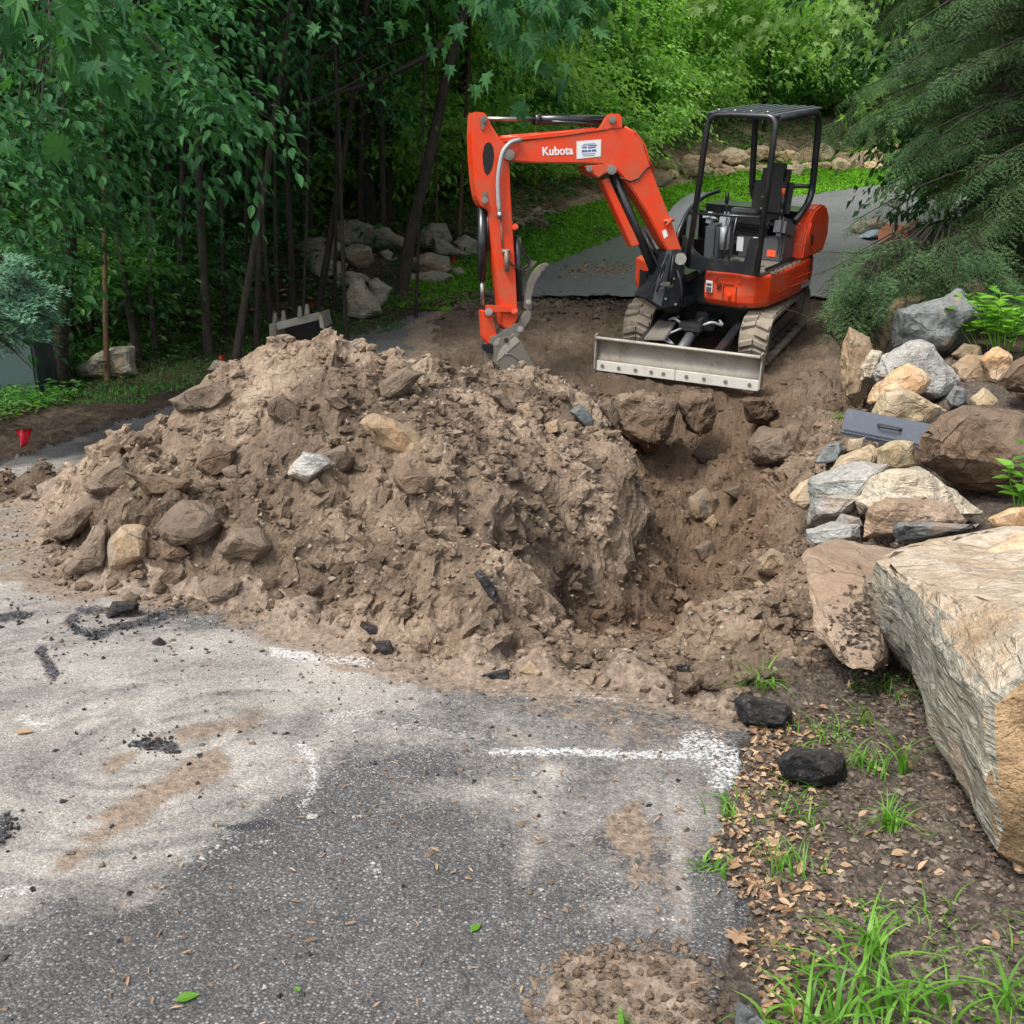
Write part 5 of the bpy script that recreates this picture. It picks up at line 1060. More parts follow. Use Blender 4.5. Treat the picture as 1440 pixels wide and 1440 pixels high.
MB().tube([tuple(p) for p in arc(B3([(395,700),(420,770),(455,820),(420,860),(370,850)], .03), .1)], .011, 8).build('hose', 'seat', exc)
# swing bracket at the boom foot
MB().prism([bp(a, b, .13) for a, b in [(938,352),(958,350),(966,362),(962,385),(956,430),(930,436),(905,420),(922,395)]], -Bn * .26, .015).build('swing_bracket', 'black', exc)
for k, (a, b_) in enumerate([((940, 358), (930, 392)), ((948, 356), (944, 400)), ((935, 372), (924, 410)), ((952, 380), (958, 425))]):
    MB().tube([tuple(p) for p in arc([bp(a[0], a[1], .14), bp((a[0] + b_[0]) / 2 - 5 + 3 * k, (a[1] + b_[1]) / 2, .19), bp(b_[0], b_[1], .15)], .08)], .012, 8).build('hose', 'seat', exc)
for a, b_ in ((936, 420), (950, 428), (948, 392), (962, 372), (930, 400)): MB().tube([bp(a, b_, .12), bp(a, b_, .145)], .012, 8).build('bolt', 'worn', exc)
MB().prism([bp(a, b, .135) for a, b in [(938,352),(946,352),(930,432),(918,424),(924,396)]], -Bn * .01, .004).build('bracket_rib', 'plastic', exc)
MB().tube([bp(957, 364, .155), bp(957, 364, -.155)], .06, 18).build('boom_foot_pin', 'chrome', exc)
MB(H).tube([(-.1, -.98, .5), (-.1, -.98, .95)], .1, 18).box((-.1, -.85, .6), (.3, .3, .1), bev=.02).box((-.1, -.85, .85), (.3, .3, .08), bev=.02).build('swing_post', 'black', exc)
MB().tube([bp(927, 398, .1), bp(945, 402, .12)], .035, 12).tube([bp(930, 408, .14), bp(936, 400, .14), bp(940, 408, .14)], .008, 6).build('cylinder_end', 'worn', exc)

# ------------------------------------------------------------ other made things
# toolbox: open lid seen from outside, with handle
tb0, tb1, tb2 = at(1190, 574, 6.75), at(1304, 596, 6.5), at(1186, 612, 6.72)
ex_ = Vector(tb1 - tb0).normalized(); L_ = (Vector(tb1 - tb0)).length * 1.15; dn_ = Vector(tb2 - tb0); hh = dn_.length; dn_ = (dn_ - ex_ * dn_.dot(ex_)).normalized(); nn = ex_.cross(dn_).normalized()
if nn.y > 0: nn = -nn
T0 = Vector(tb0)
TB = lambda p: T0 + ex_ * p[0] + dn_ * p[1] - nn * p[2]
tbx = empty('toolbox', tuple(T0), 'dark blue grey metal toolbox lying tilted among the stones', 'toolbox')
MB(TB).box((L_ / 2, hh / 2, .09), (L_, hh, .18), bev=.008).build('case', 'toolbox', tbx)
MB(TB).box((L_ / 2, hh * .43, -.008), (L_ * .97, hh * .72, .014), bev=.005).build('lid', 'toolbox', tbx)
MB(TB).box((L_ / 2, hh * .9, -.004), (L_, .006, .012), bev=0).build('seam', 'gap_black', tbx)
hd = MB(TB).tube([TBp for TBp in arc([(L_ * .39, hh * .40, -.01), (L_ * .39, hh * .40, -.045), (L_ * .62, hh * .40, -.045), (L_ * .62, hh * .40, -.01)], .02)], .008, 8).build('handle', 'seat', tbx)
MB(TB).box((L_ * .505, hh * .36, -.017), (L_ * .27, hh * .10, .006), bev=.002).build('handle_plate', 'black', tbx)
MB(TB).box((L_ * .93, hh * .85, -.02), (.03, .05, .02), bev=.004).build('latch', 'worn', tbx)
# spare bucket behind the pile
g = onground(425, 480); sbx = g + np.array([0, -.0, 0]); dsb = 11.8
s0, s1, s2_, s3 = at(378, 458, dsb), at(447, 441, dsb + .25), at(456, 462, dsb + .1), at(392, 500, dsb - .1)
sb = empty('spare_bucket', tuple(at(415, 500, dsb)), 'worn steel digging bucket set down behind the dirt pile', 'bucket')
off_ = Vector((.02, .42, 0))
MB().prism([s0, at(386, 452, dsb), s3, at(380, 505, dsb)], off_, .006).build('side_plate', 'worn', sb)
MB().prism([s1, at(452, 441, dsb + .25), s2_, at(450, 462, dsb + .1)], off_, .006).build('side_plate', 'worn', sb)
MB().prism([at(378, 456, dsb), at(448, 439, dsb + .25), at(448, 450, dsb + .25), at(379, 467, dsb)], (.01, .05, 0), .006).build('lip', 'blade', sb)
MB().prism([at(383, 462, dsb + .3), at(449, 445, dsb + .5), at(455, 475, dsb + .5), at(388, 505, dsb + .3)], (0, .03, 0), .006).build('back_plate', 'gap_black', sb)
for px, py in ((386, 452), (398, 449), (421, 443), (431, 440)): MB().prism([at(px - 3, py + 3, dsb + .1), at(px - 2, py - 12, dsb + .1), at(px + 2, py - 12, dsb + .1), at(px + 4, py + 2, dsb + .1)], (0, .05, 0), .004).build('tooth', 'worn', sb)
# green utility box at the left edge
g = onground(20, 560); ub = empty('utility_box', tuple(g), 'dark green utility cabinet at the left edge behind ivy', 'cabinet')
MB().box((g[0] - .25, g[1] + .4, g[2] + .30), (.95, .8, .60), bev=.02).build('cabinet_body', 'utility', ub)
MB().box((g[0] - .25, g[1] + .4, g[2] + .62), (1.0, .85, .05), bev=.015).build('lid', 'utility', ub)
# marker flags
M['red'] = m_paint('flag_red', (.75, .03, .06), .5, 0, 0, coat=0)
def flag(px, py, px2, py2, label, size, mat='red'):
    g = onground(px, py); e = empty('marker_flag', tuple(g), label, 'flag'); d = g[1]
    tp = at(px2, py2, d); MB().tube([tuple(g), tuple(tp)], .0025, 6).build('wire', 'worn', e)
    b = bmesh.new(); gx = []
    for i in range(7):
        r_ = []
        for j in range(5):
            u, v = i / 6, j / 4; wdt = size * (1 - .62 * v)
            r_.append(b.verts.new(Vector(tp) + Vector(((u - .4) * wdt, .02 * math.sin(u * 7 + v * 3), -v * size * 1.05 + .12 * size * u))))
        gx.append(r_)
    for i in range(6):
        for j in range(4): b.faces.new((gx[i][j], gx[i + 1][j], gx[i + 1][j + 1], gx[i][j + 1])).smooth = True
    bmesh.ops.solidify(b, geom=b.faces[:], thickness=.002); MB().add(b).build('pennant', mat, e)
flag(28, 642, 30, 605, 'red marker flag in the mulch at the far left', .115)
flag(373, 505, 372, 488, 'orange marker flag beside the spare bucket', .07, 'ribbon')
flag(440, 440, 439, 425, 'red marker flag at the foot of the split rock', .09)
flag(637, 385, 637, 362, 'red marker flag beside the flat ledge rock', .09)
flag(311, 512, 310, 500, 'orange marker flag on the small rock left of the pile', .08, 'ribbon')
# discarded disc and bag beyond the machine
g = onground(1258, 340); dk = empty('disc', tuple(g), 'rust red round disc leaning at the road edge behind the hemlock', 'disc')
b = bmesh.new(); c0 = at(1257, 334, g[1]); Rd = 22 / FPX * g[1]
disc = [tuple(c0 + np.array([Rd * math.cos(a), .15 * math.sin(a), Rd * .8 * math.sin(a)])) for a in np.linspace(0, 6.283, 24)[:-1]]
MB().prism(disc, (.02, .06, 0), .01).build('plate', 'terracotta', dk)
MB().tube([tuple(c0 + np.array([-.04, -.02, -.1])), tuple(c0 + np.array([.05, .12, Rd * .95]))], .03, 8).build('strap', 'black', dk)
g = onground(1222, 336); tp = hull_rock('tarp', [at(1200,336,g[1]), at(1215,326,g[1]), at(1235,322,g[1]), at(1248,330,g[1]), at(1240,338,g[1]), at(1222,334,g[1]-.5), at(1225,330,g[1]+.6)], 'tarp', 'folded blue grey tarp left of the rust red disc', 'tarp', None, .04, .2, 55)
# ------------------------------------------------------------ vegetation
def leaf_template(kind):
    """flat leaf along +Y, unit length, slightly folded: verts and faces (triangles)"""
    if kind == 'oval':
        o = [(0, 0), (.22, .25), (.27, .5), (.15, .8), (0, 1.05), (-.15, .8), (-.27, .5), (-.22, .25)]
        V_ = [(x, y, abs(x) * .28 - .15 * y * y) for x, y in o]; F_ = [(0, 1, 2), (0, 2, 3), (0, 3, 4), (0, 4, 5), (0, 5, 6), (0, 6, 7)]
    elif kind == 'lobed':
        o = [(0, 0), (.12, .1), (.36, .06), (.27, .24), (.52, .46), (.22, .46), (.3, .8), (.12, .64), (0, 1.1), (-.11, .64), (-.32, .78), (-.22, .45), (-.5, .44), (-.28, .24), (-.34, .05), (-.12, .1)]
        V_ = [(x, y, abs(x) * .42 - .34 * y * y - .5 * x * x) for x, y in o] + [(0, .4, -.05)]; F_ = [(k, (k + 1) % 16, 16) for k in range(16)]
    elif kind == 'needle':
        V_ = [(0, 0, 0), (.1, .35, .05), (.09, .7, .04), (0, 1, 0), (-.09, .7, .05), (-.1, .35, .05)]; F_ = [(0, 1, 2), (0, 2, 3), (0, 3, 4), (0, 4, 5)]
    else:
        V_ = [(0, 0, 0), (.3, .45, .08), (0, 1, -.1), (-.3, .45, .08)]; F_ = [(0, 1, 2), (0, 2, 3)]
    return np.array(V_, float), np.array(F_)
def place_leaves(P, D, Nn, S, kind):
    """P base points, D leaf axis, Nn leaf normal, S size -> V,F"""
    tv, tf = leaf_template(kind); D = D / np.linalg.norm(D, axis=1)[:, None]; Xx = np.cross(D, Nn); Xx /= np.linalg.norm(Xx, axis=1)[:, None] + 1e-9; Zz = np.cross(Xx, D)
    V_ = P[:, None] + S[:, None, None] * (tv[None, :, 0, None] * Xx[:, None] + tv[None, :, 1, None] * D[:, None] + tv[None, :, 2, None] * Zz[:, None])
    n = len(P); return V_.reshape(-1, 3), (tf[None] + (np.arange(n) * len(tv))[:, None, None]).reshape(-1, 3)
def rnd(n, s=1): return rng.normal(size=(n, 3)) * s
def sprays(C_, Dir, n_leaf, length, size, kind, droop=.35, spread=.5, up=1.0):
    """leafy twigs: C_ start points (n,3), Dir directions"""
    n = len(C_); Ps, Ds, Ns, Ss = [], [], [], []
    t = (np.arange(n_leaf) + .5) / n_leaf
    Dn = Dir / np.linalg.norm(Dir, axis=1)[:, None]
    side = np.cross(Dn, np.array([0, 0, 1.])); side /= np.linalg.norm(side, axis=1)[:, None] + 1e-9
    for k in range(n_leaf):
        L = length * (.7 + .6 * rng.random(n)); tt = t[k]
        P = C_ + Dn * (L * tt)[:, None]; P[:, 2] -= droop * (L * tt) ** 2 / length
        s_ = 1 if k % 2 else -1
        d = Dn * .6 + side * s_ * (.9 - .6 * tt) + rnd(n, .22); d[:, 2] -= .35
        Nn = np.array([0, 0, up]) + rnd(n, .38)
        P = P + side * s_ * .02 + rnd(n, spread * .06)
        Ps.append(P); Ds.append(d); Ns.append(Nn); Ss.append(size * (.65 + .6 * rng.random(n)))
    return place_leaves(np.vstack(Ps), np.vstack(Ds), np.vstack(Ns), np.concatenate(Ss), kind)
def crown_mesh(name, rx, rz, n_tw, leaf, kind, mat, seed, nl=9, length=.55, low=-.85):
    """branch tips spread in clumps through an uneven ellipsoid"""
    r_ = np.random.default_rng(seed); nc = 46
    cc = r_.normal(size=(nc, 3)); cc /= np.linalg.norm(cc, axis=1)[:, None]; cc *= (.45 + .5 * r_.random(nc) ** .5)[:, None]
    cc = cc[cc[:, 2] > low]; nc = len(cc); idx = r_.integers(0, nc, n_tw)
    P = cc[idx] * [rx, rx, rz] + r_.normal(size=(n_tw, 3)) * [rx * .19, rx * .19, rz * .085]
    D = P / [rx, rx, rz] + r_.normal(size=(n_tw, 3)) * .5; D[:, 2] = D[:, 2] * .3
    V_, F_ = sprays(P, D, nl, length, leaf, kind); return mesh_np(name, V_, F_, mat)
def tube_np(pts, rad, n=7):
    P = np.array(pts, float); t = np.gradient(P, axis=0); t /= np.linalg.norm(t, axis=1)[:, None] + 1e-9
    ref = np.array([1., .2, .1]); s_ = np.cross(t, ref); s_ /= np.linalg.norm(s_, axis=1)[:, None] + 1e-9; o = np.cross(t, s_)
    a = np.arange(n) * 2 * np.pi / n; V_ = P[:, None] + np.asarray(rad)[:, None, None] * (np.cos(a)[None, :, None] * s_[:, None] + np.sin(a)[None, :, None] * o[:, None])
    m = len(P); F_ = []
    for i in range(m - 1):
        for k in range(n): F_.append((i * n + k, i * n + (k + 1) % n, (i + 1) * n + (k + 1) % n, (i + 1) * n + k))
    return V_.reshape(-1, 3), np.array(F_)
def join(parts):
    Vs, Fs, o = [], [], 0
    for v, f in parts: Vs.append(v); Fs.append(f + o); o += len(v)
    return np.vstack(Vs), np.vstack(Fs)
def wiggle(p0, p1, n=9, amp=.05, seed=0):
    r_ = np.random.default_rng(seed); p0 = np.array(p0, float); p1 = np.array(p1, float); t = np.linspace(0, 1, n)
    P = p0 + (p1 - p0) * t[:, None]; off = r_.normal(size=(n, 3)) * amp; off[0] = 0; off[:, 2] *= .2
    off[1:-1] = (off[:-2] + off[1:-1] + off[2:]) / 2; return P + off
def limbs(P, r0, seed, n=6, lo=.45, ln=1.6):
    r_ = np.random.default_rng(seed); out = []
    for k in range(n):
        u = lo + (1 - lo) * r_.random(); i = min(int(u * (len(P) - 1)), len(P) - 2); b = P[i]; a = r_.random() * 6.28
        L = ln * (.5 + r_.random() * .8); e = b + np.array([math.cos(a) * L, math.sin(a) * L, L * (.35 + .6 * r_.random())])
        Q = wiggle(b, e, 5, .06 * L, seed * 31 + k); out.append(tube_np(Q, np.linspace(r0 * .42, r0 * .1, 5), 5))
    return out
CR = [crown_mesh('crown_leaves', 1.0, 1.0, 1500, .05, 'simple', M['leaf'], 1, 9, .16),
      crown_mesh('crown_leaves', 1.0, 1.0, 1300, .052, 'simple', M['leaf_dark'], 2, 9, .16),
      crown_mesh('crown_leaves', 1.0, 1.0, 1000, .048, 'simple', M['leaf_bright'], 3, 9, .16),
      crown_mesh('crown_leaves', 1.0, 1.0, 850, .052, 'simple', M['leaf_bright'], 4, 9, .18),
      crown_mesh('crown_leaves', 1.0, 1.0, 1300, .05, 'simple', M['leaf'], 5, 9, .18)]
def tree(pb, pt, w, label, bark='bark', d=None, crown=None, cz=5.5, cr=2.2, group=None, seed=0, name='tree', hgt=9, nl=6):
    """trunk through a base pixel and a higher point; goes on to its full height above the frame"""
    g = onground(*pb) if d is None else None
    if g is None: g = at(pb[0], pb[1], d); g[2] = hz(g[0], g[1])
    top = at(pt[0], pt[1], g[1] + .2); dirv = (top - g) / max(top[2] - g[2], .5); e = g + dirv * hgt; r0 = w * .4 / FPX * g[1]
    P = wiggle(g - dirv * .1, e, 12, r0 * .5, seed); t = tree_root(name, g, label, group)
    V_, F_ = join([tube_np(P, np.linspace(r0 * 1.12, r0 * .35, 12) * np.r_[1.25, np.ones(11)], 9)] + limbs(P, r0, seed, nl, .28, 1.3)); V_ -= g
    obj('trunk', mesh_np('trunk', V_, F_, M[bark], True), t)
    if crown is not None:
        c = obj('crown', CR[crown], t); c.location = (dirv[0] * cz, dirv[1] * cz, cz); c.scale = (cr, cr, cr * .95); c.rotation_euler = (0, 0, seed * 1.7)
    return t
def tree_root(name, g, label, group=None): return empty(name, tuple(g), label, 'tree' if name != 'shrub' else 'shrub', group)
TG = 'slender trees at the left of the pavement'
tree((151,540),(146,240),9,'slender tan barked sapling nearest the utility box','bark_tan',cr=1.6,crown=1,cz=5.2,seed=1,name='sapling',group=TG,hgt=6)
tree((196,512),(150,210),13,'dark trunk leaning left just behind the tan sapling',crown=1,cz=7.4,cr=2.4,seed=2,group=TG)
tree((219,508),(206,150),10,'straight grey trunk third from the left',crown=4,cz=7.6,cr=2.2,seed=3,group=TG)
tree((293,502),(266,0),14,'tall straight ivy dotted trunk left of the spare bucket','bark',crown=1,cz=7.2,cr=2.2,seed=4,group=TG)
tree((331,508),(384,175),12,'trunk rising rightward behind the left side of the spare bucket','bark',crown=4,cz=7.8,cr=2.2,seed=5,group=TG)
tree((361,500),(364,180),10,'upright trunk directly behind the spare bucket','bark_dark',crown=1,cz=7.5,cr=2.2,seed=6,group=TG)
tree((380,465),(352,0),7,'thin trunk leaning left above the spare bucket','bark',crown=0,cz=8,cr=2,seed=7,group=TG)
tree((391,462),(386,240),6,'thinnest stem beside the leaning one above the spare bucket','bark',seed=8,group=TG,name='sapling')
tree((411,455),(403,200),11,'dark trunk above the right lip of the spare bucket','bark_dark',crown=4,cz=8,cr=2.3,seed=9,group=TG)
tree((446,440),(500,110),11,'curved trunk leaning right over the flat grey boulder','bark_dark',crown=1,cz=8,cr=2.4,seed=10,group=TG)
tree((434,338),(418,60),17,'thick grey trunk behind the flat grey boulder','bark',crown=0,cz=9,cr=3,seed=11,group=TG,hgt=12)
tree((506,345),(508,30),10,'straight trunk standing in front of the broad grey boulder','bark_dark',crown=4,cz=8.6,cr=2.6,seed=12,group=TG,hgt=11)
tree((539,348),(528,0),10,'tan lit trunk at the right end of the broad grey boulder','bark',crown=0,cz=8.6,cr=2.6,seed=13,group=TG,hgt=11)
tree((520,322),(518,20),24,'thickest dark trunk deep behind the broad grey boulder','bark_dark',crown=1,cz=10,cr=3.4,seed=14,group=TG,hgt=14)
tree((564,418),(647,0),19,'leaning trunk at the edge of the grass strip with a long side branch','bark',crown=2,cz=7.6,cr=2.4,seed=15,group=TG,hgt=10)
tree((545,320),(548,60),12,'dark trunk deep in the wood left of the leaning trunk','bark_dark',crown=0,cz=9,cr=2.8,seed=16,group=TG,hgt=13)
tree((240,402),(239,100),12,'dark distant trunk between the left trunks','bark_dark',crown=1,cz=8,cr=2.6,seed=17,group=TG,hgt=12)
tree((258,398),(256,120),10,'dark distant trunk just right of its twin at the left','bark_dark',crown=1,cz=8,cr=2.6,seed=18,group=TG,hgt=12)
tree((302,380),(304,180),5,'thin sapling in the gap right of the ivy dotted trunk','bark_dark',crown=4,cz=7,cr=2,seed=19,group=TG,name='sapling')
tree((321,390),(306,0),6,'thin sapling leaning left in the gap','bark',crown=1,cz=7,cr=2,seed=20,group=TG,name='sapling')
tree((614,335),(614,160),3,'very thin stem above the mossy yellow boulder','bark_tan',seed=21,group=TG,name='sapling')
tree((645,335),(652,200),7,'small broken trunk left of the excavator arm','bark_tan',crown=2,cz=7.5,cr=2,seed=22,group=TG)
tree((40,500),(60,150),12,'dark trunk behind the juniper at the left edge','bark_dark',crown=1,cz=6,cr=2,seed=23,group=TG)
tree((100,480),(92,150),10,'dark trunk between the juniper and the tan sapling','bark_dark',crown=1,cz=6.5,cr=2.2,seed=24,group=TG)
# long side branch of the leaning tree
b0, b1, b2, b3 = at(690, -20, 13.5), at(610, 75, 13.2), at(520, 118, 13), at(415, 148, 12.6)
lt = [o for o in bpy.data.objects if o.get('label', '').startswith('leaning trunk at the edge')][0]
v_, f_ = tube_np([b0 - np.array(lt.location), (b0 + b1) / 2 - np.array(lt.location), b1 - np.array(lt.location), b2 - np.array(lt.location), b3 - np.array(lt.location)], [.045, .04, .034, .026, .014], 7)
obj('limb', mesh_np('limb', v_, f_, M['bark_dark'], True), lt)
# trees beyond: individual copies with their own crown and trunk
tv, tf = join([tube_np(wiggle((0, 0, -.3), (0.1, 0, 1.0), 10, .006, 77), np.linspace(.014, .004, 10), 7)] + [tube_np(wiggle((0.05 * u, 0, u), (math.cos(k * 2.2) * .16, math.sin(k * 2.2) * .16, u + .15), 4, .01, k), [.005, .004, .003, .001], 4) for k, u in enumerate(np.linspace(.35, .85, 8))])
TRM = mesh_np('trunk', tv, tf, M['bark'], True); TRD = mesh_np('trunk', tv, tf, M['bark_dark'], True)
def far_tree(x, y, hgt, cr, ck, lab, grp, k, rzf=None, zc=.68):
    g = (x, y, gz(x, y)); t = tree_root('tree', g, lab, grp)
    s_ = obj('trunk', TRM if k % 2 else TRD, t); s_.scale = (hgt, hgt, hgt); s_.rotation_euler = (0, 0, k)
    c = obj('crown', CR[ck], t); c.location = (0, 0, hgt * zc); c.scale = (cr, cr, rzf or hgt * .42); c.rotation_euler = (0, 0, k * 2.3)
r_ = random.Random(5); placed = []; n = 0
def roadd(x, y): return float(pdist(np.array([x]), np.array([y]), ROADL)[1][0])
tries = 0
while n < 120 and tries < 5000:
    tries += 1; y = 13 + 42 * r_.random() ** 1.0; x = (r_.random() * 1.5 - .95) * (y * .62) ; s = roadd(x, y)
    if s < 2.4 + (1.6 if y > 22 else 0) and s > -10.5: continue
    if s <= -10.5 and y < 24: continue
    if y < 20 and x > -5: continue
    if any((x - a) ** 2 + (y - b) ** 2 < (1.9 + y * .015) ** 2 for a, b in placed): continue
    placed.append((x, y)); u_ = x / y
    left = u_ < -.12
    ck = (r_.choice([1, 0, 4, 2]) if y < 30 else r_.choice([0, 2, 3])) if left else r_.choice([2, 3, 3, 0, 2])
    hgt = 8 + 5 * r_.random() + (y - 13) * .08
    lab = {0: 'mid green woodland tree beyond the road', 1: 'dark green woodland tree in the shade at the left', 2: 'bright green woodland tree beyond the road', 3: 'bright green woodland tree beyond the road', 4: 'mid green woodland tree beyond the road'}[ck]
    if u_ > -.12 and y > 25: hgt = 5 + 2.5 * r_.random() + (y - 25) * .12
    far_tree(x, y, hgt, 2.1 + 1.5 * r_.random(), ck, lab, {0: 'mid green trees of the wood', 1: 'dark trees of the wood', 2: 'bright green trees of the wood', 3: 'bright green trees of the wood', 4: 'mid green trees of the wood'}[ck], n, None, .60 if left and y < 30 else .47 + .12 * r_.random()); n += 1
# understory shrubs
SHR = [crown_mesh('shrub_leaves', 1, .9, 420, .085, 'oval', M['leaf_dark'], 21, 7, .25, -.2), crown_mesh('shrub_leaves', 1, .9, 420, .08, 'oval', M['leaf'], 22, 7, .25, -.2), crown_mesh('shrub_leaves', 1, .9, 420, .08, 'oval', M['leaf_bright'], 23, 7, .25, -.2)]
tries = n = 0; pl = []
while n < 150 and tries < 9000:
    tries += 1; y = 9.5 + 30 * r_.random() ** 1.2; x = (r_.random() * 1.45 - .9) * y * .6; s = roadd(x, y)
    if s < 1.9 + (.6 if y > 20 else 0) and s > -8: continue
    if s < -8 and y < 22: continue
    px_, py_ = topix(np.array([x]), np.array([y]), np.array([gz(x, y)])); px_ = px_[0]; py_ = py_[0]
    if 330 < px_ < 720 and 300 < py_ < 490: continue
    if 880 < px_ < 1300 and y > 26 and 0 < s < 4.6: continue
    if px_ < 200 and y < 11: continue
    if any((x - a) ** 2 + (y - b) ** 2 < .8 for a, b in pl): continue
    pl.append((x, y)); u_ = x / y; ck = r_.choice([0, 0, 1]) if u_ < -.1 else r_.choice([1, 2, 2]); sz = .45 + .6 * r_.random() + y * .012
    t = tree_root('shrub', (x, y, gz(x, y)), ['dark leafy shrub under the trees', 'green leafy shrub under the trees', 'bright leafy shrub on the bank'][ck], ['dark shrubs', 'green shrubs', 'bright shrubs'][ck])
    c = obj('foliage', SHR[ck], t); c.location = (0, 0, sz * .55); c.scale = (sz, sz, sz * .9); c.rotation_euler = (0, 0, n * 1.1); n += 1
tries = m_ = 0
while m_ < 150 and tries < 9000:
    tries += 1; y = 20 + 22 * r_.random(); x = (r_.random() * 1.2 - .2) * y * .55; s = roadd(x, y)
    if not (1.7 + .04 * y < s < 9) and not (-13 < s < -7.5 and y > 20): continue
    px_, py_ = topix(np.array([x]), np.array([y]), np.array([gz(x, y)]))
    if 880 < px_[0] < 1300 and s > 0 and s < 4.6: continue
    if any((x - a) ** 2 + (y - b) ** 2 < .7 for a, b in pl): continue
    pl.append((x, y)); ck = r_.choice([1, 2, 2]); sz = .8 + 1.0 * r_.random()
    t = tree_root('shrub', (x, y, gz(x, y)), ['', 'green leafy shrub under the trees', 'bright leafy shrub on the bank'][ck], ['', 'green shrubs', 'bright shrubs'][ck])
    c = obj('foliage', SHR[ck], t); c.location = (0, 0, sz * .6); c.scale = (sz, sz, sz * 1.1); c.rotation_euler = (0, 0, m_ * 1.1); m_ += 1
# dark trees closing the view behind the hemlock
for k, (px, d, h_, c_) in enumerate([(1400, 17.5, 8, 2.2), (1450, 16, 8, 2.4), (1520, 15, 8, 2.6), (1380, 22, 9, 2.2), (1440, 20, 9, 2.6), (1520, 19, 9, 3)]):
    p = at(px, 300, d); far_tree(p[0], p[1], h_, c_, 1, 'dark green tree behind the hemlock at the right', 'dark trees behind the hemlock', 500 + k, None, .5)
# far wood that reads as one mass
nf = 4200; a = rng.random(nf) * 1.5 - .85; yy = 52 + 30 * rng.random(nf); xx = a * yy * .75
P = np.c_[xx, yy, prof(yy) + rng.random(nf) ** .8 * 15]
Vf, Ff = sprays(P, rnd(nf) * [1, 1, .3], 7, 1.0, .30, 'simple'); obj('far_wood', mesh_np('far_wood', Vf, Ff, M['leaf_bright']), kind='stuff')
nf = 7000; a = rng.random(nf); yy = 46 + 34 * rng.random(nf); xx = -(.1 + a * .9) * yy * .7
P = np.c_[xx, yy, base(xx, yy) + rng.random(nf) * 14]
Vf, Ff = sprays(P, rnd(nf) * [1, 1, .3], 7, .9, .28, 'simple'); obj('far_wood', mesh_np('far_wood', Vf, Ff, M['leaf_dark']), kind='stuff')
# --- near foliage
def region_pts(poly, n, d0, d1, k=1):
    xs_ = [p[0] for p in poly]; ys_ = [p[1] for p in poly]; out = []
    while len(out) < n:
        m = n * 3; X_ = rng.uniform(min(xs_), max(xs_), m); Y_ = rng.uniform(min(ys_), max(ys_), m); s_ = sdf(X_, Y_, poly)
        for x, y in zip(X_[s_ < 0], Y_[s_ < 0]):
            out.append(at(x, y, rng.uniform(d0, d1)))
            if len(out) >= n: break
    return np.array(out)
def leafy(name, label, cat, base_pt, regs, n_leaf, length, size, kind, mat, dirs, bark='bark_dark', stem_r=.03, group=None, droop=.35, hub=None, upv=1.0):
    t = empty(name, tuple(base_pt), label, cat, group); parts = []; stems = []; hub = np.array(hub if hub is not None else base_pt, float)
    for poly, n_, d0, d1 in regs:
        P = region_pts(poly, n_, d0, d1); D = np.array(dirs)[None] + rnd(len(P), .45) * [1, 1, .4]
        parts.append(sprays(P, D, n_leaf, length, size, kind, droop, .5, upv))
        for p, d in zip(P[::14], D[::14]):
            m = p + (hub - p) * .5 + np.array([0, 0, .15]); stems.append(tube_np([hub, m, p, p + d / np.linalg.norm(d) * length * .8 - np.array([0, 0, length * .15])], [stem_r * .5, stem_r * .3, .006, .002], 5))
    Vv, Ff_ = join(parts); obj('foliage', mesh_np('foliage', Vv - base_pt, Ff_, M[mat]), t)
    Vv, Ff_ = join(stems); obj('stems', mesh_np('stems', Vv - base_pt, Ff_, M[bark], True), t, kind='stuff'); return t
g1 = onground(120, 560)
t = leafy('maple_tree', 'broad leafed young tree overhanging the whole upper left', 'tree', g1, [
  ([(-110,-90),(340,-90),(280,40),(200,160),(90,230),(-110,260)], 400, 7.5, 11.5), ([(20,20),(230,10),(330,160),(310,180),(200,110),(60,90)], 90, 6.8, 8.5), ([(-100,140),(60,140),(80,300),(30,420),(-100,330)], 150, 7.5, 9.5),
  ([(60,190),(140,230),(150,310),(90,330),(60,270)], 30, 8, 9.3), ([(10,360),(60,350),(50,430),(10,460)], 14, 7.8, 8.6), ([(240,90),(290,110),(340,165),(320,175),(260,150)], 20, 6.6, 7.4)],
  11, .5, .085, 'oval', 'leaf_near', (.8, -.3, -.15), hub=at(70, -40, 9.5))
Pm = wiggle(g1 + np.array([-.3, .3, 0]), at(70, -60, 9.5), 9, .04, 61); v_, f_ = tube_np(Pm - g1, np.linspace(.07, .04, 9), 8); obj('trunk', mesh_np('trunk', v_, f_, M['bark_dark'], True), t)
g2 = onground(262, 470)
leafy('maple_tree', 'slender shaded maple whose leaves fill the gaps between the left trunks', 'tree', g2, [([(60,-80),(480,-80),(500,60),(400,130),(330,260),(200,330),(80,300)], 420, 11, 15.5), ([(380,20),(560,0),(560,160),(420,200)], 70, 13, 17)], 9, .55, .10, 'oval', 'leaf_near', (.4, -.3, -.25), hub=at(250, -80, 13))
Pm = wiggle(g2, at(250, -80, 13), 9, .04, 62); v_, f_ = tube_np(Pm - g2, np.linspace(.05, .03, 9), 8); obj('trunk', mesh_np('trunk', v_, f_, M['bark_dark'], True), bpy.data.objects['maple_tree.001'])
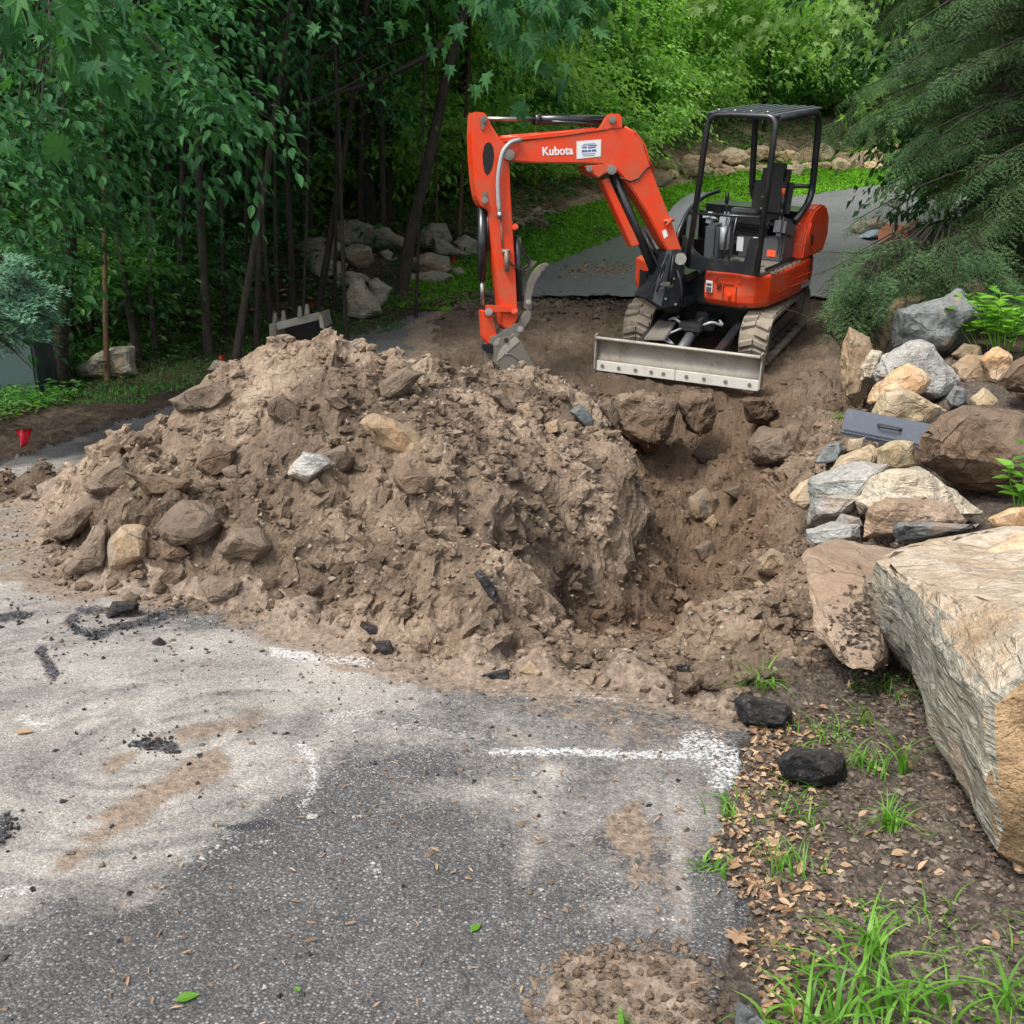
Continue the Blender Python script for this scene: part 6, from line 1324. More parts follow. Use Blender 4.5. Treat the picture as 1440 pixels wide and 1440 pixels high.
for k, (a, b_, lab) in enumerate([(275,285,'a hair right of the second trunk'),(318,300,'between the ivy dotted trunk and the one leaning right'),(345,352,'close behind the left end of the spare bucket'),(425,436,'left of the curved trunk'),(470,478,'in front of the flat grey boulder'),(488,470,'crossing behind the curved trunk'),(585,600,'right of the leaning trunk'),(172,165,'just right of the tan sapling'),(236,228,'between the second and third trunks'),(75,84,'behind the juniper'),(130,118,'left of the tan sapling')]):
    tree((a, 492 - (a % 60)), (b_, 20), 5 + k % 3, 'thin dark stem ' + lab, 'bark_dark', seed=60 + k, group=TG, name='sapling', hgt=8, nl=4)
leafy('oak_branch', 'big lobed leaves of a near branch hanging in the top left corner', 'branch', at(-60, -200, 4.5), [([(-60,-60),(90,-60),(80,30),(30,40),(0,0),(-60,20)], 20, 3.9, 4.8), ([(-90,150),(-40,160),(-50,200),(-90,190)], 3, 3.9, 4.2)], 5, .3, .105, 'lobed', 'leaf_near', (.6, -.1, -.4), droop=.5, upv=.5)
leafy('oak_branch', 'dark lobed leaves of a branch hanging at the top centre above the boom', 'branch', at(800, -260, 7), [([(640,-110),(800,-110),(790,-30),(740,10),(680,0),(630,-40)], 46, 6.2, 8), ([(440,-120),(640,-130),(620,-60),(500,-50)], 16, 7, 9)], 6, .4, .12, 'lobed', 'leaf_near', (.5, -.2, -.4), droop=.5, upv=.6)
leafy('maple_branch', 'bright maple leaves of a branch hanging at the top right', 'branch', at(1100, -300, 12), [([(980,-90),(1340,-90),(1320,20),(1250,80),(1140,60),(1060,60),(980,0)], 80, 13.5, 17), ([(1230,90),(1320,90),(1300,150),(1230,130)], 16, 13, 15)], 8, .55, .125, 'lobed', 'leaf_bright', (-.5, -.3, -.3), droop=.4, upv=.6)
leafy('maple_branch', 'mid green maple branch between the boom and the canopy roof', 'branch', at(860, -200, 17), [([(520,-110),(860,-110),(880,10),(810,50),(740,40),(560,-10)], 110, 15, 20)], 7, .6, .14, 'lobed', 'leaf', (.5, -.3, -.2))
# needle trees
def needle_spray(L=.62, nt=14, seed=0, nd=13, tl=.21, nlen=.026, wn=.008):
    r2 = np.random.default_rng(seed); parts = []; q = []
    for k in range(nt):
        u = (k + 1) / nt; s_ = 1 if k % 2 else -1; b = np.array([0, u * L, -.18 * u * u * L]); l = tl * (1.15 - .75 * u) * (.7 + .6 * r2.random())
        d = np.array([s_ * .82, .6, -.18 + .1 * r2.normal()]); d /= np.linalg.norm(d)
        m = max(4, int(nd * l / tl)); 
        for i in range(m):
            v = i / m; c = b + d * l * v + np.array([0, 0, -.22 * v * v * l]); q.append((c, d, -1 if i % 2 else 1))
            if i % 4 == 2 and l > .12:
                sd = np.array([d[0] * .4, 1.0 * .7, -.1]) ; sd /= np.linalg.norm(sd)
                for j in range(4): q.append((c + sd * j * .017, sd, -1 if j % 2 else 1))
    V_ = []; 
    for c, d, s_ in q:
        p = np.cross(d, [0, 0, 1.]); p /= np.linalg.norm(p) + 1e-9; e = (p * s_ * .8 + d * .6 + r2.normal(size=3) * .15) * nlen * (.8 + .4 * r2.random())
        V_ += [c - d * wn, c + d * wn, c + e]
    return np.array(V_), np.arange(len(V_)).reshape(-1, 3)
NS = [needle_spray(seed=i) for i in range(3)]
NSJ = [needle_spray(seed=i + 9, nt=10, nd=9, nlen=.06, wn=.02) for i in range(3)]
def needles(P, D, S, NS=NS):
    Vs, Fs, o = [], [], 0
    for k, (p, d, s_) in enumerate(zip(P, D, S)):
        v, f = NS[k % 3]; d = d / np.linalg.norm(d); x = np.cross(d, [0, 0, 1.]); x /= np.linalg.norm(x) + 1e-9; z = np.cross(x, d); a = rng.normal() * .5; x2 = x * math.cos(a) + z * math.sin(a); z2 = np.cross(x2, d)
        Vs.append(p + s_ * (v[:, :1] * x2 + v[:, 1:2] * d + v[:, 2:] * z2)); Fs.append(f + o); o += len(v)
    return np.vstack(Vs), np.vstack(Fs)
def needle_tree(name, label, base_pt, regs, mat, dirs, trunk_px=None, size=1.0):
    t = empty(name, tuple(base_pt), label, 'tree' if 'tree' in name else 'shrub'); parts = []; st_ = []
    for poly, n_, d0, d1, hub in regs:
        P = region_pts(poly, n_, d0, d1); D = P - np.array(hub); D[:, 2] *= .35; D = D / np.linalg.norm(D, axis=1)[:, None] + rnd(n_, .28); D[:, 2] -= .25
        parts.append(needles(P, D, size * (.7 + .6 * rng.random(n_)), NSJ if mat == 'juniper' else NS))
        for p, d in zip(P, D):
            if rng.random() < .5: st_.append(tube_np([p + (np.array(hub) - p) * .35 + [0, 0, .05], p, p + d / np.linalg.norm(d) * .8 * size - [0, 0, .1]], [.009, .006, .002], 4))
    Vv, Ff_ = join(parts); obj('foliage', mesh_np('foliage', Vv - base_pt, Ff_, M[mat]), t)
    Vv, Ff_ = join(st_); obj('twigs', mesh_np('twigs', Vv - base_pt, Ff_, M['bark_dark'], True), t, kind='stuff')
    if trunk_px:
        (a, b, d, r0) = trunk_px; p1 = at(a[0], a[1], d); p2 = at(b[0], b[1], d); Pm = wiggle(p1, p2, 8, .03, 5); v_, f_ = tube_np(Pm - base_pt, np.linspace(r0, r0 * .6, 8), 9); obj('trunk', mesh_np('trunk', v_, f_, M['bark_dark'], True), t)
    return t
hub1 = at(1420, 120, 13)
hb = at(1390, 420, 12.6)
def bough_tree(label, tb, tt, r0, boughs, size, per=26):
    """conifer: trunk from tb to tt, drooping boughs (height fraction, azimuth, length) carrying flat sprays"""
    t = empty('hemlock_tree', tuple(tb), label, 'tree'); tb = np.array(tb); tt = np.array(tt); Pm = wiggle(tb, tt, 10, .03, 5); v_, f_ = tube_np(Pm - tb, np.linspace(r0, r0 * .5, 10), 9); obj('trunk', mesh_np('trunk', v_, f_, M['bark_dark'], True), t)
    P, D, S, st_ = [], [], [], []
    for u, a, L in boughs:
        b = tb + (tt - tb) * u; h = np.array([math.cos(a), math.sin(a), 0.]); side = np.array([-h[1], h[0], 0.]); lift = rng.uniform(-.05, .22); pts_ = []
        for i in range(9):
            v = i / 8; pts_.append(b + h * L * v + np.array([0, 0, lift * L * v - .34 * L * v ** 2.2]) + side * .12 * math.sin(v * 4 + a * 5))
        pts_ = np.array(pts_); st_.append(tube_np(pts_, np.linspace(.028, .004, 9), 5))
        for k in range(per):
            v = .16 + .84 * (k + rng.random()) / per; f = v * 8; i = min(int(f), 7); p = pts_[i] + (pts_[i + 1] - pts_[i]) * (f - i); tg = pts_[i + 1] - pts_[i]; tg = tg / np.linalg.norm(tg)
            s_ = 1 if k % 2 else -1; d = tg * (.45 + .7 * v) + side * s_ * (1.0 - .55 * v) + np.array([0, 0, -.28]) + rng.normal(size=3) * .14
            P.append(p); D.append(d); S.append(size * (1.05 - .45 * v) * (.75 + .5 * rng.random()))
    Vv, Ff_ = needles(P, D, S); obj('foliage', mesh_np('foliage', Vv - tb, Ff_, M['hemlock']), t)
    Vv, Ff_ = join(st_); obj('boughs', mesh_np('boughs', Vv - tb, Ff_, M['bark_dark'], True), t, kind='stuff')
rb_ = random.Random(3)
def bset(n_, lo, hi, l0, l1, a0=0, a1=6.28): return [(lo + (hi - lo) * (k + rb_.random()) / n_, a0 + (a1 - a0) * ((k * .618 + .13 * rb_.random()) % 1), l0 + (l1 - l0) * rb_.random()) for k in range(n_)]
h1b = at(1420, 432, 13.2); h1t = at(1400, -260, 13.4)
bough_tree('big dark hemlock at the right whose drooping boughs reach towards the excavator', h1b, h1t, .2, bset(12, .03, .28, .5, .95) + bset(40, .30, .95, 1.2, 1.9) + bset(4, .4, .6, 1.9, 2.4, 2.6, 4.0), .8)
h2b = at(1560, 430, 11.2); h2t = at(1540, -330, 11.2)
bough_tree('nearer hemlock at the right edge of the photo above the boulders', h2b, h2t, .16, bset(44, .12, .95, 1.3, 2.2) + bset(12, .2, .8, 1.6, 2.3, 2.4, 4.0), .85)
needle_tree('hemlock_shrub', 'low hemlock boughs drooping over the top of the stone row', at(1320, 400, 10.8), [
  ([(1205,350),(1300,330),(1400,340),(1420,420),(1290,410),(1225,425),(1205,400)], 260, 9.8, 11.5, at(1340, 300, 11.6)),
  ([(1195,385),(1240,375),(1235,425),(1200,440)], 90, 9.3, 10.2, at(1250, 350, 10.8)),
  ([(1380,380),(1500,380),(1500,460),(1400,440)], 40, 9.8, 11, at(1440, 300, 11.6))], 'hemlock', None, None, .75)
needle_tree('juniper_shrub', 'blue green juniper at the left edge over the utility cabinet', at(-40, 500, 7.6), [
  ([(-90,370),(0,350),(40,390),(45,440),(30,462),(-90,470)], 260, 6.8, 7.8, at(-120, 430, 7.6))], 'juniper', None, None, .38)
# --- grass, weeds, litter
def blades(P, H_, W_, bend, mat, name, segs=3, dirs=None, **k):
    n = len(P); a = rng.random(n) * 6.28 if dirs is None else dirs; dx = np.c_[np.cos(a), np.sin(a), np.zeros(n)]; sx = np.c_[-np.sin(a), np.cos(a), np.zeros(n)]
    Vs = []
    for i in range(segs + 1):
        t_ = i / segs; w = W_ * (1 - t_ ** 1.6) * .5 + .0002; c = P + dx * (H_ * bend * t_ ** 2)[:, None] + np.array([0, 0, 1.]) * (H_ * (t_ - .55 * np.minimum(bend, 1.5) * t_ ** 2.6))[:, None]
        Vs.append(c - sx * w[:, None]); Vs.append(c + sx * w[:, None])
    V_ = np.stack(Vs, 1).reshape(-1, 3); m = 2 * (segs + 1); f = np.array([(2 * i, 2 * i + 1, 2 * i + 3, 2 * i + 2) for i in range(segs)]); F_ = (f[None] + (np.arange(n) * m)[:, None, None]).reshape(-1, 4)
    return V_, F_
def scatter(n, x0, x1, y0, y1, test):
    x = rng.uniform(x0, x1, n); y = rng.uniform(y0, y1, n); m = test(x, y); return x[m], y[m]
# grass verge along the far road
gp = []
for k in range(46000):
    i = rng.integers(0, len(Lr) - 1); u = rng.random(); p = Lr[i] * (1 - u) + Lr[i + 1] * u
    yd = p[1]; wd = .9 + .09 * (yd - 12); off = -wd * rng.random() ** .8 + .12
    gp.append((p[0] + nr[i, 0] * off, p[1] + nr[i, 1] * off))
gp = np.array(gp); gp = gp[gp[:, 1] < 44]; zz = base(gp[:, 0], gp[:, 1]); hh_ = .05 + .07 * rng.random(len(gp))
V_, F_ = blades(np.c_[gp, zz - .02], hh_ * (1 + gp[:, 1] * .02), .012 + gp[:, 1] * .0012, .5 + rng.random(len(gp)), M['grass'], 'grass', 2); obj('grass_verge', mesh_np('grass_verge', V_, F_, M['grass']), kind='stuff')
# verge between the pile and the forest
x, y = scatter(60000, -4.5, 2, 9, 17, lambda x, y: (np.abs(pdist(x, y, ROADL)[1] - .95) < .85 + .3 * np.sin(y * 3)) & (y > 9.6)); z = hzv(x, y)
V_, F_ = blades(np.c_[x, y, z - .01], .04 + .06 * rng.random(len(x)), np.full(len(x), .012), .6 + rng.random(len(x)), None, '', 2); obj('grass_verge', mesh_np('grass_verge', V_, F_, M['leaf']), kind='stuff')
# ground cover under the trees
x, y = scatter(26000, -14, 1, 8, 24, lambda x, y: (pdist(x, y, ROADL)[1] > 1.0) & (fbm(x, y, .8, 3, 300) > .42)); z = hzv(x, y)
P = np.c_[x, y, z + .03 + .2 * rng.random(len(x)) ** 2]; V_, F_ = place_leaves(P, rnd(len(x)) * [1, 1, .3], np.array([0, 0, 1.]) + rnd(len(x), .35), .06 + .06 * rng.random(len(x)), 'oval'); obj('ground_cover', mesh_np('ground_cover', V_, F_, M['leaf_dark']), kind='stuff')
# weeds at the left between the pavement and the trees
w0 = sdf
x, y = scatter(30000, -6.5, -1.2, 7.2, 13, lambda x, y: (pdist(x, y, ROADL)[1] > .9) & (pdist(x, y, ROADL)[1] < 2.6) & (fbm(x, y, 1.2, 3, 301) > .4)); z = hzv(x, y)
P = np.c_[x, y, z + .02 + .12 * rng.random(len(x))]; V_, F_ = place_leaves(P, rnd(len(x)) * [1, 1, .25], np.array([0, 0, 1.]) + rnd(len(x), .3), .03 + .04 * rng.random(len(x)), 'oval'); obj('ground_cover', mesh_np('ground_cover', V_, F_, M['leaf']), kind='stuff')
# dead leaves on the forest floor and the bank
x, y = scatter(30000, -12, 3, 9, 30, lambda x, y: (pdist(x, y, ROADL)[1] > 1.0)); z = hzv(x, y)
P = np.c_[x, y, z + .01]; V_, F_ = place_leaves(P, rnd(len(x)) * [1, 1, .15], np.array([0, 0, 1.]) + rnd(len(x), .3), .04 + .05 * rng.random(len(x)), 'simple'); obj('leaf_litter', mesh_np('leaf_litter', V_, F_, M['litter']), kind='stuff')
# foreground litter: curled tan pieces in the planting strip, dark chips further right
def insoil(x, y): return (x > right_edge(y) + .01) & (sdf(x, y, DIRT) > .12)
x, y = scatter(26000, .5, 1.8, 1.4, 4.4, lambda x, y: insoil(x, y)); dd_ = x - right_edge(y); keep = rng.random(len(x)) < np.exp(-((dd_ - .08) / .13) ** 2) * .62 + .035; x = x[keep]; y = y[keep]; z = hzv(x, y)
P = np.c_[x, y, z + .006]; V_, F_ = place_leaves(P, rnd(len(x)) * [1, 1, .35], np.array([0, 0, 1.]) + rnd(len(x), .45), .012 + .022 * rng.random(len(x)) ** 1.5, 'oval'); obj('leaf_litter', mesh_np('leaf_litter', V_, F_, M['litter']), kind='stuff')
def shards(P, S, mat, name, flat=.35):
    """little angular lumps: squashed irregular octahedra"""
    n = len(P); t_ = np.array([(1, 0, 0), (0, 1, 0), (-1, 0, 0), (0, -1, 0), (0, 0, 1), (0, 0, -1)], float); f = np.array([(0, 1, 4), (1, 2, 4), (2, 3, 4), (3, 0, 4), (1, 0, 5), (2, 1, 5), (3, 2, 5), (0, 3, 5)])
    Vv = t_[None] + rng.normal(size=(n, 6, 3)) * .28; Vv = Vv * (S[:, None, None] * np.stack([np.ones(n), .5 + .5 * rng.random(n), flat + .4 * rng.random(n)], 1)[:, None])
    a = rng.random(n) * 6.28; ca, sa = np.cos(a)[:, None], np.sin(a)[:, None]; X_ = Vv[:, :, 0] * ca - Vv[:, :, 1] * sa; Y_ = Vv[:, :, 0] * sa + Vv[:, :, 1] * ca
    Vv = np.stack([X_, Y_, Vv[:, :, 2]], 2) + P[:, None]; return Vv.reshape(-1, 3), (f[None] + (np.arange(n) * 6)[:, None, None]).reshape(-1, 3)
def clods(P, S):
    b = bmesh.new(); bmesh.ops.create_icosphere(b, subdivisions=1, radius=1); t_ = np.array([v.co[:] for v in b.verts]); f = np.array([[v.index for v in q.verts] for q in b.faces]); b.free(); n = len(P); m = len(t_)
    Vv = t_[None] * (1 + rng.normal(size=(n, m, 1)) * .2) * (S[:, None, None] * np.stack([.8 + .5 * rng.random(n), .7 + .5 * rng.random(n), .5 + .4 * rng.random(n)], 1)[:, None]); a = rng.random(n) * 6.28; ca, sa = np.cos(a)[:, None], np.sin(a)[:, None]
    X_ = Vv[:, :, 0] * ca - Vv[:, :, 1] * sa; Y_ = Vv[:, :, 0] * sa + Vv[:, :, 1] * ca; Vv = np.stack([X_, Y_, Vv[:, :, 2]], 2) + P[:, None]; return Vv.reshape(-1, 3), (f[None] + (np.arange(n) * m)[:, None, None]).reshape(-1, 3)
x, y = scatter(24000, .5, 2.0, 1.4, 4.6, insoil); z = hzv(x, y)
V_, F_ = shards(np.c_[x, y, z + .002], .004 + .011 * rng.random(len(x)) ** 2, None, '', .2); obj('bark_chips', mesh_np('bark_chips', V_, F_, M['chips']), kind='stuff')
# clods on the pile and trench
x, y = scatter(42000, -3.6, 3, 3, 11, lambda x, y: (sdf(x, y, DIRT) < .02) & (rng.random(len(x)) < np.clip(5.2 / y, .2, 1) ** 2)); z = hzv(x, y); S = (.004 + .026 * rng.random(len(x)) ** 5 + .006 * rng.random(len(x))) * (1 + y * .04)
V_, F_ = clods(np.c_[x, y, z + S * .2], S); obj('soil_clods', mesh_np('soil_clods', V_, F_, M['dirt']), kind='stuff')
x, y = scatter(5200, -.1, .75, 1.35, 2.2, lambda x, y: sdf(*topix(x, y, 0 * x), PT) < 8); z = hzv(x, y); S = .002 + .011 * rng.random(len(x)) ** 4
V_, F_ = clods(np.c_[x, y, z + S * .2], S); obj('soil_clods', mesh_np('soil_clods', V_, F_, M['dirt']), kind='stuff')
x, y = scatter(9000, -3.6, 1.2, 2.4, 6, lambda x, y: (sdf(x, y, DIRT) > 0) & (rng.random(len(x)) < np.exp(-(sdf(x, y, DIRT) + .05) * 12))); z = hzv(x, y); S = .003 + .014 * rng.random(len(x)) ** 4
V_, F_ = clods(np.c_[x, y, z + S * .2], S); obj('soil_clods', mesh_np('soil_clods', V_, F_, M['dirt']), kind='stuff')
x, y = scatter(3000, -2.5, 3.5, 13, 15.4, lambda x, y: rng.random(len(x)) < np.exp(-np.abs(y - cut - .6) * 2)); z = hzv(x, y) + .03; S = .01 + .03 * rng.random(len(x)) ** 3
V_, F_ = clods(np.c_[x, y, z + S * .2], S); obj('soil_clods', mesh_np('soil_clods', V_, F_, M['dirt']), kind='stuff')
M['gravel'] = m_rock('gravel_stone', [(.3, (.16, .12, .08)), (.5, (.32, .26, .19)), (.7, (.5, .45, .38))], 0, 30, .1)
x, y = scatter(7000, -3.2, 2.6, 3, 9.5, lambda x, y: (sdf(x, y, DIRT) < 0)); z = hzv(x, y); S = .006 + .012 * rng.random(len(x)) ** 2
V_, F_ = shards(np.c_[x, y, z + S * .2], S, None, '', .6); obj('gravel', mesh_np('gravel', V_, F_, M['gravel']), kind='stuff')
# loose bits scattered on the pavement
def onpave(x, y): return (x < right_edge(y) - .02) & (sdf(x, y, DIRT) > .03) & (pdist(x, y, ROADL)[1] < -.1)
x, y = scatter(14000, -3.4, 1.2, 1.4, 6, lambda x, y: onpave(x, y) & (rng.random(len(x)) < np.exp(-np.maximum(sdf(x, y, DIRT), 0) * 1.8) * .7 + .12)); z = hzv(x, y)
S = .003 + .010 * rng.random(len(x)) ** 3
for mt, sel in (('gravel', rng.random(len(x))),):
    a_ = sel < .45; b_ = (sel >= .45) & (sel < .7); c_ = sel >= .7
for msk, mt, nm in ((a_, 'rock_soil', 'soil_crumbs'), (b_, 'rock_white', 'stone_chips'), (c_, 'rock_asphalt', 'asphalt_crumbs')):
    V_, F_ = shards(np.c_[x, y, z + .002][msk], S[msk] * (1.0 if mt != 'rock_white' else .75), None, '', .5); obj(nm, mesh_np(nm, V_, F_, M[mt]), kind='stuff')
for line, nn_ in (([(95,875),(130,895),(165,880),(230,868),(280,850)], 150), ([(185,1045),(250,1054)], 60), ([(0,1190),(25,1150)], 30), ([(0,868),(45,868)], 30), ([(60,905),(90,950)], 14)):
    pts_ = np.array([ground0(*(np.array(line[i]) * (1 - u) + np.array(line[i + 1]) * u + rng.normal(size=2) * 8)) for i, u in zip(rng.integers(0, len(line) - 1, nn_), rng.random(nn_))]); pts_[:, 2] = hzv(pts_[:, 0], pts_[:, 1]) + .003
    V_, F_ = shards(pts_, .004 + .009 * rng.random(nn_) ** 2, None, '', .5); obj('asphalt_crumbs', mesh_np('asphalt_crumbs', V_, F_, M['rock_asphalt']), kind='stuff')
# small dry leaves on the pavement
x, y = scatter(330, -.9, 1.0, 1.45, 2.9, onpave); z = hzv(x, y); P = np.c_[x, y, z + .006]
V_, F_ = place_leaves(P, rnd(len(x)) * [1, 1, .1], np.array([0, 0, 1.]) + rnd(len(x), .3), .016 + .016 * rng.random(len(x)), 'needle'); obj('leaf_litter', mesh_np('leaf_litter', V_, F_, M['litter']), kind='stuff')
def single_leaf(px, py, size, ang, label, mat, kind='oval', nm='fallen_leaf'):
    g = hit(px, py); D = np.array([[math.cos(ang), math.sin(ang), .12]]); V_, F_ = place_leaves(np.array([[0, 0, .008]]) - D * size * .5, D, np.array([[.05, -.1, 1.]]), np.array([size]), kind)
    o = obj(nm, mesh_np(nm, V_, F_, M[mat]), label=label, cat='leaf'); o.location = tuple(g)
single_leaf(669, 1309, .034, .9, 'fresh green leaf lying on the dark pavement near the bottom centre', 'weed')
single_leaf(264, 1410, .048, .45, 'larger pale green leaf at the bottom left of the pavement', 'weed')
single_leaf(1040, 1318, .075, 1.1, 'curled dry brown leaf on the edge of the pavement', 'litter', 'lobed')
single_leaf(1078, 1192, .07, 2.9, 'broad tan leaf in the litter below the second asphalt chunk', 'litter', 'lobed')
single_leaf(1265, 1205, .05, .2, 'pale tan leaf on the dark mulch beside the largest slab', 'litter', 'oval')
single_leaf(35, 1032, .05, .3, 'rust brown leaf on the pale dust at the left edge', 'litter', 'oval')
single_leaf(418, 1395, .02, 2.4, 'tiny yellow green leaf at the bottom of the pavement', 'weed')
# grass tufts: one thing per clump
def tuft(px, py, n_, hgt, wid, spread, label, mat='weed', bend=1.0, aim=None, name='grass_tuft', snap_d=None):
    g = hit(px, py) if snap_d is None else at(px, py, snap_d)
    P = np.c_[rng.normal(size=(n_, 2)) * spread, np.zeros(n_) - .005]; dirs = None if aim is None else aim + rng.normal(size=n_) * .7
    V_, F_ = blades(P, hgt * (.5 + .6 * rng.random(n_)), wid * (.7 + .5 * rng.random(n_)), bend * (.4 + .9 * rng.random(n_)), None, '', 6, dirs)
    o = obj(name, mesh_np(name, V_, F_, M[mat], True), label=label, cat='grass', group='grass clumps in the planting strip'); o.location = tuple(g)
tuft(1215,1425,46,.17,.0115,.06,'widest clump of bright crabgrass at the bottom right')
tuft(1150,1440,24,.15,.011,.05,'crabgrass clump at the left end of the bottom clumps')
tuft(1300,1435,22,.15,.011,.06,'crabgrass clump at the right of the widest bottom clump')
tuft(1224,1345,22,.17,.010,.012,'tall single crabgrass plant arching above the bottom clumps')
tuft(1415,1420,9,.17,.012,.01,'broad bladed grass sprouting at the bottom right corner',bend=1.4)
tuft(1250,1165,34,.13,.006,.018,'grass tuft on the mulch below the second asphalt chunk')
tuft(1270,1090,14,.20,.009,.012,'tall upright grass beside the largest slab',bend=.6)
tuft(1218,1080,26,.13,.006,.03,'leaning grass right of the grass bound asphalt chunk')
tuft(1212,1020,12,.13,.008,.012,'thin yellow green grass stalk near the foot of the pinkish slab',bend=.6)
tuft(1110,1225,38,.11,.005,.03,'small tuft among tan litter below the asphalt chunks')
tuft(1005,1225,20,.05,.010,.02,'small leafy weed on the edge of the pavement')
tuft(1030,1150,24,.09,.006,.03,'sparse grass at the pavement edge below the painted corner')
tuft(1070,970,26,.12,.010,.03,'bright broad grass behind the first asphalt chunk',bend=1.3)
tuft(1120,1130,30,.08,.005,.05,'low grass left of the second asphalt chunk')
tuft(1140,1160,30,.07,.005,.05,'low grass under the second asphalt chunk')
tuft(885,1445,5,.07,.012,.006,'grass blade poking in at the bottom of the pavement')
tuft(1075,1440,6,.09,.014,.006,'grass blade beside the slate corner at the bottom edge')
tuft(1180,590,26,.10,.008,.04,'small green weed on the soil beside the upright tan rock',name='leafy_plant')
def leafyplant(px, py, d, n_st, hgt, spread, leaf, label, mat='weed'):
    g = at(px, py, d); t = empty('leafy_plant', tuple(g), label, 'plant'); st_ = []; P = []; D = []
    for k in range(n_st):
        a = rng.random() * 6.28; b0_ = np.array([math.cos(a), math.sin(a), 0]) * spread * rng.random() ** .5; e = b0_ * (1.5 + rng.random()) + [0, 0, hgt * (.6 + .5 * rng.random())]
        Q = wiggle(b0_ - [0, 0, .05], e, 6, .01, k); st_.append(tube_np(Q, np.linspace(.004, .0015, 6), 5))
        for j in range(9):
            u = .25 + .75 * j / 8; c = b0_ + (e - b0_) * u; an = j * 2.4 + k; P.append(c); D.append([math.cos(an), math.sin(an), .25])
    V_, F_ = place_leaves(np.array(P), np.array(D) + rnd(len(P), .12), np.array([0, 0, 1.]) + rnd(len(P), .15), leaf * (.7 + .5 * rng.random(len(P))), 'oval'); obj('leaves', mesh_np('leaves', V_, F_, M[mat]), t)
    V_, F_ = join(st_); obj('stem', mesh_np('stem', V_, F_, M['grass'], True), t)
leafyplant(1415, 480, 8.9, 34, .34, .28, .13, 'bright leafy plant right of the big grey boulder')
leafyplant(1436, 716, 4.75, 3, .28, .03, .10, 'tall green weed growing by the soil covered boulder')
# tiny clover-like ground cover in the strip
x, y = scatter(9000, .8, 1.5, 1.6, 3.9, lambda x, y: insoil(x, y) & (fbm(x, y, 5, 4, 310) > .62)); z = hzv(x, y)
P = np.c_[x, y, z + .008 + .015 * rng.random(len(x))]; V_, F_ = place_leaves(P, rnd(len(x)) * [1, 1, .2], np.array([0, 0, 1.]) + rnd(len(x), .3), .007 + .008 * rng.random(len(x)), 'oval'); obj('ground_cover', mesh_np('ground_cover', V_, F_, M['weed']), kind='stuff')
x, y = scatter(900, .75, 1.6, 1.5, 4.0, lambda x, y: insoil(x, y) & (fbm(x, y, 3, 3, 312) > .5)); z = hzv(x, y)
V_, F_ = blades(np.c_[x, y, z], .03 + .06 * rng.random(len(x)), np.full(len(x), .004), .6 + rng.random(len(x)), None, '', 4); obj('sparse_grass', mesh_np('sparse_grass', V_, F_, M['weed']), kind='stuff')
# debris on the far road and litter on the leaning slab
def onroad_z(x, y): return prof(y) + .05
g = ground0(862, 385); n_ = 500; x = g[0] + rng.normal(size=n_) * .32; y = g[1] + rng.normal(size=n_) * .35; S = .006 + .02 * rng.random(n_) ** 2
V_, F_ = clods(np.c_[x, y, onroad_z(x, y)], S); obj('road_debris', mesh_np('road_debris', V_, F_, M['litter']), kind='stuff')
x, y = scatter(5000, -1.5, 9, 15.5, 30, lambda x, y: (pdist(x, y, ROADL)[1] < -.1) & (pdist(x, y, ROADL)[1] > -4.4) & (rng.random(len(x)) < .12 + .5 * np.exp(-np.abs(pdist(x, y, ROADL)[1]) * 3)))
P = np.c_[x, y, onroad_z(x, y) + .004]; V_, F_ = place_leaves(P, rnd(len(x)) * [1, 1, .1], np.array([0, 0, 1.]) + rnd(len(x), .25), .02 + .04 * rng.random(len(x)), 'simple'); obj('leaf_litter', mesh_np('leaf_litter', V_, F_, M['litter']), kind='stuff')
dgx = bpy.context.evaluated_depsgraph_get(); dgx.update(); LP_ = []
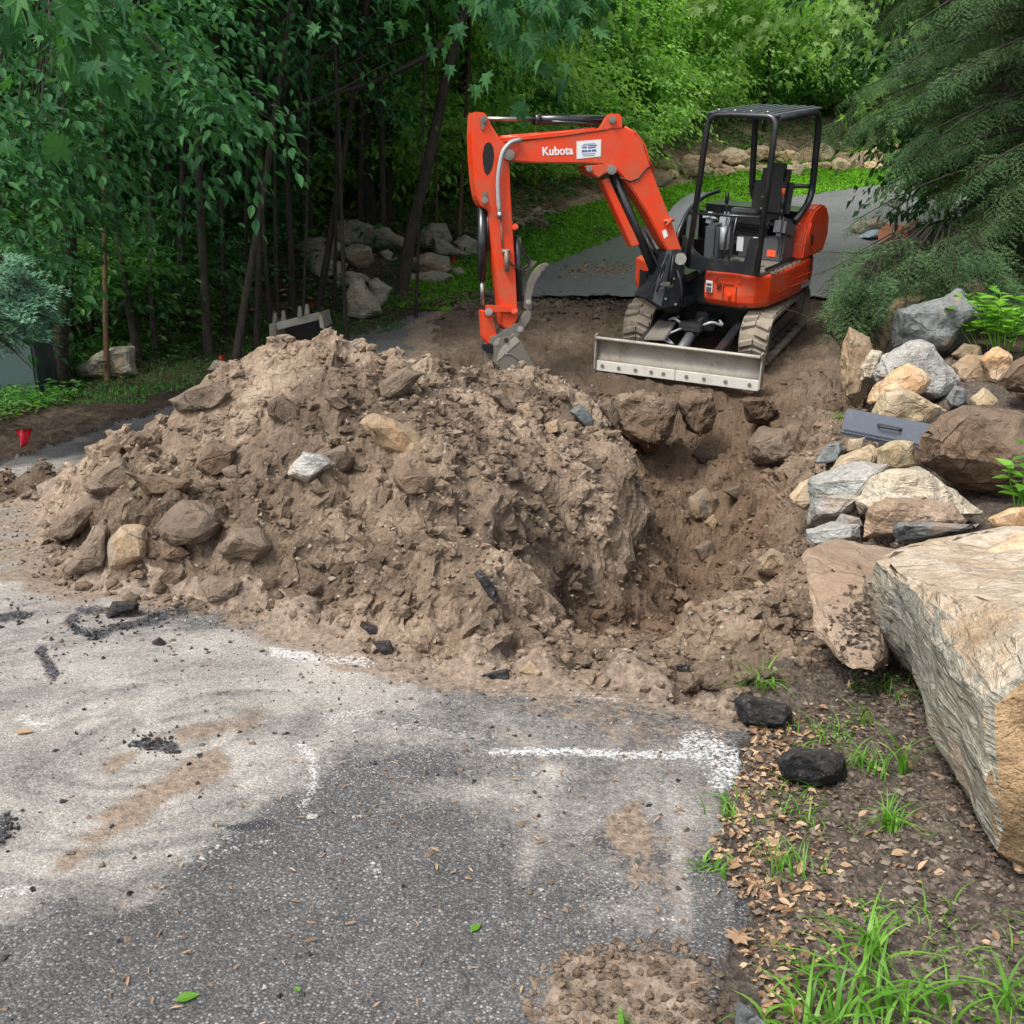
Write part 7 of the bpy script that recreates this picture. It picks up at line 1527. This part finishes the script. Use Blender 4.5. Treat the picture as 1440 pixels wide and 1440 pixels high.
for k in range(260):
    c_ = np.array(c5(395 + 50 * rng.normal(), 480 + 75 * rng.normal())); r__ = ray(*c_); ok_, loc_, nor_, _, ob_, _ = sc.ray_cast(dgx, Vector((0, 0, CZ)), Vector(r__).normalized())
    if ok_ and ob_.name.startswith('boulder'): LP_.append(tuple(loc_ + nor_ * .004))
if LP_:
    LP_ = np.array(LP_); V_, F_ = place_leaves(LP_, rnd(len(LP_)) * [1, 1, .4], np.array([-.3, -.6, .8]) + rnd(len(LP_), .3), .012 + .022 * rng.random(len(LP_)), 'simple'); obj('slab_litter', mesh_np('slab_litter', V_, F_, [M['chips']]), kind='stuff')
# sticks
def stick(pts, r0, label, mat='bark_dark'):
    g = pts[0]; v_, f_ = tube_np(np.array(pts) - g, np.linspace(r0, r0 * .5, len(pts)), 6); o = obj('twig', mesh_np('twig', v_, f_, M[mat], True), label=label, cat='twig'); o.location = tuple(g)
stick([hit(1110, 903) + [0, 0, .02], hit(1150, 902) + [0, 0, .03], at(1175, 896, 3.55), at(1215, 875, 3.6), at(1232, 860, 3.65)], .006, 'bent twig lying against the pinkish slab')
stick([hit(1300, 1130) + [0, 0, .03], hit(1335, 1140) + [0, 0, .05], hit(1370, 1172) + [0, 0, .01]], .002, 'pale dry grass stalk bowed on the mulch', 'bark_tan')
stick([at(1100, 434, 11.4), at(1118, 438, 11.5), at(1146, 450, 11.4)], .005, 'pale thin branch sticking out behind the right track', 'bark_tan')
stick([hit(825, 383), hit(850, 388), hit(880, 384)], .01, 'twig on the far road left of the boom')
stick([at(1215, 395, 9.9), at(1258, 378, 10), at(1282, 374, 10.1), at(1300, 378, 10.2)], .007, 'bare pale branch among the low hemlock boughs', 'bark_tan')
# leaf cover on the banks
x, y = scatter(60000, -8, 22, 17, 40, lambda x, y: (lambda s: ((s > 2.0) & (s < 12)) | (s < -5.5))(pdist(x, y, ROADL)[1]) & (fbm(x, y, .9, 3, 320) > .47)); z = base(x, y)
P = np.c_[x, y, z + .05 + .35 * rng.random(len(x)) ** 2]; V_, F_ = place_leaves(P, rnd(len(x)) * [1, 1, .4], np.array([0, 0, 1.]) + rnd(len(x), .5), .09 + .08 * rng.random(len(x)), 'simple'); obj('ground_cover', mesh_np('ground_cover', V_, F_, M['leaf']), kind='stuff')
